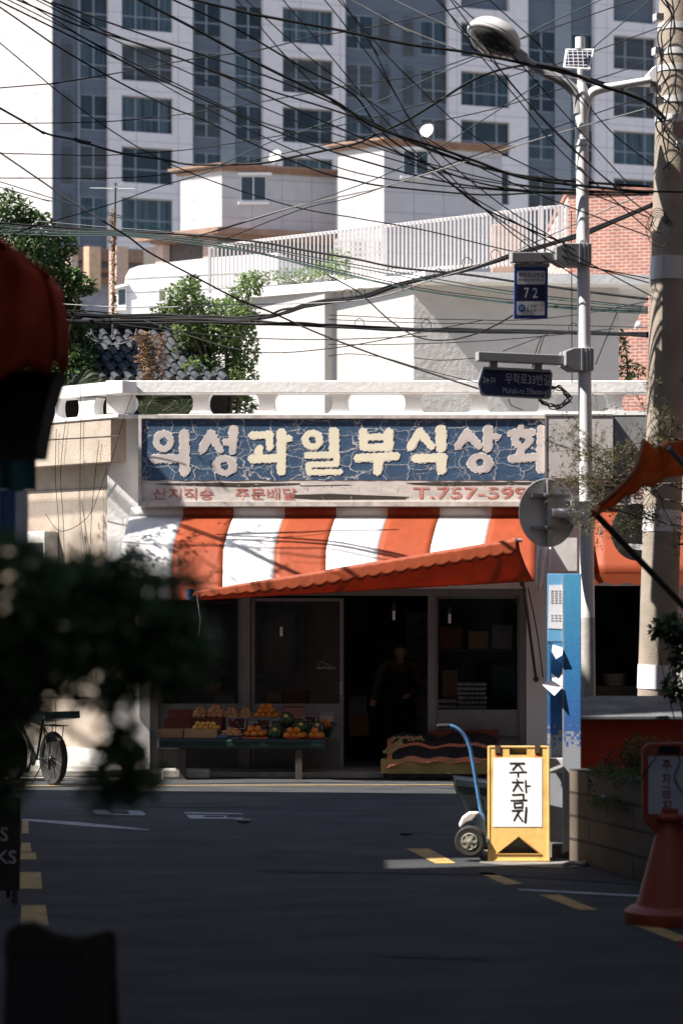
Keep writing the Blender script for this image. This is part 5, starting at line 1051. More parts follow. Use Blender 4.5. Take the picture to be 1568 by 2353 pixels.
m = MB(stall_o); zb = P(1400, 1828, YSf).z; m.prism([P(1330, 1828, YSf - .03), P(1900, 1828, YSf - .03), P(1900, 1822, YSf - .03), P(1330, 1822, YSf - .03)], (0, .1, 0)); m.prism([V((P(1330, 1411, YSf).x, YSf + .05, 0)), V((P(1900, 1411, YSf).x, YSf + .05, 0)), V((P(1900, 1411, YSf).x, YSf + .6, 0)), V((P(1330, 1411, YSf).x, YSf + .6, 0))], (0, 0, zb)); m.build('base', concrete, stl)
bw = P(1410, 1574, 30.3); bwl = thing('basin', 'pale round basin on the ledge of the dark shop opening', 'basin', bw); m = MB(bw); m.lathe([(.001, 0), (.12, 0), (.155, .13), (.16, .14), (.145, .135), (.11, .02), (.001, .02)], bw, 24); m.build('bowl', M('cream_enamel', (.34, .31, .27, 1), rough=.4), bwl, smooth=True); m = MB(bw); m.lathe([(.15, .133), (.17, .136), (.17, .146), (.15, .146)], bw, 24); m.build('rim', M('cream_enamel', (.34, .31, .27, 1)), bwl)
lg = P(1420, 1585, 30.1); m = MB(lg); m.prism([P(1366, 1602, 30.1), P(1480, 1602, 30.1), P(1480, 1576, 30.1), P(1366, 1576, 30.1)], (0, .35, 0)); [m.beam(V((P(u, 1411, 30.2).x, 30.2, .05)), V((P(u, 1411, 30.2).x, 30.2, zat(1602, 30.2))), .06) for u in (1370, 1475)]
tag(m.build('side_table', M('dull_olive_board', (.13, .115, .09, 1), rough=.8)), 'dull olive table carrying the pale basin', 'table')
# planter of concrete blocks
block_m = bpy.data.materials.new('planter_blocks'); block_m.use_nodes = True
def brickmat(mt, c1, c2, mort, bw, rh, ms, axis='x', offset=.5, rough=.9, bump=.5, vary=.25):
    n, L, b = nodes_of(mt); b.inputs['Roughness'].default_value = rough; tc = n.new('ShaderNodeTexCoord'); s = n.new('ShaderNodeSeparateXYZ'); c = n.new('ShaderNodeCombineXYZ'); L.new(tc.outputs['Object'], s.inputs[0])
    L.new(s.outputs[0 if axis == 'x' else 1], c.inputs[0]); L.new(s.outputs[2], c.inputs[1]); br = n.new('ShaderNodeTexBrick'); br.offset = offset; br.inputs['Scale'].default_value = 1
    for k, v in (('Color1', c1), ('Color2', c2), ('Mortar', mort), ('Brick Width', bw), ('Row Height', rh), ('Mortar Size', ms)): br.inputs[k].default_value = v
    br.inputs['Bias'].default_value = -.2; L.new(c.outputs[0], br.inputs[0]); nz = n.new('ShaderNodeTexNoise'); nz.inputs['Scale'].default_value = 3; nz.inputs['Detail'].default_value = 8; L.new(tc.outputs['Object'], nz.inputs[0])
    mr = n.new('ShaderNodeMapRange'); mr.inputs[1].default_value = .3; mr.inputs[2].default_value = .7; mr.inputs[3].default_value = 1 - vary; mr.inputs[4].default_value = 1 + vary; L.new(nz.outputs[0], mr.inputs[0]); cb = n.new('ShaderNodeCombineColor'); [L.new(mr.outputs[0], cb.inputs[i]) for i in range(3)]
    x = n.new('ShaderNodeMix'); x.data_type = 'RGBA'; x.blend_type = 'MULTIPLY'; x.inputs[0].default_value = 1; L.new(br.outputs[0], x.inputs[6]); L.new(cb.outputs[0], x.inputs[7]); L.new(x.outputs[2], b.inputs['Base Color'])
    bp = n.new('ShaderNodeBump'); bp.invert = True; bp.inputs['Strength'].default_value = bump; bp.inputs['Distance'].default_value = .01; L.new(br.outputs['Fac'], bp.inputs['Height']); L.new(bp.outputs[0], b.inputs['Normal'])
brickmat(block_m, (.10, .078, .058, 1), (.075, .058, .044, 1), (.02, .018, .016, 1), 1.9, .185, .012, 'y')
pl_o = G(1355, 1990); pla = thing('planter', 'low raised planter walled with dark concrete blocks', 'planter', pl_o); A_ = G(1352, 1990); B_ = G(1471, 2026); C_ = B_ + (B_ - A_) * 1.4; D_ = A_ + V((-.12, .35, 0))
m = MB(pl_o); zt_ = .74
for p, q in ((A_, B_), (B_, C_)): m.prism([p, q, q + V((0, 0, zt_)), p + V((0, 0, zt_))], V((.16, .16, 0)))
m.prism([D_ + V((0, 0, 0)), A_, A_ + V((0, 0, zt_)), D_ + V((0, 0, zt_))], V((.12, .06, 0))); m.build('block_wall', block_m, pla)
m = MB(pl_o); m.prism([A_ + V((.05, .05, .60)), C_ + V((.1, .05, .60)), C_ + V((1.6, .6, .60)), V((A_.x + 1.2, 19.93, .60)), V((A_.x + .0, 19.93, .60))], (0, 0, .06)); m.build('soil', M('dark_soil', (.05, .04, .03, 1), rough=1, var=.4, scale=20, bump=.8, bscale=40), pla)
def leafmat(name, c, tr=.35, var=.35, scale=3): return translucent(M(name, c, rough=.5, var=var, scale=scale, spec=.35), tr)
green_d = leafmat('dark_leaf', (.045, .075, .025, 1)); green_m = leafmat('mid_leaf', (.085, .125, .035, 1)); red_l = leafmat('reddish_leaf', (.075, .045, .030, 1)); twig = M('twig_bark', (.11, .085, .065, 1), rough=.9, var=.3, scale=20)
def bush(name, label, base, centres, n, size, mat, seed, stems=8, twigmat=None, aspect=.5, group=None):
    rg = random.Random(seed); o = thing(name, label, 'bush', base, group); m = MB(base); leaf_cloud(m, centres, n, size, rg, aspect=aspect); m.build('foliage', mat, o)
    m = MB(base)
    for i in range(stems):
        c, r = centres[i % len(centres)]; e = V(c) + V((rg.uniform(-.8, .8) * r[0], rg.uniform(-.8, .8) * r[1], rg.uniform(.2, .95) * r[2])); mid = V(base).lerp(e, .5) + V((rg.uniform(-.06, .06), rg.uniform(-.04, .04), .04)); m.tube(spline([base, mid, e], 4), [.010 - .0085 * k / 8 for k in range(9)], 5)
    m.build('stems', twigmat or twig, o); return o
yb = 18.9
bush('planter_bush', 'dark reddish bush growing in the planter before the red counter', P(1430, 1858, yb), [(P(1418, 1770, yb), (.17, .18, .17)), (P(1385, 1800, yb), (.13, .15, .14)), (P(1452, 1735, yb), (.10, .12, .16)), (P(1440, 1810, yb), (.2, .15, .12))], 2600, .03, red_l, 31, 14)
bush('planter_bush', 'pale green bush with a twisted stem beside the red cone sign', P(1480, 1858, yb - .2), [(P(1480, 1735, yb - .2), (.15, .15, .16)), (P(1500, 1790, yb - .3), (.16, .15, .2)), (P(1530, 1730, yb - .2), (.14, .15, .12))], 1500, .035, green_m, 32, 14)
rg = random.Random(5); m = MB(P(1400, 1860, 18.6)); leaf_cloud(m, [(A_.lerp(B_, .25) + V((0, 0, .76)), (.12, .12, .05)), (A_.lerp(B_, .55) + V((0, 0, .75)), (.10, .12, .07)), (A_.lerp(B_, .85) + V((0, 0, .76)), (.14, .12, .06))], 420, .05, rg, aspect=.3); tag(m.build('overhanging_grass', green_m), kind='stuff')
m = MB(P(1450, 1850, yb - .5)); rg = random.Random(4); leaf_cloud(m, [(P(1440, 1845, yb - .45), (.30, .25, .05)), (P(1500, 1848, yb - .7), (.3, .2, .06)), (P(1390, 1843, yb - .1), (.1, .1, .03))], 1400, .045, rg, aspect=.25); tag(m.build('ground_cover', green_m), kind='stuff')
for u, v in ((1411, 1796), (1385, 1832)):
    o = P(u, v, yb - .35); m = MB(o); m.tube([o + V((.01, 0, -.14)), o], .0022, 4); m.ball(o, .018, 8, 6, .2); tag(m.build('dandelion', M('seed_head', (.42, .40, .36, 1), rough=1)), 'dandelion seed head, the taller one before the dark bush' if u == 1411 else 'dandelion seed head low at the planter edge', 'flower')
# twiggy shrub in front of the poles
def twiggy(o, base, dirs, seed, lm, tm, leaf_s=.03, depth=4, ln=.5):
    rg = random.Random(seed); T = MB(base); Lf = MB(base); cnt = [0]
    def grow(p, d, l, r, k):
        pts = [p]; q = p; n = 4
        for i in range(n): d = (d + V((rg.gauss(0, .16), rg.gauss(0, .16), rg.gauss(0, .14)))).normalized(); q = q + d * l / n; pts.append(q)
        T.tube(pts, [r * (1 - .5 * i / n) for i in range(n + 1)], 4 if k > 1 else 3, False)
        if k == 0:
            for _ in range(5): leaf(Lf, pts[rg.randint(1, n)] + V((rg.gauss(0, .012), rg.gauss(0, .012), rg.gauss(0, .012))), leaf_s * rg.uniform(.6, 1.2), rg, V((0, 0, .5)), .7, .5)
            return
        for i in range(rg.randint(3, 4)):
            j = rg.randint(1, n); nd = (d + V((rg.gauss(0, .6), rg.gauss(0, .4), rg.gauss(0, .5)))).normalized(); grow(pts[j], nd, l * rg.uniform(.42, .62), r * .58, k - 1)
    for b, d, l in dirs: grow(V(b), V(d).normalized(), l, .008, depth)
    T.build('branches', tm, o); Lf.build('foliage', lm, o)
yt = 19.6
b0 = P(1640, 1240, yt); tw = thing('twiggy_shrub', 'tall leggy shrub with fine bare twigs and small leaves crossing the lamp pole', 'shrub', V((b0.x, yt, 0)))
m = MB(tw.location.copy()); base_pt = V((b0.x, yt, 0)); m.tube(spline([base_pt, base_pt + V((.03, 0, .8)), base_pt + V((-.05, 0, 1.7)), b0], 5), [.035 - .02 * i / 15 for i in range(16)], 8); m.build('trunk', twig, tw)
twiggy(tw, tw.location.copy(), [(P(1640, 1220, yt), (-1, -.05, .12), .8), (P(1630, 1160, yt), (-1, .1, .28), .8), (P(1620, 1120, yt), (-1, .0, .38), .7), (P(1590, 1080, yt), (-.8, -.1, .5), .5), (P(1590, 1130, yt), (-1, .15, .05), .85), (P(1590, 1060, yt), (-1, 0, .1), .75), (P(1570, 1010, yt), (-.9, .1, .12), .55), (P(1560, 1050, yt), (-.9, .1, -.1), .55), (P(1580, 1090, yt), (-1, .1, -.05), .7)], 44, leafmat('olive_leaf', (.10, .105, .04, 1)), twig, .026, 4)
bush('leafy_branch', 'dark green leafy branch reaching in over the paper on the concrete pole', V((P(1640, 1411, 18).x, 18, 0)), [(P(1545, 1440, 18), (.13, .15, .10)), (P(1560, 1500, 18), (.09, .12, .14)), (P(1548, 1580, 18), (.08, .1, .09)), (P(1515, 1445, 18), (.07, .1, .05))], 700, .06, leafmat('fresh_leaf', (.05, .10, .035, 1)), 8, 10, None, .7)
# orange tarpaulin with its props
tp = P(1500, 1080, 16.8); trp = thing('orange_tarpaulin', 'rusty orange tarpaulin stretched from a tube at the right edge', 'awning', tp)
tarpm = translucent(M('rusty_orange_tarp', (.80, .27, .07, 1), rough=.7, var=.18, scale=6, dirt=(.36, .11, .04, 1), dscale=3, damt=.5), .55)
Ae = spline([P(1350, 1190, 16.2), P(1366, 1168, 16.2), P(1412, 1131, 16.25), P(1452, 1085, 16.4), P(1468, 1050, 16.6), P(1477, 1012, 16.8)], 6)
Be = spline([P(1374, 1182, 16.3), P(1420, 1152, 16.5), P(1462, 1127, 16.7), P(1500, 1113, 17.0), P(1568, 1086, 17.6), P(1680, 1050, 18.4)], 6)
n_ = len(Ae) - 1
topc = spline([P(1350, 1190, 16.2), P(1400, 1140, 16.2), P(1452, 1085, 16.4), P(1477, 1012, 16.8), P(1511, 1036, 17.0), P(1530, 1020, 17.1), P(1575, 1008, 17.6), P(1680, 980, 18.4)], 6)
def tpf(s, t):
    i = s * (len(topc) - 1); a = topc[min(int(i), len(topc) - 2)].lerp(topc[min(int(i) + 1, len(topc) - 1)], i - int(i)) if i < len(topc) - 1 else topc[-1]
    j = s * (len(Be) - 1); b = Be[min(int(j), len(Be) - 2)].lerp(Be[min(int(j) + 1, len(Be) - 1)], j - int(j)) if j < len(Be) - 1 else Be[-1]
    p = a.lerp(b, t); p.y += .05 * sin(t * 9 + s * 5) * t; p.z += .012 * sin(s * 30) * t; return p
m = MB(tp); m.grid(tpf, 44, 10); m.build('cloth', tarpm, trp, smooth=True, solid=.004, angle=60)
m = MB(tp); m.tube(Ae[4:], .016, 8); m.build('rolled_edge', M('dark_rust_roll', (.26, .07, .025, 1), rough=.7, var=.3, scale=12), trp, smooth=True)
m = MB(tp); m.tube([P(1364, 1178, 16.18), P(1374, 1166, 16.2)], .026, 10); m.tube([P(1515, 1032, 17.0), P(1532, 1018, 17.05)], .03, 12); m.build('tube_end', M('orange_tube', (.62, .20, .05, 1), rough=.5), trp)
m = MB(tp); m.tube([P(1368, 1182, 16.25), P(1640, 1468, 16.6)], .022, 10); m.build('prop_pole', M('dark_prop_pole', (.045, .042, .035, 1), rough=.5), trp); m = MB(tp); m.tube([P(1534, 1028, 17.0), P(1600, 1105, 17.3)], .02, 10); m.build('strut', M('grey_strut', (.25, .25, .25, 1), rough=.5), trp)
# red cone sign
YC2 = 15.5; zo = V((P(1536, 1411, YC2).x, YC2, 0)); cs = thing('cone_sign', 'rust red plastic cone topped by a white board with red brown Korean letters', 'sign board', zo); sc2 = YC2 / FU
conem = M('sun_faded_red_plastic', (.33, .06, .03, 1), rough=.55, var=.12, scale=5, dirt=(.20, .07, .05, 1), dscale=5, damt=.7)
m = MB(zo); m.lathe([(.10, 0), (.285, .0), (.29, .03), (.285, .075), (.255, .10), (.215, .115), (.20, .15), (.085, .58), (.07, .605), (.07, .64), (.09, .66), (.09, .68), (.06, .70), (.058, .73)], zo, 36); m.build('cone', conem, cs, smooth=True, angle=35)
def cz(v): return zat(v, YC2)
pts = rrect(1474, 1598, 1706, 1898, 22, 5); m = MB(zo); m.prism([P(u, v, YC2 - .02) for u, v in pts if True], (0, .04, 0)); m.prism([P(1515, 1930, YC2 - .015), P(1560, 1930, YC2 - .015), P(1585, 1897, YC2 - .015), P(1490, 1897, YC2 - .015)], (0, .03, 0)); m.build('board', conem, cs, bevel=.008)
m = MB(zo); m.prism([P(u, v, YC2 - .026) for u, v in rrect(1510, 1562, 1713, 1731, 8, 4)], (0, .004, 0)); m.build('handle_hole', M('near_black_plastic', (.012, .014, .017, 1)), cs)
m = MB(zo); m.prism([P(u, v, YC2 - .026) for u, v in ((1488, 1870), (1586, 1870), (1586, 1737), (1488, 1737))], (0, .004, 0)); m.build('white_sheet', M('grey_white_sheet', (.50, .51, .55, 1), rough=.6, var=.08, scale=4), cs)
rbr = M('red_brown_paint', (.22, .05, .03, 1), rough=.7, var=.2, scale=20)
for i, ch in enumerate('주차금지'): a = P(1519, 1771 + i * 31, YC2 - .029); text_part(ch, a, P(1540, 1771 + i * 31, YC2 - .029) - a, P(1519, 1745 + i * 31, YC2 - .029) - a, rbr, cs, 'lettering', .02, zo)
m = MB(zo); m.tube(spline([P(1472, 1790, YC2 - .04), P(1500, 1745, YC2 - .05), P(1530, 1715, YC2 - .05), P(1560, 1745, YC2 - .05), P(1548, 1790, YC2 - .05), P(1582, 1840, YC2 - .04)], 5), .004, 5); m.build('tie_wire', cable_m, cs)
zo2 = V((P(1624, 1411, 14.3).x, 14.3, 0)); c2 = thing('traffic_cone', 'red traffic cone at the right edge, nearer than the cone sign', 'cone', zo2); m = MB(zo2); m.lathe([(.1, 0), (.17, 0), (.17, .05), (.11, .07), (.03, .62), (.001, .63)], zo2, 28); m.build('cone', M('bright_red_plastic', (.55, .07, .04, 1), rough=.5), c2, smooth=True, angle=35); m = MB(zo2); m.lathe([(.085, .25), (.088, .25), (.070, .40), (.066, .40)], zo2, 28); m.build('reflective_band', paper_w, c2)

# ================================================================ left: angled garden wall with its rail, bicycle, grille
lw = FG(281, .0); LD = V((-.72, .69, 0)); LNm = V((-.69, -.72, 0))
wall_b = M('beige_stucco', (.40, .335, .275, 1), rough=.95, var=.10, scale=5, bump=.5, bscale=50, dirt=(.24, .17, .12, 1), dscale=1.4, damt=.6)
def LW(u, v, d=0.0): return rayplane(u, v, (lw.x, lw.y), LNm, d)
gw = thing('garden_wall', 'beige stucco wall with a white rail turning away left of the shop', 'wall', lw)
wl = reach(-40, (lw.x, lw.y), (LD.x, LD.y)); zc0 = zat(1062, lw.y)
m = MB(lw); m.obox(lw, -LNm, .25, LD, wl, .0, zc0); m.build('wall', wall_b, gw)
m = MB(lw); m.obox(lw + LNm * .02, -LNm, .03, LD, wl, .0, zat(1730, 29.2)); m.build('plinth', plaster_w, gw)
m = MB(lw); m.obox(lw + LNm * .22 - LD * .04, -LNm, .5, LD, wl, zc0, zb0); m.build('eave_beam', wall_b, gw)
zr0, zr1 = zat(903, 29.5), zat(874, 29.5)
m = MB(lw); m.obox(lw + LNm * .24 - LD * .28, -LNm, .24, LD, wl + .3, zr0, zr1); m.obox(lw + LNm * .24 - LD * .2, -LNm, .24, LD, wl + .2, zb0 - .002, zb1); m.build('balustrade_rail', plaster_w, gw, bevel=.01)
for u in (112, 199):
    m = MB(lw); baluster(m, u, 23, 17, lambda mb, q, th: mb.prism([LW(a, 1411 + (b - 1411) * .978 , .2) for a, b in q], -LNm * th), .15, 902, 951); m.build('baluster', plaster_w, gw)
m = MB(lw); seam = M('dark_seam', (.10, .08, .06, 1))
for v0, v1 in ((1000, 1012), (1118, 1128), (1302, 1306), (1604, 1600)):
    d = .222 if v0 < 1050 else .0025; q = [LW(60, v1, d), LW(281, v0, d)]; m.beam(q[0], q[1], .009, .006)
for u, v0, v1 in ((128, 1604, 1728), (245, 1306, 1600), (160, 1470, 1600)): m.beam(LW(u, v0, .0025), LW(u, v1, .0025), .009, .006)
m.build('seams', seam, gw)
for i, pts in enumerate(([(185, 880), (186, 960), (185, 1180), (200, 1290), (208, 1330)], [(152, 960), (140, 1080), (146, 1200), (150, 1335)], [(188, 1150), (200, 1230), (212, 1300)], [(105, 1180), (140, 1220), (200, 1190), (232, 1120), (250, 1060)], [(228, 1010), (215, 1130), (210, 1200), (207, 1300)], [(130, 985), (128, 1100), (135, 1200), (134, 1300)], [(305, 905), (285, 960), (262, 1040), (246, 1090)])):
    q = [LW(u, v, .25) for u, v in pts]; m = MB(q[0]); m.tube(spline(q, 5), .0045, 4); tag(m.build('wall_cable', cable_m), ['thin dark cable hanging straight down the beige wall', 'knotted thin cable hanging at the left of the beige wall', 'short cable curving beside the coil on the beige wall', 'thin cable looping across the beige wall', 'thin pale cable running down to the coil on the beige wall', 'leftmost thin cable down the beige wall', 'grey cable slanting from the white rail corner'][i], 'cable')
c = LW(210, 1325, .05); m = MB(c); [m.tube(spline([c + LD * (.09 * cos(t + k)) * .5 + V((0, 0, .12 * sin(t))) + LNm * .01 * k for t in [i * .7 for i in range(10)]], 3), .005, 5) for k in range(4)]; m.tube([c, c + V((0, 0, -1.3))], .008, 5); tag(m.build('wall_cable_coil', cable_m), 'small coil of black cable tied on the beige wall', 'cable coil')
go = LW(98, 1280, .15); gr = thing('air_conditioner', 'white slatted air conditioner cover on the beige wall', 'air conditioner', go)
m = MB(go); wv = LD; q0 = LW(134, 1345, .0); m.obox(q0, LNm, .22, LD, .42, zat(1345, 29.5), zat(1213, 29.5)); m.build('case', M('cream_enamel_case', (.72, .69, .66, 1), rough=.5), gr, bevel=.01)
m = MB(go)
for i in range(14): p = q0 + LNm * .225 + LD * (.03 + i * .028); m.prism([V((p.x, p.y, zat(1335, 29.5))), V((p.x, p.y, zat(1335, 29.5))) + LD * .012, V((p.x, p.y, zat(1240, 29.5))) + LD * .012, V((p.x, p.y, zat(1240, 29.5)))], LNm * .004)
m.build('slats', M('dark_slat_gap', (.06, .06, .06, 1)), gr)
# street sign 80 at the left edge
O5 = P(112, 950, 27.5); s80 = thing('house_number_sign', 'small blue sign ending in 80 half hidden behind the red awning', 'street sign', O5)
m = MB(O5); m.prism([P(u, v, 27.5) for u, v in ((60, 975), (122, 967), (128, 945), (122, 924), (60, 930))], (0, .02, 0)); m.build('plate', M('bright_blue_sign', (.018, .07, .36, 1), rough=.4), s80)
a = P(112, 953, 27.49); text_part('80', a, P(122.5, 953, 27.49) - a, P(112, 941, 27.49) - a, paper_w, s80, 'lettering', .01, O5)
m = MB(O5); m.beam(P(60, 905, 27.5), P(128, 905, 27.5), .05, .08); m.beam(P(112, 925, 27.51), P(112, 905, 27.5), .03); m.build('bracket', grey_st, s80); m = MB(O5); pp = P(-30, 905, 27.5); m.beam(pp, P(60, 905, 27.5), .05, .08); m.tube([V((pp.x, pp.y, 0)), pp + V((0, 0, .3))], .045, 14); m.build('post', grey_st, s80)
# bicycle
bk0 = V((P(122, 1411, 27.9).x, 27.95, 0)); bd = V((-.56, .83, 0)).normalized(); bs_ = V((bd.y, -bd.x, 0)); bs_ = -bs_ if bs_.y > 0 else bs_
bike = thing('bicycle', 'dark bicycle parked against the beige wall with a flat crate on its carrier', 'bicycle', bk0); blk = M('dark_bike_paint', (.025, .026, .028, 1), rough=.35); silv = M('silver_frame', (.45, .45, .46, 1), rough=.3, metal=.7)
def BK(x, z, s=0.0): return bk0 + bd * x + bs_ * s + V((0, 0, z))
def bwheel(cx, r=.31):
    c = BK(cx, r); m = MB(bk0); m.lathe([(r - .06, -.022), (r - .018, -.034), (r, -.014), (r, .014), (r - .018, .034), (r - .06, .022), (r - .065, 0)], c, 40, bs_); w = m.build('wheel', rub, bike, smooth=True)
    m = MB(bk0)
    for i in range(20): a = 2 * pi * i / 20; d = bd * cos(a) + V((0, 0, sin(a))); m.tube([c + bs_ * (.03 if i % 2 else -.03), c + d * (r - .05)], .0016, 3, False)
    m.tube([c - bs_ * .06, c + bs_ * .06], .018, 10); m.build('spokes', silv, w); m = MB(bk0); q = [c + (bd * cos(2 * pi * i / 36) + V((0, 0, sin(2 * pi * i / 36)))) * (r - .062) for i in range(37)]; m.tube(q, .009, 6, False); m.build('rim', blk, w)
bwheel(0); bwheel(1.02)
bb_ = BK(.42, .28); st_ = BK(.26, .74); hdp = BK(.86, .78)
m = MB(bk0); [m.tube([p, q], r, 8) for p, q, r in ((bb_, st_, .016), (bb_, BK(.87, .70), .02), (st_ - V((0, 0, .06)), hdp, .018), (BK(0, .31, .06), bb_, .010), (BK(0, .31, -.06), bb_, .010), (BK(0, .31, .06), st_ - V((0, 0, .05)), .009), (BK(0, .31, -.06), st_ - V((0, 0, .05)), .009))]; m.build('frame', blk, bike, smooth=True)
m = MB(bk0); [m.tube([BK(.87, .80, s), BK(1.02, .31, s)], .013, 8) for s in (.05, -.05)]; m.tube([BK(.85, .86), BK(.88, .68)], .02, 8); m.build('fork', blk, bike, smooth=True); m = MB(bk0); m.tube(spline([BK(.80, .93, -.30), BK(.85, .92, -.12), BK(.85, .90, 0), BK(.85, .92, .12), BK(.80, .93, .30)], 4), .012, 8); m.build('handlebar', silv, bike, smooth=True)
m = MB(bk0); m.ball(BK(.24, .81), (.10, .10, .035), 14, 8); m.tube([st_, BK(.25, .80)], .013, 8); m.build('saddle', rub, bike, smooth=True)
m = MB(bk0); m.lathe([(.001, -.004), (.075, -.004), (.075, .004), (.001, .004)], bb_ + bs_ * .05, 24, bs_); m.beam(bb_ + bs_ * .07, bb_ + bs_ * .07 + bd * .08 - V((0, 0, .14)), .02, .012); m.box(bb_ + bs_ * .12 + bd * .08 - V((0, 0, .14)), (.09, .07, .02), math.atan2(bd.y, bd.x)); m.beam(bb_ - bs_ * .07, bb_ - bs_ * .07 - bd * .08 + V((0, 0, .14)), .02, .012); m.box(bb_ - bs_ * .12 - bd * .08 + V((0, 0, .14)), (.09, .07, .02), math.atan2(bd.y, bd.x)); m.build('crank', blk, bike)
m = MB(bk0); m.lathe([(.001, -.01), (.05, -.01), (.05, .01), (.001, .01)], BK(0, .31, .04), 20, bs_); m.beam(BK(.0, .31, .06), BK(-.02, .18, .06), .03, .015); m.build('gear', blk, bike); m = MB(bk0); m.tube([BK(.05, .31, .08), BK(.16, .01, .20)], .008, 6); m.build('kickstand', blk, bike)
m = MB(bk0); [m.tube([BK(-.22, .69, s), BK(.2, .69, s)], .007, 6) for s in (-.07, 0, .07)]; [m.tube([BK(-.02, .31, s), BK(-.12, .69, s)], .006, 6) for s in (-.07, .07)]; m.build('carrier', blk, bike)
kc = BK(-.03, .76); kcr = thing('flat_crate', 'flat dark green plastic crate lying on the bicycle carrier', 'crate', kc); ga = math.atan2(bd.y, bd.x)
gcr = M('dark_green_plastic', (.012, .05, .045, 1), rough=.4); m = MB(kc); kt = .10
m.box(kc, (.55, .36, .012), ga, 0, kt)
for s in (-1, 1): m.box(kc + bs_ * (.175 * s) + V((0, 0, .035)), (.55, .015, .08), ga, 0, kt); m.box(kc + bd * (.27 * s) + V((0, 0, .035 - s * .027)), (.015, .36, .08), ga, 0, kt)
m.build('tray', gcr, kcr); m = MB(kc); m.box(kc - bs_ * -.184 - bd * .14 + V((0, 0, .045)), (.12, .004, .02), ga, 0, kt); m.box(kc + bs_ * .184 - bd * .14 + V((0, 0, .045)), (.12, .004, .02), ga, 0, kt); m.build('pale_print', M('pale_print', (.5, .5, .5, 1)), kcr)
sp_o = kc + bd * .05 + V((0, 0, .06)); m = MB(sp_o); m.box(sp_o, (.07, .06, .06), ga); m.box(sp_o - bd * .14, (.12, .08, .04), ga); tag(m.build('small_packet', M('orange_packet', (.70, .14, .05, 1)), bevel=.008), 'small orange packet in the flat crate on the bicycle', 'packet')
gl3 = leafmat('sparse_leaf', (.09, .11, .04, 1))
# utility pole and bare tree left of the frame whose shadows fall on the wall and awning
so2 = V((-6.3, 28.42, 0)); spole = thing('utility_pole', 'concrete utility pole standing left of the beige wall', 'utility pole', so2); m = MB(so2); m.tube([so2, so2 + V((0, 0, 9))], [.17, .13], 20); m.build('shaft', conc_p, spole, smooth=True); m = MB(so2); m.box(so2 + V((0, .1, 5.3)), (.5, .3, .6)); m.box(so2 + V((0, 0, 6.6)), (.2, 1.3, .12)); m.build('junction_box', grey_st, spole)
bt0 = V((-5.7, 28.55, 0)); btr = thing('bare_tree', 'half bare tree standing left of the beige wall beside the utility pole', 'tree', bt0); m = MB(bt0); m.tube(spline([bt0, bt0 + V((.05, .05, 2)), bt0 + V((-.05, .08, 4.2))], 5), [.09 - .05 * i / 10 for i in range(11)], 8); m.build('trunk', twig, btr)
twiggy(btr, bt0, [(bt0 + V((.0, .05, 3.2 + .35 * i)), (cos(i * 1.3) * .8 + .35, .25 * sin(i * 2), .7), 1.9) for i in range(6)], 61, gl3, twig, .07, 3)

# ================================================================ near foreground on the left
aw0 = P(60, 750, 10); fa = thing('red_awning', 'dark red shop awning with a scalloped edge, close on the left', 'awning', aw0); redcl = translucent(M('dark_red_tarp', (.34, .04, .016, 1), rough=.6, var=.3, scale=5, spec=.3), .2)
def nearaw(s, t):                                        # from the wall high on the left out to its edge, seen end on
    u = 110 - 330 * (1 - t) + 4 * sin(s * 14); top_v = 640; y = 9.6 + .35 * s; x = P(112, 1411, 9.6).x - 1.85 * (1 - t) + .012 * sin(s * 40) * t; z = zat(638, 9.6) + 1.45 * (1 - t) - .03 * sin(pi * t) + .012 * sin(s * 30) * t; return V((x, y, z))
m = MB(aw0); m.grid(nearaw, 30, 10); m.build('canopy', redcl, fa, smooth=True, solid=.004)
m = MB(aw0); m.grid(lambda s, t: V((P(112, 1411, 9.6).x + .035 * sin(t * 2.2) + .01 * sin(s * 40), 9.6 + .35 * s, zat(638, 9.6) - (.37 - .06 * abs(sin(s * 17))) * t)), 120, 6); m.build('scalloped_edge', redcl, fa, smooth=True, solid=.004)
def endcl(s, t):
    x0 = P(110, 1411, 9.6).x; x = x0 - 1.85 * (1 - s); zt2 = zat(640, 9.6) + 1.45 * (1 - s); zb2 = zat(872, 9.6) + .05 * abs(cos(s * 23)) - .01; return V((x + (.04 * sin(t * 3) if s > .8 else 0), 9.6 - .03 * sin(s * 48 + t), zt2 + (zb2 - zt2) * t))
m = MB(aw0); m.grid(endcl, 90, 8); m.build('end_cloth', redcl, fa, smooth=True, solid=.004)
m = MB(aw0); dkm = M('dark_underside', (.02, .012, .012, 1), rough=.9); m.prism([P(u, v, 9.9) for u, v in ((-860, 1045), (84, 1045), (92, 1000), (106, 930), (124, 872), (132, 850), (-860, 850))], (0, .35, 0)); m.build('underside_shade_block', dkm, fa)  # block coloured near black for the shade under the red awning
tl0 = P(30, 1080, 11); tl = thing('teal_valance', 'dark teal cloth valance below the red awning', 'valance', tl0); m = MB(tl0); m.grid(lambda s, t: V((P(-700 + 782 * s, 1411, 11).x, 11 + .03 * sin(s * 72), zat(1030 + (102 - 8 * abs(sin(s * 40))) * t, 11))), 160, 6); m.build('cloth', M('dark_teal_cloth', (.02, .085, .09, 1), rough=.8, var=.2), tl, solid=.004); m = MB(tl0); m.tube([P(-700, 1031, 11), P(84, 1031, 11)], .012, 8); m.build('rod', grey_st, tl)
cy0 = P(25, 1240, 12); cyl_ = thing('round_light_box', 'blue and white drum shaped light box hanging at the left edge', 'light box', cy0); rr = 46 * 12 / FU; ca = V((P(18, 1411, 12).x, 12, 0)); z0, z1 = zat(1252, 12), zat(1128, 12)
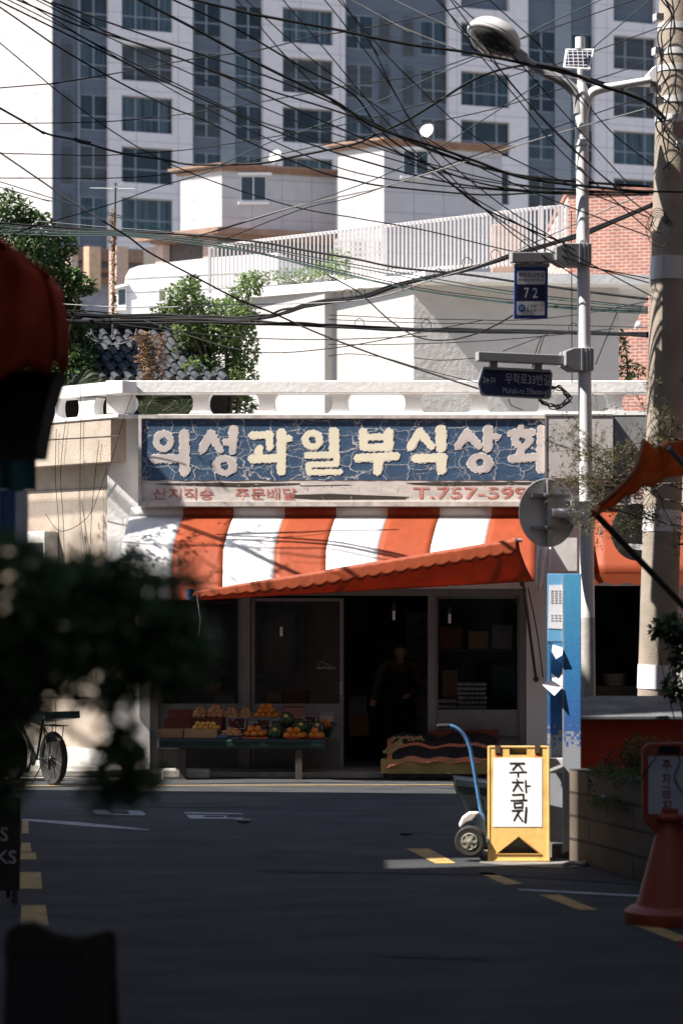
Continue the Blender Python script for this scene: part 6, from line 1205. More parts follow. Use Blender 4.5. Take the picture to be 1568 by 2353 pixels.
m = MB(cy0); m.tube([ca + V((0, 0, z0)), ca + V((0, 0, z1))], rr, 32); m.build('drum', M('blue_drum', (.05, .10, .26, 1), rough=.4), cyl_, smooth=True); m = MB(cy0); m.beam(ca + V((0, 0, z1 - .06)), V((-2.95, 12, z1 - .06)), .05); m.beam(ca + V((0, 0, z0 + .06)), V((-2.95, 12, z0 + .06)), .05); m.build('wall_bracket', grey_st, cyl_); m = MB(cy0)
for a0_ in (-150, -60, 10): m.grid(lambda s, t, a0_=a0_: ca + V((cos(RAD(a0_ + 45 * s)) * (rr + .003), sin(RAD(a0_ + 45 * s)) * (rr + .003), z0 + .002 + (z1 - z0 - .004) * t)), 8, 2)
m.build('white_stripe', M('pale_stripe', (.55, .58, .66, 1), rough=.4), cyl_, smooth=True)
# menu board ending in S / KS
mo = V((P(0, 1411, 16.5).x, 16.5, 0)); mbd = thing('menu_board', 'dark standing board with pale letters ending in S and KS at the left edge', 'sign board', mo); m = MB(mo); m.prism([P(u, v, 16.5) for u, v in ((-90, 2046), (45, 2046), (48, 1832), (-90, 1832))], (0, .04, 0)); m.build('board', M('dark_brown_board', (.030, .026, .022, 1), rough=.7), mbd, bevel=.006)
pale = M('pale_letters', (.42, .44, .46, 1), rough=.6)
for s_, u0, u1, v0, v1 in (('S', 2, 19, 1900, 1932), ('KS', -6, 38, 1953, 1984)): a = P(u0, v1, 16.492); text_part(s_, a, P(u1, v1, 16.492) - a, P(u0, v0, 16.492) - a, pale, mbd, 'lettering', .012, mo)
m = MB(mo); [m.beam(V((P(u, 1411, 16.52).x, 16.52, 0)), P(u, 2046, 16.52), .04) for u in (-70, 35)]; m.build('leg', leg_m, mbd); m = MB(mo); m.beam(V((P(20, 1411, 16.9).x, 16.9, 0)), P(20, 1850, 16.56), .03); m.build('rear_leg', leg_m, mbd)
# near A-board, bottom left
yb2 = 7.5; no2 = V((P(130, 1411, yb2).x, yb2, 0)); nb = thing('sandwich_board', 'dark wooden sandwich board with a rounded handle, very close at the bottom left', 'sign board', no2); wood = M('dark_stained_wood', (.014, .009, .006, 1), rough=.6, var=.3, scale=6, stretch=(6, 6, 1)); slate = M('blackboard', (.008, .009, .014, 1), rough=.6)
def NB(u, v, d=0.0): z = zat(v, yb2); k = max(0, (1.0 - z)); return V((P(u, 1411, yb2).x, yb2 - .16 * k + d, z))
for u0, u1, dd in ((14, 30, 0), (182, 262, 0)): m = MB(no2); m.prism([V((P(u0, 1411, yb2).x, yb2 - .17, .0)), V((P(u1, 1411, yb2).x, yb2 - .17, .0)), NB(u1, 2170), NB(u0, 2170)], (0, .035, 0)); m.build('frame_post', wood, nb, bevel=.008)
m = MB(no2); m.prism([NB(10, 2195), NB(266, 2195), NB(266, 2150), NB(258, 2132), NB(190, 2150), NB(130, 2140), NB(80, 2116), NB(40, 2120), NB(14, 2140)], (0, .035, 0)); m.build('top_rail', wood, nb, bevel=.008)
m = MB(no2); m.prism([V((P(30, 1411, yb2).x, yb2 - .155, .12)), V((P(182, 1411, yb2).x, yb2 - .155, .12)), NB(182, 2195, .01), NB(30, 2195, .01)], (0, .012, 0)); m.build('blackboard_face', slate, nb)
m = MB(no2); m.prism([V((P(14, 1411, yb2).x, yb2 + .40, .0)), V((P(262, 1411, yb2).x, yb2 + .40, .0)), NB(262, 2170, .05), NB(14, 2170, .05)], (0, .03, 0)); m.build('rear_leaf', wood, nb)
# near tree branch hanging in from the left
yf = 4.6; fo = V((-.82, yf, 0)); kf = yf / 6.0; ft = thing('street_tree', 'small leafy tree reaching in from the left, dark and out of focus', 'tree', fo); rg = random.Random(77)
m = MB(fo); m.tube(spline([fo, fo + V((.02, 0, .9)), fo + V((.05, .03, 1.6)), fo + V((.10, 0, 2.3))], 5), [.05 - .03 * i / 15 for i in range(16)], 10); m.build('trunk', twig, ft, smooth=True)
cl = [(P(60, 1400, yf), (.13, .16, .16)), (P(150, 1420, yf), (.13, .16, .16)), (P(240, 1410, yf), (.12, .15, .14)), (P(330, 1440, yf), (.11, .14, .12)), (P(400, 1480, yf), (.09, .12, .10)), (P(50, 1560, yf), (.09, .12, .09)), (P(200, 1530, yf), (.14, .14, .10)), (P(320, 1540, yf), (.10, .12, .09)), (P(20, 1300, yf), (.07, .1, .07)), (P(200, 1345, yf), (.09, .1, .06)), (P(300, 1320, yf), (.05, .08, .05)), (P(420, 1330, yf), (.035, .05, .04)), (P(355, 1350, yf), (.05, .06, .05)), (P(262, 1650, yf), (.035, .05, .10)), (P(270, 1760, yf), (.06, .07, .06)), (P(320, 1800, yf), (.05, .06, .04)), (P(240, 1820, yf), (.05, .06, .035)), (P(300, 1720, yf), (.05, .06, .05)), (P(20, 1640, yf), (.06, .08, .05)), (P(10, 1700, yf), (.03, .05, .05))]
m = MB(fo); cl += [(P(12, 1560, yf), (.05, .1, .08)), (P(25, 1690, yf), (.05, .1, .10)), (P(8, 1790, yf), (.04, .1, .10)), (P(48, 1740, yf), (.03, .06, .05))]; cl = [(c_, tuple(q * kf for q in r_)) for c_, r_ in cl]; leaf_cloud(m, cl, 5000, .036, rg, aspect=.62); leaf_cloud(m, [(c_, (r_[0] * 1.35, r_[1] * 1.3, r_[2] * 1.35)) for c_, r_ in cl], 800, .034, rg, aspect=.62); m.build('crown', leafmat('shade_leaf', (.10, .165, .08, 1), .45), ft)
m = MB(fo)
for c_, r_ in cl[:17]:
    s_ = fo + V((.06, 0, 1.82)); e = V(c_); m.tube(spline([s_, s_.lerp(e, .5) + V((0, rg.uniform(-.05, .05), .05)), e], 4), [.014 - .010 * i / 8 for i in range(9)], 5)
m.tube(spline([P(240, 1500, yf), P(262, 1620, yf), P(272, 1740, yf), P(300, 1800, yf)], 4), .007, 5); m.build('limbs', twig, ft)

# ================================================================ white building behind, its roof fence, hanok roof, houses, tower
y0 = 34.0; C1 = P(950, 1411, y0).xy; e1 = (cos(RAD(6)), sin(RAD(6))); e2 = (-cos(RAD(35)), sin(RAD(35)))
w1 = reach(1420, C1, e1); w2a = reach(765, C1, e2); w2 = reach(593, C1, e2)
wb = thing('white_building', 'white plastered two storey building with a flat overhanging roof slab behind the shop', 'building', (C1.x, C1.y, 0)); bo2 = V((C1.x, C1.y, 0)); zs0, zs1 = zat(654, y0), zat(632, y0)
def v2(p): return V((p[0], p[1], 0))
c = v2(C1); E1 = v2(e1); E2 = v2(e2); N2 = V((-E2.y, E2.x, 0)); N2 = -N2 if N2.y > 0 else N2
a = c + E2 * w2a; b = a + N2 * .14 + E2 * .05; d = c + E2 * w2 + N2 * .14
m = MB(bo2); m.prism([c, c + E1 * w1, c + E1 * w1 + V((.4, 5, 0)), d + V((-.5, 5, 0)), d, b, a], (0, 0, zs0)); m.build('wall', M('rough_white_render', (.50, .48, .46, 1), rough=.95, var=.07, scale=3, bump=.5, bscale=14, dirt=(.38, .36, .34, 1), dscale=.8, damt=.45), wb)
m = MB(bo2); m.prism([c + N2 * .08, c + V((.14, -.42, 0)), c + E1 * (w1 + .45) + V((0, -.35, 0)), c + E1 * w1 + V((.8, 5, 0)), d + V((-.8, 5, 0)), d + E2 * .12 + N2 * .10, ], (0, 0, zs1 - zs0)); 
for i in range(len(m.v)): m.v[i] += V((0, 0, zs0))
m.build('roof', plaster_w, wb)
# slat fence on the roof
slw = M('pale_fence_slats', (.52, .49, .48, 1), rough=.6, var=.05); fpts = [(480, 565, 668, 39.0), (600, 549, 655, 38.2), (740, 533, 645, 37.2), (880, 517, 632, 36.4), (1060, 496, 620, 35.6), (1240, 474, 606, 35.0), (1310, 470, 606, 34.9)]
fo3 = P(880, 632, 36.4); fen = thing('roof_fence', 'pale vertical slat fence along the roof edge of the white building', 'fence', fo3)
def fint(u):
    for i in range(len(fpts) - 1):
        if fpts[i][0] <= u <= fpts[i + 1][0]:
            t = (u - fpts[i][0]) / (fpts[i + 1][0] - fpts[i][0]); return [fpts[i][k] + t * (fpts[i + 1][k] - fpts[i][k]) for k in (1, 2, 3)]
m = MB(fo3); u = 482.0
while u < 1308:
    t, bt, y = fint(u); m.beam(P(u, bt, y), P(u, t, y), .028, .018); u += 9.2
m.build('slats', slw, fen)
for k in (0.02, .93):
    pts = []; m = MB(fo3)
    for u in range(480, 1309, 46): t, bt, y = fint(u); pts.append(P(u, t + (bt - t) * k, y) + V((0, .025, 0)))
    for i in range(len(pts) - 1): m.beam(pts[i], pts[i + 1], .02, .045)
    m.build('rail', slw, fen)
for u in (482, 880, 1240, 1290): m = MB(fo3); t, bt, y = fint(u); m.beam(P(u, bt + 6, y) + V((0, .03, 0)), P(u, t - 2, y) + V((0, .03, 0)), .055, .05); m.build('post', slw, fen)
rg = random.Random(15)                                   # rooftop clutter glimpsed between the slats
bx = P(830, 560, 40); m = MB(bx); [m.prism([P(770 + i * 11, 600, 40), P(775 + i * 11, 600, 40), P(775 + i * 11, 548, 40), P(770 + i * 11, 548, 40)], (0, .03, 0)) for i in range(10)]; [m.prism([P(768, 556 + k * 12, 39.97), P(878, 556 + k * 12, 39.97), P(878, 552 + k * 12, 39.97), P(768, 552 + k * 12, 39.97)], (0, .03, 0)) for k in range(4)]; tag(m.build('lattice_screen', slw), 'white lattice screen on the roof behind the slat fence', 'screen')
bx = P(1165, 575, 37.5); m = MB(bx); m.box(bx, (.5, .4, .75)); tag(m.build('roof_box', M('brown_box', (.30, .20, .15, 1), var=.3, scale=5), bevel=.02), 'brownish equipment box on the roof behind the slat fence', 'box')
# white house to the left with rounded corner
hw0 = P(430, 740, 43); hw = thing('white_house', 'bright white house with a sloping parapet left of the slat fence', 'house', V((hw0.x, 43, 0))); ho = V((hw0.x, 43, 0)); hd_ = V((cos(RAD(-14)), sin(RAD(-14)), 0))
def HW(u, v, d=0): return rayplane(u, v, (hw0.x, 43), (hd_.y, -hd_.x), d)
nW = V((hd_.y, -hd_.x, 0))
m = MB(ho); pts = [(272, 1300), (640, 1300), (640, 580), (480, 592), (320, 610), (298, 618), (288, 636), (284, 690), (272, 700)]; m.prism([HW(u, v) for u, v in pts], -nW * 3.5); m.build('wall', plaster_w, hw)
m = MB(ho); m.prism([HW(u, v, .004) for u, v in ((366, 690), (379, 690), (379, 664), (366, 664))], -nW * .02); m.build('window', M('olive_window', (.12, .11, .08, 1), rough=.4), hw); m = MB(ho); m.prism([HW(u, v, .05) for u, v in ((264, 712), (290, 712), (290, 660), (264, 660))], -nW * .3); m.build('window_bay', plaster_w, hw); m = MB(ho); m.prism([HW(u, v, .056) for u, v in ((272, 700), (288, 698), (288, 664), (272, 666))], -nW * .01); m.build('pane', win_dark, hw)
m = MB(ho); m.prism([HW(u, v, .09) for u, v in ((258, 664), (292, 656), (292, 650), (258, 658))], -nW * .3); m.build('window_hood', plaster_w, hw); m = MB(ho); [m.beam(HW(288, v, .003), HW(640, v - 18, .003), .012, .012) for v in (640, 672, 706)]; m.build('panel_joint', M('pale_joint', (.45, .44, .43, 1)), hw)
# tiled hanok roof
tile_m = M('dark_roof_tile', (.040, .044, .050, 1), rough=.65, var=.5, scale=5, dirt=(.08, .08, .08, 1), dscale=3, damt=.5, spec=.12); rt0 = P(350, 880, 32.2); han = thing('tiled_roof_house', 'low traditional house roofed with dark grey curved tiles', 'house', V((rt0.x, 32.2, 0))); hro = V((rt0.x, 32.2, 0))
ru = [(205, 880, 32.0), (505, 880, 32.0), (425, 762, 33.9), (205, 752, 33.9)]
def RF(s, t, up=0.0):                                    # s across, t from eave to ridge
    a = P(150 + (525 - 150) * s, 884, 32.0); b = P(90 + (440 - 90) * s, 768 - 6 * (1 - s), 33.9); p = a.lerp(b, t); p.z += up - .04 * sin(pi * t); return p
m = MB(hro); nc = 12; nr_ = 6
for i in range(nc):
    for k in range(nr_):
        t0, t1 = k / nr_, (k + 1.12) / nr_; s0, s1 = i / nc, (i + 1) / nc; j = rg.uniform(-.01, .01)
        m.grid(lambda s, t: RF(s0 + (s1 - s0) * s * .78, t0 + (t1 - t0) * t + j, .03 + .05 * (1 - t) - .05 * sin(pi * s)), 6, 2)
        c0, c1 = RF(s0 + (s1 - s0) * .89, t0 + j, .07), RF(s0 + (s1 - s0) * .89, t1 + j, .045); m.tube([c0, c1], [.052, .045], 8)
m.grid(lambda s, t: RF(s * 1.01, t * 1.05, -.045), 24, 8); m.build('roof_tiles', tile_m, han, smooth=True, angle=50)
m = MB(hro)
for k in range(3): m.tube([P(95, 762 - 7 * k, 33.9), P(445, 770 - 7 * k, 33.9)], .06, 8)
for i in range(16): u = 100 + i * 22; m.tube([P(u, 745, 33.86), P(u + 20, 745.5, 33.86)], .085 + .004 * (i % 2), 8)
m.build('ridge', tile_m, han, smooth=True); m = MB(hro); m.prism([P(120, 1500, 32.6), P(520, 1500, 32.6), P(520, 886, 32.6), P(120, 886, 32.6)], (0, 1.5, 0)); m.build('wall', M('dark_timber_wall', (.03, .026, .022, 1), rough=.9), han)
# trees behind the rail
def tree(name, label, base, h, clumps, n, size, mat, seed, tr=.06, aspect=.55):
    rg = random.Random(seed); o = thing(name, label, 'tree', base); m = MB(base); top = base + V((0, 0, h)); m.tube(spline([base, base.lerp(top, .4) + V((.05, .03, 0)), top], 5), [tr * (1 - .7 * i / 10) for i in range(11)], 8)
    for c, r in clumps: s = base.lerp(top, rg.uniform(.4, .9)); m.tube(spline([s, s.lerp(V(c), .5) + V((0, 0, .08)), V(c)], 4), [tr * .45 * (1 - .7 * i / 8) for i in range(9)], 5)
    m.build('trunk', twig, o, smooth=True); m = MB(base); leaf_cloud(m, clumps, n, size, rg, aspect=aspect); m.build('crown', mat, o); return o
gl = leafmat('glossy_leaf', (.055, .10, .028, 1), .3, .45, 2.5); gl2 = leafmat('bright_leaf', (.14, .20, .07, 1), .35, .45, 2.5)
def cl_(l, Y, k=.9): return [(P(u, v, Y) + V((0, (i % 3 - 1) * .3, 0)), (ru_ * Y / FU, k * .5 * (ru_ + rv) * Y / FU, rv * Y / FU)) for i, (u, v, ru_, rv) in enumerate(l)]
tree('broadleaf_tree', 'dense dark green broadleaf tree behind the red awning', V((P(40, 1411, 32.6).x, 32.6, 0)), zat(560, 32.6), cl_([(20, 500, 60, 50), (80, 530, 55, 45), (130, 560, 42, 40), (60, 600, 80, 60), (120, 650, 52, 55), (150, 700, 40, 40), (190, 665, 34, 22), (60, 720, 90, 60), (160, 790, 60, 70), (180, 850, 45, 50), (110, 850, 60, 60), (145, 740, 40, 60), (170, 640, 26, 20)], 32.6), 9500, .095, gl, 3, .09, .6)
tree('leafy_vine_tree', 'bright green leafy tree against the white wall behind the balustrade', V((P(520, 1411, 32.9).x, 32.9, 0)), zat(760, 32.9), cl_([(430, 690, 45, 40), (400, 700, 30, 20), (470, 720, 50, 45), (520, 750, 55, 55), (555, 800, 40, 60), (500, 820, 60, 50), (560, 870, 34, 50), (480, 770, 60, 40), (545, 930, 45, 30), (440, 760, 40, 30), (440, 655, 22, 22), (560, 720, 34, 34), (580, 660, 30, 26), (545, 690, 30, 30), (440, 800, 45, 36), (470, 860, 50, 40), (385, 720, 34, 26), (520, 900, 46, 40)], 32.9), 8500, .08, gl2, 6, .06)
rtb = P(700, 660, 37.3); bush('roof_creeper', 'green creeper climbing the roof fence of the white building', rtb, [(P(u, v, 37.0 - (u - 600) * .004), (a_, .12, b_)) for u, v, a_, b_ in ((590, 640, .22, .12), (650, 635, .2, .13), (700, 630, .16, .12), (740, 620, .14, .12), (780, 600, .18, .18), (790, 640, .12, .1), (560, 650, .14, .14))], 1100, .065, gl2, 12, 14)
bush('wall_creeper', 'green leaves growing at the foot of the brick wall', P(1440, 870, 36), [(P(1445, 850, 36), (.2, .15, .14)), (P(1428, 790, 36), (.06, .1, .2))], 260, .09, gl2, 13, 6)
# palm fronds
pf = P(380, 960, 31.2); pm = thing('fan_palm', 'fan palm fronds glimpsed through the white balustrade', 'palm', V((pf.x, 31.2, 0))); pbo = V((pf.x, 31.2, 0)); m = MB(pbo); m.tube([pbo, pf], [.12, .10], 10); m.build('trunk', twig, pm); m = MB(pbo); rg = random.Random(8)
for cx_, cy_, a0_ in ((330, 955, 60), (365, 950, 35), (400, 958, 20), (350, 915, 80), (420, 950, 120), (220, 905, 40), (180, 880, 30), (160, 900, 70), (310, 935, 10)):
    c_ = P(cx_, cy_, 31.2 + rg.uniform(-.3, .3)); R_ = .42
    for i in range(22):
        a_ = RAD(a0_ - 70 + 140 * i / 25); t_ = c_ + V((cos(a_) * R_, rg.uniform(-.12, .12), sin(a_) * R_ * .7 - .08)); mid = c_.lerp(t_, .6) + V((0, 0, .05)); s_ = V((-sin(a_), rg.uniform(-.5, .5), cos(a_))) * .006; m.add([c_, mid + s_, t_, mid - s_], [(0, 1, 2, 3)])
m.build('fronds', leafmat('palm_leaf', (.04, .055, .022, 1), .12), pm)
# dried creepers
dry = M('dried_vine', (.25, .16, .095, 1), rough=.95, var=.4, scale=12)
def dried(label, top, bot, Y, wpx, n, seed, mast=True):
    rg = random.Random(seed); o_ = P(*bot, Y); o = thing('dried_vine', label, 'vine', o_); m = MB(o_)
    for _ in range(n):
        t0 = rg.random() ** 1.2 * .9; ln = rg.uniform(.08, .3); pts = []
        for k in range(5): t = min(1, t0 + ln * k / 4); u = top[0] + (bot[0] - top[0]) * t + rg.gauss(0, wpx * (.5 + .5 * sin(t * 7 + 1) ** 2)); v = top[1] + (bot[1] - top[1]) * t + rg.gauss(0, 2); pts.append(P(u, v, Y + rg.gauss(0, .05)))
        m.tube(pts, .004, 3, False)
    m.build('strands', dry, o); m = MB(o_); leaf_cloud(m, [(P(top[0] + (bot[0] - top[0]) * t, top[1] + (bot[1] - top[1]) * t, Y), (wpx * 1.4 * Y / FU, .05, (bot[1] - top[1]) * .09 * Y / FU)) for t in (.1, .3, .5, .7, .9)], n * 3, .05, rg); m.build('dead_leaves', dry, o); return o
dried('brown dried vine clinging up a thin antenna mast', (258, 475), (262, 715), 30.5, 4.2, 70, 3); dried('brown dried vine hanging over the dark roof tiles', (325, 760), (345, 880), 31.6, 13, 110, 5); dried('sparse grey brown vine hanging right of the thicker one on the roof', (365, 765), (372, 880), 31.6, 12, 40, 6)
am = P(262, 760, 30.55); an_ = thing('antenna_mast', 'thin rooftop antenna mast carrying a dried vine', 'antenna', am); m = MB(am); m.tube([P(259, 770, 30.55), P(266, 420, 30.55)], .014, 6); m.build('mast', rust, an_); m = MB(am); m.tube([P(207, 432, 30.6), P(310, 434, 30.5)], .006, 5); m.tube([P(255, 437, 30.5), P(284, 418, 30.6)], .01, 5); m.build('elements', steel, an_)
# red brick building
bq0 = P(1303, 1411, 60).xy; be = V((cos(RAD(-14)), sin(RAD(-14)), 0)); brk = bpy.data.materials.new('red_brick'); brk.use_nodes = True; brickmat(brk, (.40, .155, .10, 1), (.31, .12, .085, 1), (.55, .49, .45, 1), .215, .082, .008, 'x', .5, .9, .4, .15)
bb2 = V((bq0.x, bq0.y, 0)); brb = thing('brick_building', 'red brick building with pale mortar behind the concrete pole', 'building', bb2); m = MB(bb2); zb_ = zat(448, 60); m.obox(bb2, be, 5.2, V((0, 1, 0)), 6, 0, zb_); m.build('wall', brk, brb)
m = MB(bb2); m.obox(bb2 - be * .04 + V((0, -.04, 0)), be, 5.3, V((0, 1, 0)), 6.1, zb_, zb_ + .12); m.build('coping', M('brick_coping', (.30, .14, .10, 1), rough=.9, var=.3, scale=6), brb)
lp = P(1464, 747, 58.5); m = MB(lp); m.ball(lp, .09, 10, 8); m.beam(lp, lp + V((0, .6, 0)), .05); tag(m.build('security_camera', paper_w, smooth=True), 'small pale dome camera on the red brick wall', 'camera')
# two rendered attic blocks with tiled cornices
corn = M('brown_cornice', (.27, .165, .115, 1), rough=.8, var=.2, scale=5); gp = bpy.data.materials.new('panelled_white_render'); gp.use_nodes = True; brickmat(gp, (.46, .44, .44, 1), (.43, .41, .41, 1), (.20, .19, .19, 1), .92, .62, .008, 'x', 0, .9, .2, .06)
EX = V((cos(RAD(19)), sin(RAD(19)), 0)); EY = V((-.82, .57, 0))
def attic(name, label, uc, ur, ul, vt, vb, Y, vcb, win, seed):
    C = P(uc, 1411, Y); C.z = 0; w = reach(ur, C.xy, EX.xy); l = reach(ul, C.xy, EY.xy); zt, zb = zat(vt, Y), zat(vb, Y); o = thing(name, label, 'house', C); m = MB(C); m.obox(C, EX, w, EY, l, zb, zt); m.build('wall', gp, o)
    for k, (g, a, b) in enumerate(((.08, 0, .08), (.15, .083, .15), (.23, .153, .22))): m = MB(C); m.obox(C - EX * g - EY * g, EX, w + 2 * g, EY, l + 2 * g, zt + a, zt + b); m.build('cornice', corn, o)
    N = V((EX.y, -EX.x, 0)); m = MB(C)
    u0, u1, v0, v1 = win; wp = lambda u, v, d: rayplane(u, v, C.xy, N, d)
    m.prism([wp(u0, v1, .03), wp(u1, v1, .03), wp(u1, v0, .03), wp(u0, v0, .03)], -N * .06); fr = m.build('window', paper_w, o); mu = (u0 + u1) / 2; m = MB(C)
    for a, b in ((u0 + 2.5, mu - 1.5), (mu + 1.5, u1 - 2.5)): m.prism([wp(a, v1 - 2.5, .036), wp(b, v1 - 2.5, .036), wp(b, v0 + 2.5, .036), wp(a, v0 + 2.5, .036)], -N * .01)
    m.build('pane', win_dark, fr); m = MB(C); m.prism([wp(u0 - 4, v0 - 2, .1), wp(u1 + 12, v0 - 2, .1), wp(u1 + 12, v0 - 8, .1), wp(u0 - 4, v0 - 8, .1)], -N * .1); m.build('window_hood', plaster_w, o); m = MB(C); m.prism([wp(u0 - 4, v1 + 7, .08), wp(u1 + 6, v1 + 7, .08), wp(u1 + 6, v1 + 1, .08), wp(u0 - 4, v1 + 1, .08)], -N * .08); m.build('window_sill', plaster_w, o); return o, C, w, l
a1, Ca, wa_, la_ = attic('attic_house', 'pale panelled attic block with a brown cornice and one window, left of the taller block', 510, 772, 415, 392, 528, 75, 0, (552, 612, 404, 462), 1)
a2, Cb, wb_, lb_ = attic('attic_house', 'taller pale panelled attic block with a brown cornice and one window, right of the other', 882, 1152, 776, 334, 640, 74, 0, (925, 984, 345, 402), 2)
m = MB(Ca); z_ = zat(528, 75)
for g, a, b in ((.5, -.28, -.18), (.75, -.18, -.003)): m.obox(Ca - EX * (g + .0) - EY * g, EX, wa_ + 2 * g, EY, la_ + 2.2 * g, z_ + a, z_ + b)
m.build('lower_cornice', corn, a1)
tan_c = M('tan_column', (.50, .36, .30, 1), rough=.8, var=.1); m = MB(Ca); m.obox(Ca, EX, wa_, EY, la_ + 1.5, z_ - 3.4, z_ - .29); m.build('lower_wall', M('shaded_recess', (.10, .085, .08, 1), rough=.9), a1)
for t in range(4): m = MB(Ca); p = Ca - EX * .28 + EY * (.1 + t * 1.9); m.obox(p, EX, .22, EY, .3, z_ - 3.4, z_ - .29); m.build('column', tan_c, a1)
for u, v, Y, r, l in ((632, 359, 76, .22, 'white satellite dish on the lower attic roof'), (979, 300, 75, .235, 'white satellite dish on the taller attic roof')):
    c_ = P(u, v, Y); o = thing('satellite_dish', l, 'satellite dish', c_); n_d = V((-.5, -.8, .3)).normalized(); m = MB(c_); m.lathe([(.001, -.06), (r * .5, -.045), (r, .0), (r * .98, .012), (r * .5, -.03), (.001, -.045)], c_, 24, n_d); m.build('dish', M('white_enamel_dish', (.80, .79, .78, 1), rough=.5), o, smooth=True); m = MB(c_); m.tube([c_ - n_d * .05, c_ + V((.03, .05, -.55))], .03, 8); m.tube([c_ - n_d * .03, c_ + n_d * .2], .01, 5); m.build('mount', grey_st, o)
# brown banded pergola building at left in the distance
pc = P(160, 1411, 100); pc.z = 0; pg = thing('pergola_block', 'distant low block with brown horizontal bands left of the attic houses', 'building', pc); m = MB(pc); z0 = zat(690, 100); m.obox(pc + V((-2, .5, 0)), EX, 6, EY, 5, 0, zat(566, 100)); m.build('wall', M('grey_blue_wall', (.22, .23, .27, 1)), pg)
for v0, v1 in ((562, 590), (605, 617), (628, 640)): m = MB(pc); m.obox(pc + V((-2.2, 0, 0)), EX, 6.3, EY, .4, zat(v1, 100), zat(v0, 100)); m.build('band', M('brown_band', (.25, .15, .10, 1)), pg)
for u in (205, 268): m = MB(pc); p = P(u, 1411, 100.4); p.z = 0; m.obox(p, EX, .5, EY, .3, zat(660, 100), zat(562, 100)); m.build('post', M('tan_post', (.45, .30, .20, 1)), pg)

# ---------------------------------------------------------------- apartment tower
TA = RAD(19); TD = V((cos(TA), sin(TA), 0)); TN = V((sin(TA), -cos(TA), 0)); T0 = P(280, 1411, 131).xy
def T(u, z, d=0.0): p = rayplane(u, 1411, T0, TN, d); return V((p.x, p.y, z))
to = T(120, 0); tw_ = thing('apartment_tower', 'tall apartment tower of white framed bays and blue grey window strips filling the sky', 'apartment block', to)
def tw_mat(name, c, mort, bw, rh):
    mt = bpy.data.materials.new(name); mt.use_nodes = True; brickmat(mt, c, tuple(x * .97 for x in c[:3]) + (1,), mort, bw, rh, .02, 'x', 0, .85, .15, .05); return mt
tw_w = tw_mat('tower_white_panel', (.57, .54, .55, 1), (.31, .29, .31, 1), 2.2, 1.38); tw_b = tw_mat('tower_blue_grey', (.095, .113, .145, 1), (.065, .075, .10, 1), 30, 1.38); sidep = bpy.data.materials.new('tower_side_panel'); sidep.use_nodes = True; brickmat(sidep, (.36, .34, .34, 1), (.345, .33, .33, 1), (.20, .18, .19, 1), 2.4, 1.38, .02, 'y', 0, .85, .15, .04)
FLH = 2.76; ZT = 32.8
def tslab(mb, u0, u1, z0, z1, d0, d1): mb.prism([T(u0, z0, d1), T(u1, z0, d1), T(u1, z1, d1), T(u0, z1, d1)], TN * (d0 - d1))
m = MB(to); tslab(m, 120, 1900, 0, 46, -14, -.45); m.build('body', tw_b, tw_)
m = MB(to); sd0 = T(120, 0, -.2); m.prism([sd0, sd0 + V((.05, .1, 0)), sd0 - TN * 14, sd0 - TN * 14 - V((.3, 0, 0))], (0, 0, 46)); m.prism([T(-40, 0, -10), T(57, 0, -5), T(57, 0, -16), T(-40, 0, -18)], (0, 0, 46)); 
m.prism([T(56, 0, -4), T(120.5, 0, -.9), T(120.5, 0, -14), T(56, 0, -14)], (0, 0, 46)); m.build('side_wall', sidep, tw_)
glassw = M('tower_window_glass', (.012, .018, .024, 1), rough=.10, var=.75, scale=.55, spec=.35, stretch=(1.6, 1.6, .45)); curt = M('tower_curtained_glass', (.020, .032, .042, 1), rough=.12, var=.9, scale=1.1, spec=.35, stretch=(3.5, 3.5, .12)); curt2 = M('tower_pale_curtain', (.032, .050, .062, 1), rough=.12, var=.9, scale=1.4, spec=.35, stretch=(4.5, 4.5, .15)); curt3 = M('tower_grey_blind', (.036, .037, .038, 1), rough=.2, var=.6, scale=.9, spec=.35, stretch=(.3, .3, 3))
frm = M('tower_window_frame', (.17, .19, .22, 1), rough=.6)
bays = [(250, 443), (605, 793), (1030, 1212), (1365, 1560)]
big = [(280, 397), (649, 765), (1058, 1170), (1408, 1506)]; small = [(184, 250), (445, 507), (540, 604), (794, 857), (964, 1029), (1213, 1274), (1310, 1365)]; louv = [(142, 167), (872, 895), (926, 950)]
WH = 1.95
for (b0_, b1_), (w0_, w1_) in zip(bays, big):
    m = MB(to); tslab(m, b0_, w0_, 0, 46, -.449, 0); tslab(m, w1_, b1_, 0, 46, -.449, 0)
    for k in range(-4, 12): zt_ = ZT - FLH * k; z0_ = zt_ - WH; tslab(m, w0_, w1_, z0_ - (FLH - WH), z0_, -.449, 0)
    m.build('white_bay', tw_w, tw_)
rg = random.Random(99); wid = 0
m = MB(to)
for u0_, u1_ in ((507, 540), (250 - 70, 184), (1274, 1310)): tslab(m, u0_, u1_, 0, 46, -.449, -.30)
m.build('grey_pilaster', tw_mat('tower_grey_pilaster', (.20, .215, .245, 1), (.12, .13, .16, 1), 30, 1.38), tw_)
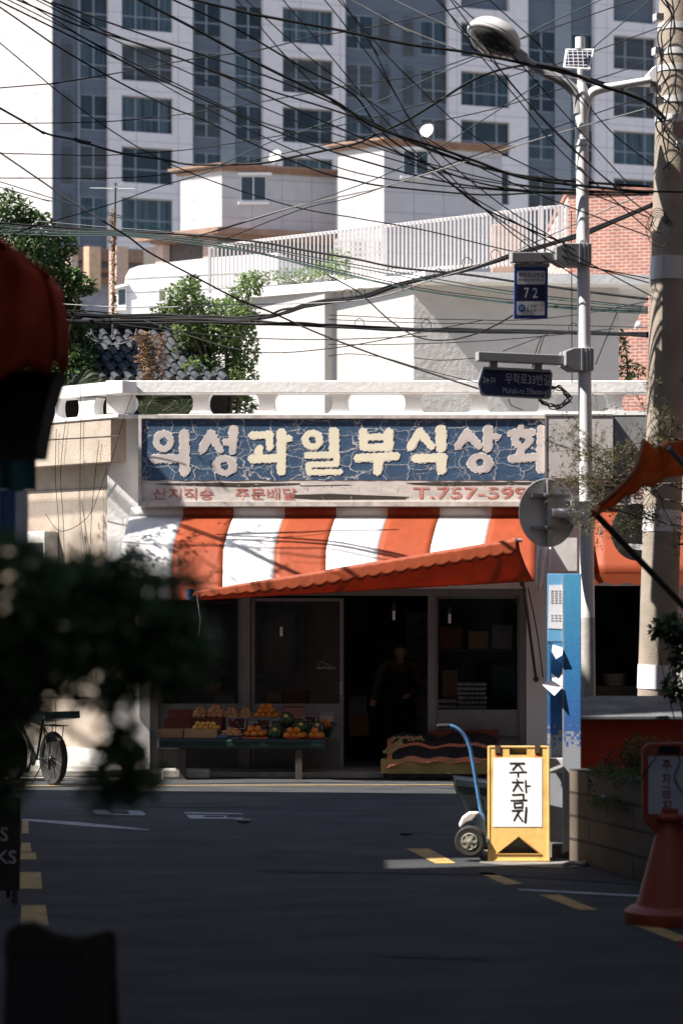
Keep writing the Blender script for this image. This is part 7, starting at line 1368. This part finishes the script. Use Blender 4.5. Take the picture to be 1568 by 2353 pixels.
def twin(u0, u1, k, mull, dd):
    zt_ = ZT - FLH * k; z0_ = zt_ - WH; m = MB(to); W_ = u1 - u0
    m.prism([T(u0, z0_, dd), T(u1, z0_, dd), T(u1, zt_, dd), T(u0, zt_, dd)], -TN * .02); f = m.build('window', frm, tw_)
    m = MB(to); e = .07; ew = .085 * FU / 133; zm = z0_ + WH * .40; us = [u0] + [u0 + W_ * q for q in mull] + [u1]
    for i in range(len(us) - 1):
        a_, b_ = us[i] + ew * .6, us[i + 1] - ew * .6
        for za, zb in ((z0_ + e, zm - e * .6), (zm + e * .6, zt_ - e)): m.quad(T(a_, za, dd + .012), T(b_, za, dd + .012), T(b_, zb, dd + .012), T(a_, zb, dd + .012))
    m.build('pane', rg.choice([curt, glassw, glassw, curt2, curt3]), f)
for k in range(-1, 6):
    for i, (u0_, u1_) in enumerate(big):
        if i == 1 and k > 3 or i == 2 and k > 3: continue
        twin(u0_, u1_, k, (.27, .73), -.30)
    for i, (u0_, u1_) in enumerate(small):
        if i in (1, 2, 3, 4) and k > 2: continue
        twin(u0_, u1_, k, (.47,), -.42)
lm_ = M('tower_louvre', (.075, .085, .105, 1), rough=.7)
for u0_, u1_ in louv:
    for k in range(-1, 6):
        if u0_ > 800 and k > 2: continue
        zt_ = ZT - FLH * k + .25; m = MB(to); tslab(m, u0_, u1_, zt_ - 2.35, zt_ - .35, -.449, -.40)
        for j in range(17): z = zt_ - 2.3 + j * .113; m.prism([T(u0_ + 1, z, -.40), T(u1_ - 1, z, -.40), T(u1_ - 1, z + .03, -.34), T(u0_ + 1, z + .03, -.34)], (0, 0, .015))
        [m.ball(T(u, zt_ - .18, -.36), .07, 8, 6) for u in (u0_ + 6, u1_ - 6)]; m.build('louvre', lm_, tw_)

# ================================================================ overhead cables
def c1(p): return (p[0] * .518, p[1] * .518)
def c2(p): return (754.1 + p[0] * .519, p[1] * .519)
def c3(p): return (p[0] * .518, 406 + p[1] * .518)
def c4(p): return (754.1 + p[0] * .519, 464 + p[1] * .519)
teal_c = M('teal_cable', (.008, .045, .045, 1), rough=.6, spec=.2); grey_c = M('pale_grey_cable', (.24, .235, .235, 1), rough=.6); dgrey_c = M('dark_grey_cable', (.018, .018, .02, 1), rough=.65, spec=.15)
def wire(pts, yl, yr, r, mat=None, label='', group=None, name='cable', n=7, ex=1.0):
    q = []
    for u, v in pts: t = min(1.15, max(-.15, u / 1568.0)); t = abs(t) ** ex * (1 if t > 0 else -1); q.append(P(u, v, yl + (yr - yl) * t))
    # carry the ends on beyond the frame
    if pts[0][0] < 5 or pts[0][1] < 5: q.insert(0, q[0] + (q[0] - q[1]).normalized() * 6)
    if pts[-1][0] > 1540 or pts[-1][1] < 5: q.append(q[-1] + (q[-1] - q[-2]).normalized() * 6)
    m = MB(q[0]); m.tube(spline(q, n), r, 6); return tag(m.build(name, mat or cable_m, smooth=True), label, 'cable', group)
THIN, MID, THK = .0058, .0085, .013
wire([(0, 248), (98, 303), (171, 321), (280, 352), (373, 366), (446, 378), (596, 375), (674, 360), (812, 331), (858, 311), (936, 275), (1013, 228), (1091, 181), (1169, 155), (1247, 150), (1325, 171), (1429, 207), (1480, 233), (1532, 295), (1568, 337)], 25, 20.6, .012, None, 'thickest black cable sagging across the attic roofs and rising to the street lamp')
wire([(171, 319), (185, 325), (210, 330)], 25, 25, .022, None, 'lumpy black splice on the thick sagging cable', None, 'cable_splice')
wire([(1230, 148), (1290, 160), (1330, 176), (1390, 200), (1436, 214), (1490, 238), (1528, 275)], 20.9, 20.7, .017, None, 'thick taped bundle of cable passing the lamp arm', None, 'cable_bundle')
wire([(0, 350), (155, 456), (290, 541), (342, 579), (435, 629), (544, 686), (622, 717), (725, 763), (853, 812), (951, 845), (1098, 893)], 26, 21.5, .0095, None, 'black cable slanting down from the left edge to the street name sign')
wire([(0, 16), (119, 98), (280, 192), (399, 249), (466, 275), (596, 337), (725, 391), (812, 414), (884, 428), (1065, 445), (1148, 447), (1273, 441), (1500, 440), (1568, 441)], 22, 20.9, .0085, None, 'black cable from the upper left corner flattening out toward the brick wall')
fan = [([(-5, -20), (176, 57), (331, 104), (456, 150), (601, 202), (812, 269), (1000, 350), (1200, 405), (1500, 430)], MID), ([(119, 5), (280, 62), (445, 119), (601, 171), (760, 235), (960, 330), (1180, 400), (1490, 428)], MID), ([(0, 3), (130, 67), (280, 140), (445, 218), (647, 306), (812, 363), (1034, 420), (1250, 440), (1500, 442)], MID),
       ([(52, 0), (200, 90), (400, 190), (600, 280), (812, 340), (1030, 400), (1240, 432), (1500, 444)], THIN), ([(85, 0), (260, 90), (440, 170), (640, 262), (812, 322), (1000, 380), (1200, 425), (1490, 445)], THIN), ([(100, 0), (250, 75), (480, 160), (700, 260), (900, 345), (1100, 420), (1300, 445), (1490, 447)], MID), ([(20, 0), (180, 80), (420, 220), (640, 330), (812, 395), (1000, 425), (1290, 446)], THIN)]
for p, r in fan: wire(p, 21.5, 20.9, r, None, 'black cable fanning down from the upper left across the apartment tower', 'fan of cables from the upper left')
wire([(0, 98), (124, 202), (249, 295), (373, 368), (513, 425), (684, 477), (812, 500), (980, 530), (1180, 578), (1490, 640)], 22, 23, THIN, dgrey_c, 'thin grey cable descending from the left edge over the lower attic block')
wire([(321, 0), (440, 62), (601, 150), (761, 228), (858, 290), (982, 332), (1086, 368), (1210, 410), (1429, 436), (1500, 440)], 21, 20.9, THK, None, 'stout black cable running from the top edge down over the taller attic roof')
wire([(446, 0), (575, 31), (767, 67), (850, 85), (951, 104), (1086, 122), (1221, 150), (1325, 174)], 21, 20.8, THK, None, 'stout black cable from the top edge to the bundle at the lamp arm')
wire([(399, 0), (544, 67), (694, 155), (812, 218), (879, 306), (998, 389), (1091, 467), (1195, 518), (1273, 550), (1330, 570)], 21, 24, MID, None, 'black cable crossing the tower and passing down before the roof fence')
dn = [[(544, 0), (647, 119), (746, 218), (812, 269), (930, 360), (1080, 450), (1270, 560), (1495, 680)], [(565, 0), (689, 114), (812, 207), (1000, 330), (1220, 440), (1495, 545)], [(746, 0), (812, 83), (879, 171), (951, 290), (1010, 380), (1180, 540), (1330, 640)], [(785, 0), (850, 100), (905, 210), (975, 320), (1150, 470), (1320, 575)], [(777, 0), (830, 60), (940, 180), (1130, 340), (1490, 500)], [(1034, 0), (1110, 100), (1185, 207), (1366, 389), (1429, 435)], [(1003, 0), (1130, 140), (1260, 290), (1400, 420), (1500, 500)], [(1123, 0), (1221, 88), (1300, 180), (1400, 300), (1500, 380)], [(1040, 0), (1160, 110), (1330, 300), (1440, 420)], [(1010, 0), (1075, 95), (1190, 230), (1290, 350), (1490, 530)], [(650, 0), (760, 130), (870, 260), (1010, 400), (1250, 570), (1490, 650)]]
for p in dn: wire(p, 21.2, 20.8, THIN, None, 'thin black cable dropping steeply to the right from the top edge', 'steep cables from the top edge')
for p, l in (([(806, 0), (910, 57), (1065, 119), (1200, 161), (1330, 182)], 'pale sunlit cable passing behind the lamp head'), ([(904, 0), (985, 40), (1065, 78), (1210, 150)], 'short pale sunlit cable at the top edge left of the lamp head'), ([(440, 548), (485, 533), (673, 476), (812, 445), (878, 430), (1044, 379), (1211, 327), (1320, 295), (1506, 243)], 'pale cable rising past the lamp pole collar to the concrete pole')): wire(p, 21, 20.9, .0055, grey_c, l)
ris = [[(0, 202), (119, 192), (280, 166), (445, 135), (596, 114), (725, 83), (812, 70), (960, 40), (1120, 0)], [(0, 284), (155, 282), (280, 277), (445, 259), (622, 230), (812, 194), (962, 171), (1185, 93), (1455, 0)], [(0, 352), (207, 357), (321, 352), (445, 342), (647, 311), (812, 282), (899, 259), (1044, 218), (1200, 166), (1300, 140), (1516, 62)], [(0, 409), (259, 409), (394, 399), (530, 378), (754, 330), (900, 300), (1117, 254), (1278, 207), (1403, 171), (1512, 130)]]
for p in ris: wire(p, 23, 20.9, THIN if p[0][0] == 0 and p[0][1] < 250 else .005, None, 'thin dark cable rising gently to the right across the tower windows', 'gently rising cables')
tl_ = [[(0, 550), (57, 528), (249, 471), (363, 430), (466, 399), (508, 378), (622, 326), (725, 290), (812, 259), (982, 181), (1112, 125), (1195, 88), (1262, 52), (1377, 0)], [(487, 534), (673, 476), (812, 430), (889, 399), (993, 347), (1117, 270), (1252, 181), (1361, 109), (1491, 0)]]
for p in tl_: wire(p, 24, 20.9, .0052, teal_c, 'twisted teal cable climbing to the right', 'twisted teal cables')
for p, l in (([(518, 549), (689, 482), (812, 452), (960, 402), (1180, 325), (1500, 215)], 'dark cable before the lower attic wall, rising just under a pale one'),): wire(p, 26, 20.9, .005, None, l)
tri = [[(0, 417), (155, 466), (280, 502), (383, 531)], [(0, 430), (100, 458), (200, 475), (330, 512), (400, 535)]]
for p in tri: wire(p, 28, 27, THIN, teal_c, 'thin teal cable slanting over the dark broadleaf tree', 'thin teal cables at the left')
wire([(0, 512), (207, 527), (440, 540), (596, 556), (700, 575), (812, 594), (910, 614), (1065, 630), (1177, 646), (1262, 658), (1356, 671), (1486, 687)], 28.2, 21.4, .013, None, 'thick black cable spanning from the dark tree under the attic houses to the concrete pole', ex=2.0)
wire([(80, 507), (250, 522), (440, 536), (490, 540)], 28, 27, .004, grey_c, 'pale conduit lying along the thick black cable')
jz = lambda: random.Random(i * 7 + 1).uniform(-9, 9)
for i in range(6): wire([(0, 516 + i * 4), (150, 527 + i * 3), (290, 533 + i * 2), (460, 548 + i * 3), (596, 570 + i * 3 + jz() * .5), (754, 600 + i * 5 + jz() * .5), (960, 640 + i * 6 + jz()), (1177, 674 + i * 5 + jz() * .6), (1360, 694 + i * 4 + jz() * .3), (1486, 705 + i * 3)], 28.2, 21.4, .006, teal_c if i % 2 else None, 'dark teal cable in the loose bundle sagging toward the concrete pole', 'loose teal bundle')
# the two heavy bundles at the level of the white wall
rg = random.Random(41)
B1 = [(132, 722), (259, 727), (388, 727), (492, 732), (596, 728), (647, 717), (699, 701), (754, 692), (832, 682), (910, 656), (993, 635), (1065, 620), (1138, 599), (1221, 573), (1325, 542), (1403, 511), (1496, 469)]
for i in range(8): wire([(u, v + rg.uniform(-6, 6) * (1 if u < 800 else .75)) for u, v in B1], 28.65, 21.2, .0135 if i < 4 else .009, None, 'black cable in the heavy bundle that climbs from the tiled roof to the concrete pole', 'climbing cable bundle', ex=2.4)
B2 = [(120, 738), (311, 738), (460, 737), (580, 741), (689, 744), (754, 747), (884, 755), (1065, 760), (1221, 762), (1351, 765), (1486, 770)]
for i in range(8): wire([(u, v + rg.uniform(-5, 5)) for u, v in B2], 28.6, 21.3, .013 if i < 4 else .008, None, 'black cable in the level bundle along the white wall', 'level cable bundle', ex=2.4)
for i in range(7): wire([(132 + rg.uniform(-10, 40), 728 + rg.uniform(-16, 18)), (220, 722 + rg.uniform(-14, 20)), (320, 730 + rg.uniform(-12, 14)), (420, 728 + rg.uniform(-12, 14)), (500 + rg.uniform(0, 60), 735 + rg.uniform(-8, 8))], 28.7, 28.4, .007, grey_c if i % 3 == 0 else dgrey_c, 'tangled cable in the messy knot above the tiled roof', 'tangle above the tiled roof')
for cx_, cy_, rx_, ry_ in ((235, 750, 40, 30), (262, 755, 52, 36), (330, 745, 60, 26)): wire([(cx_ + rx_ * cos(t), cy_ + ry_ * sin(t)) for t in [pi * i / 8 for i in range(9)]], 28.6, 28.6, .0055, grey_c if cx_ == 262 else None, 'drooping loop of cable below the tangle', 'cable loops above the tiled roof')
for k, (u, v) in enumerate([(c4(p)) for p in ((85, 410), (145, 405), (300, 360), (350, 375), (615, 270), (740, 235), (870, 190), (490, 320), (140, 540), (435, 545), (1085, 560))]):
    wire([(u - 10, v + 10), (u - 12, v - 4), (u - 2, v - 13), (u + 8, v - 6), (u + 9, v + 8)], 23, 23, .004, None, 'small cable tie loop standing up from the heavy bundles', 'cable tie loops')
wire([(754, 633), (816, 666), (847, 692), (899, 739), (961, 775), (1029, 781), (1091, 767), (1143, 744), (1177, 724)], 25, 21.2, .007, None, 'black cable drooping in a deep sag to the number 72 sign')
for p, l in (([c4(q) for q in ((0, 500), (350, 515), (600, 520), (815, 523), (1090, 500), (1410, 440))], 'thin cable crossing the grey wall below the number 72 sign'), ([c4(q) for q in ((0, 520), (400, 535), (800, 540), (1410, 555))], 'thin cable just above the level bundle'), ([c4(q) for q in ((0, 630), (300, 630), (680, 615), (930, 595), (1090, 580), (1260, 560))], 'thin cable wavering just below the level bundle'), ([c4(q) for q in ((380, 690), (500, 700), (660, 690))], 'thin cable end reaching the arm of the street name sign'), ([c4(q) for q in ((0, 682), (100, 672), (250, 690), (420, 740), (660, 800))], 'thin cable curving down to the street name sign'),
             ([c4(q) for q in ((770, 660), (930, 600), (1010, 570))], 'thin cable rising behind the lamp pole'), ([c4(q) for q in ((900, 735), (920, 650), (945, 590))], 'thin cable hanging down before the grey wall, left of its twin'), ([c4(q) for q in ((912, 735), (935, 650), (955, 590))], 'thin cable hanging down before the grey wall, right of its twin'), ([c4(q) for q in ((1180, 720), (1220, 620), (1275, 490))], 'short cable slanting beside the lamp pole below the brackets'),
             ([c4(q) for q in ((1074, 40), (1075, 400), (1076, 800))], 'thin dark line running straight down beside the lamp pole'), ([c4(q) for q in ((990, 840), (1020, 810), (1050, 850), (1075, 890))], 'thick short cable curling out of the coil behind the sign'), ([c4(q) for q in ((795, 870), (810, 900), (860, 920))], 'short cable curling below the street name sign')): wire(p, 24, 21.3, .0042, None, l)
wire([(0, 690), (300, 706), (520, 700), (820, 690), (1000, 640), (1150, 590), (1400, 478), (1495, 440)], 27, 21.2, THIN, grey_c, 'thin pale cable above the climbing bundle')
wire([(275, 745), (400, 760), (560, 775), (740, 780), (980, 772)], 28.2, 25, THIN, None, 'thin cable drooping below the level bundle on the left'); wire([(330, 735), (560, 805), (760, 800), (980, 760), (1110, 735)], 28.2, 23, THIN, dgrey_c, 'thin sagging cable before the white wall')
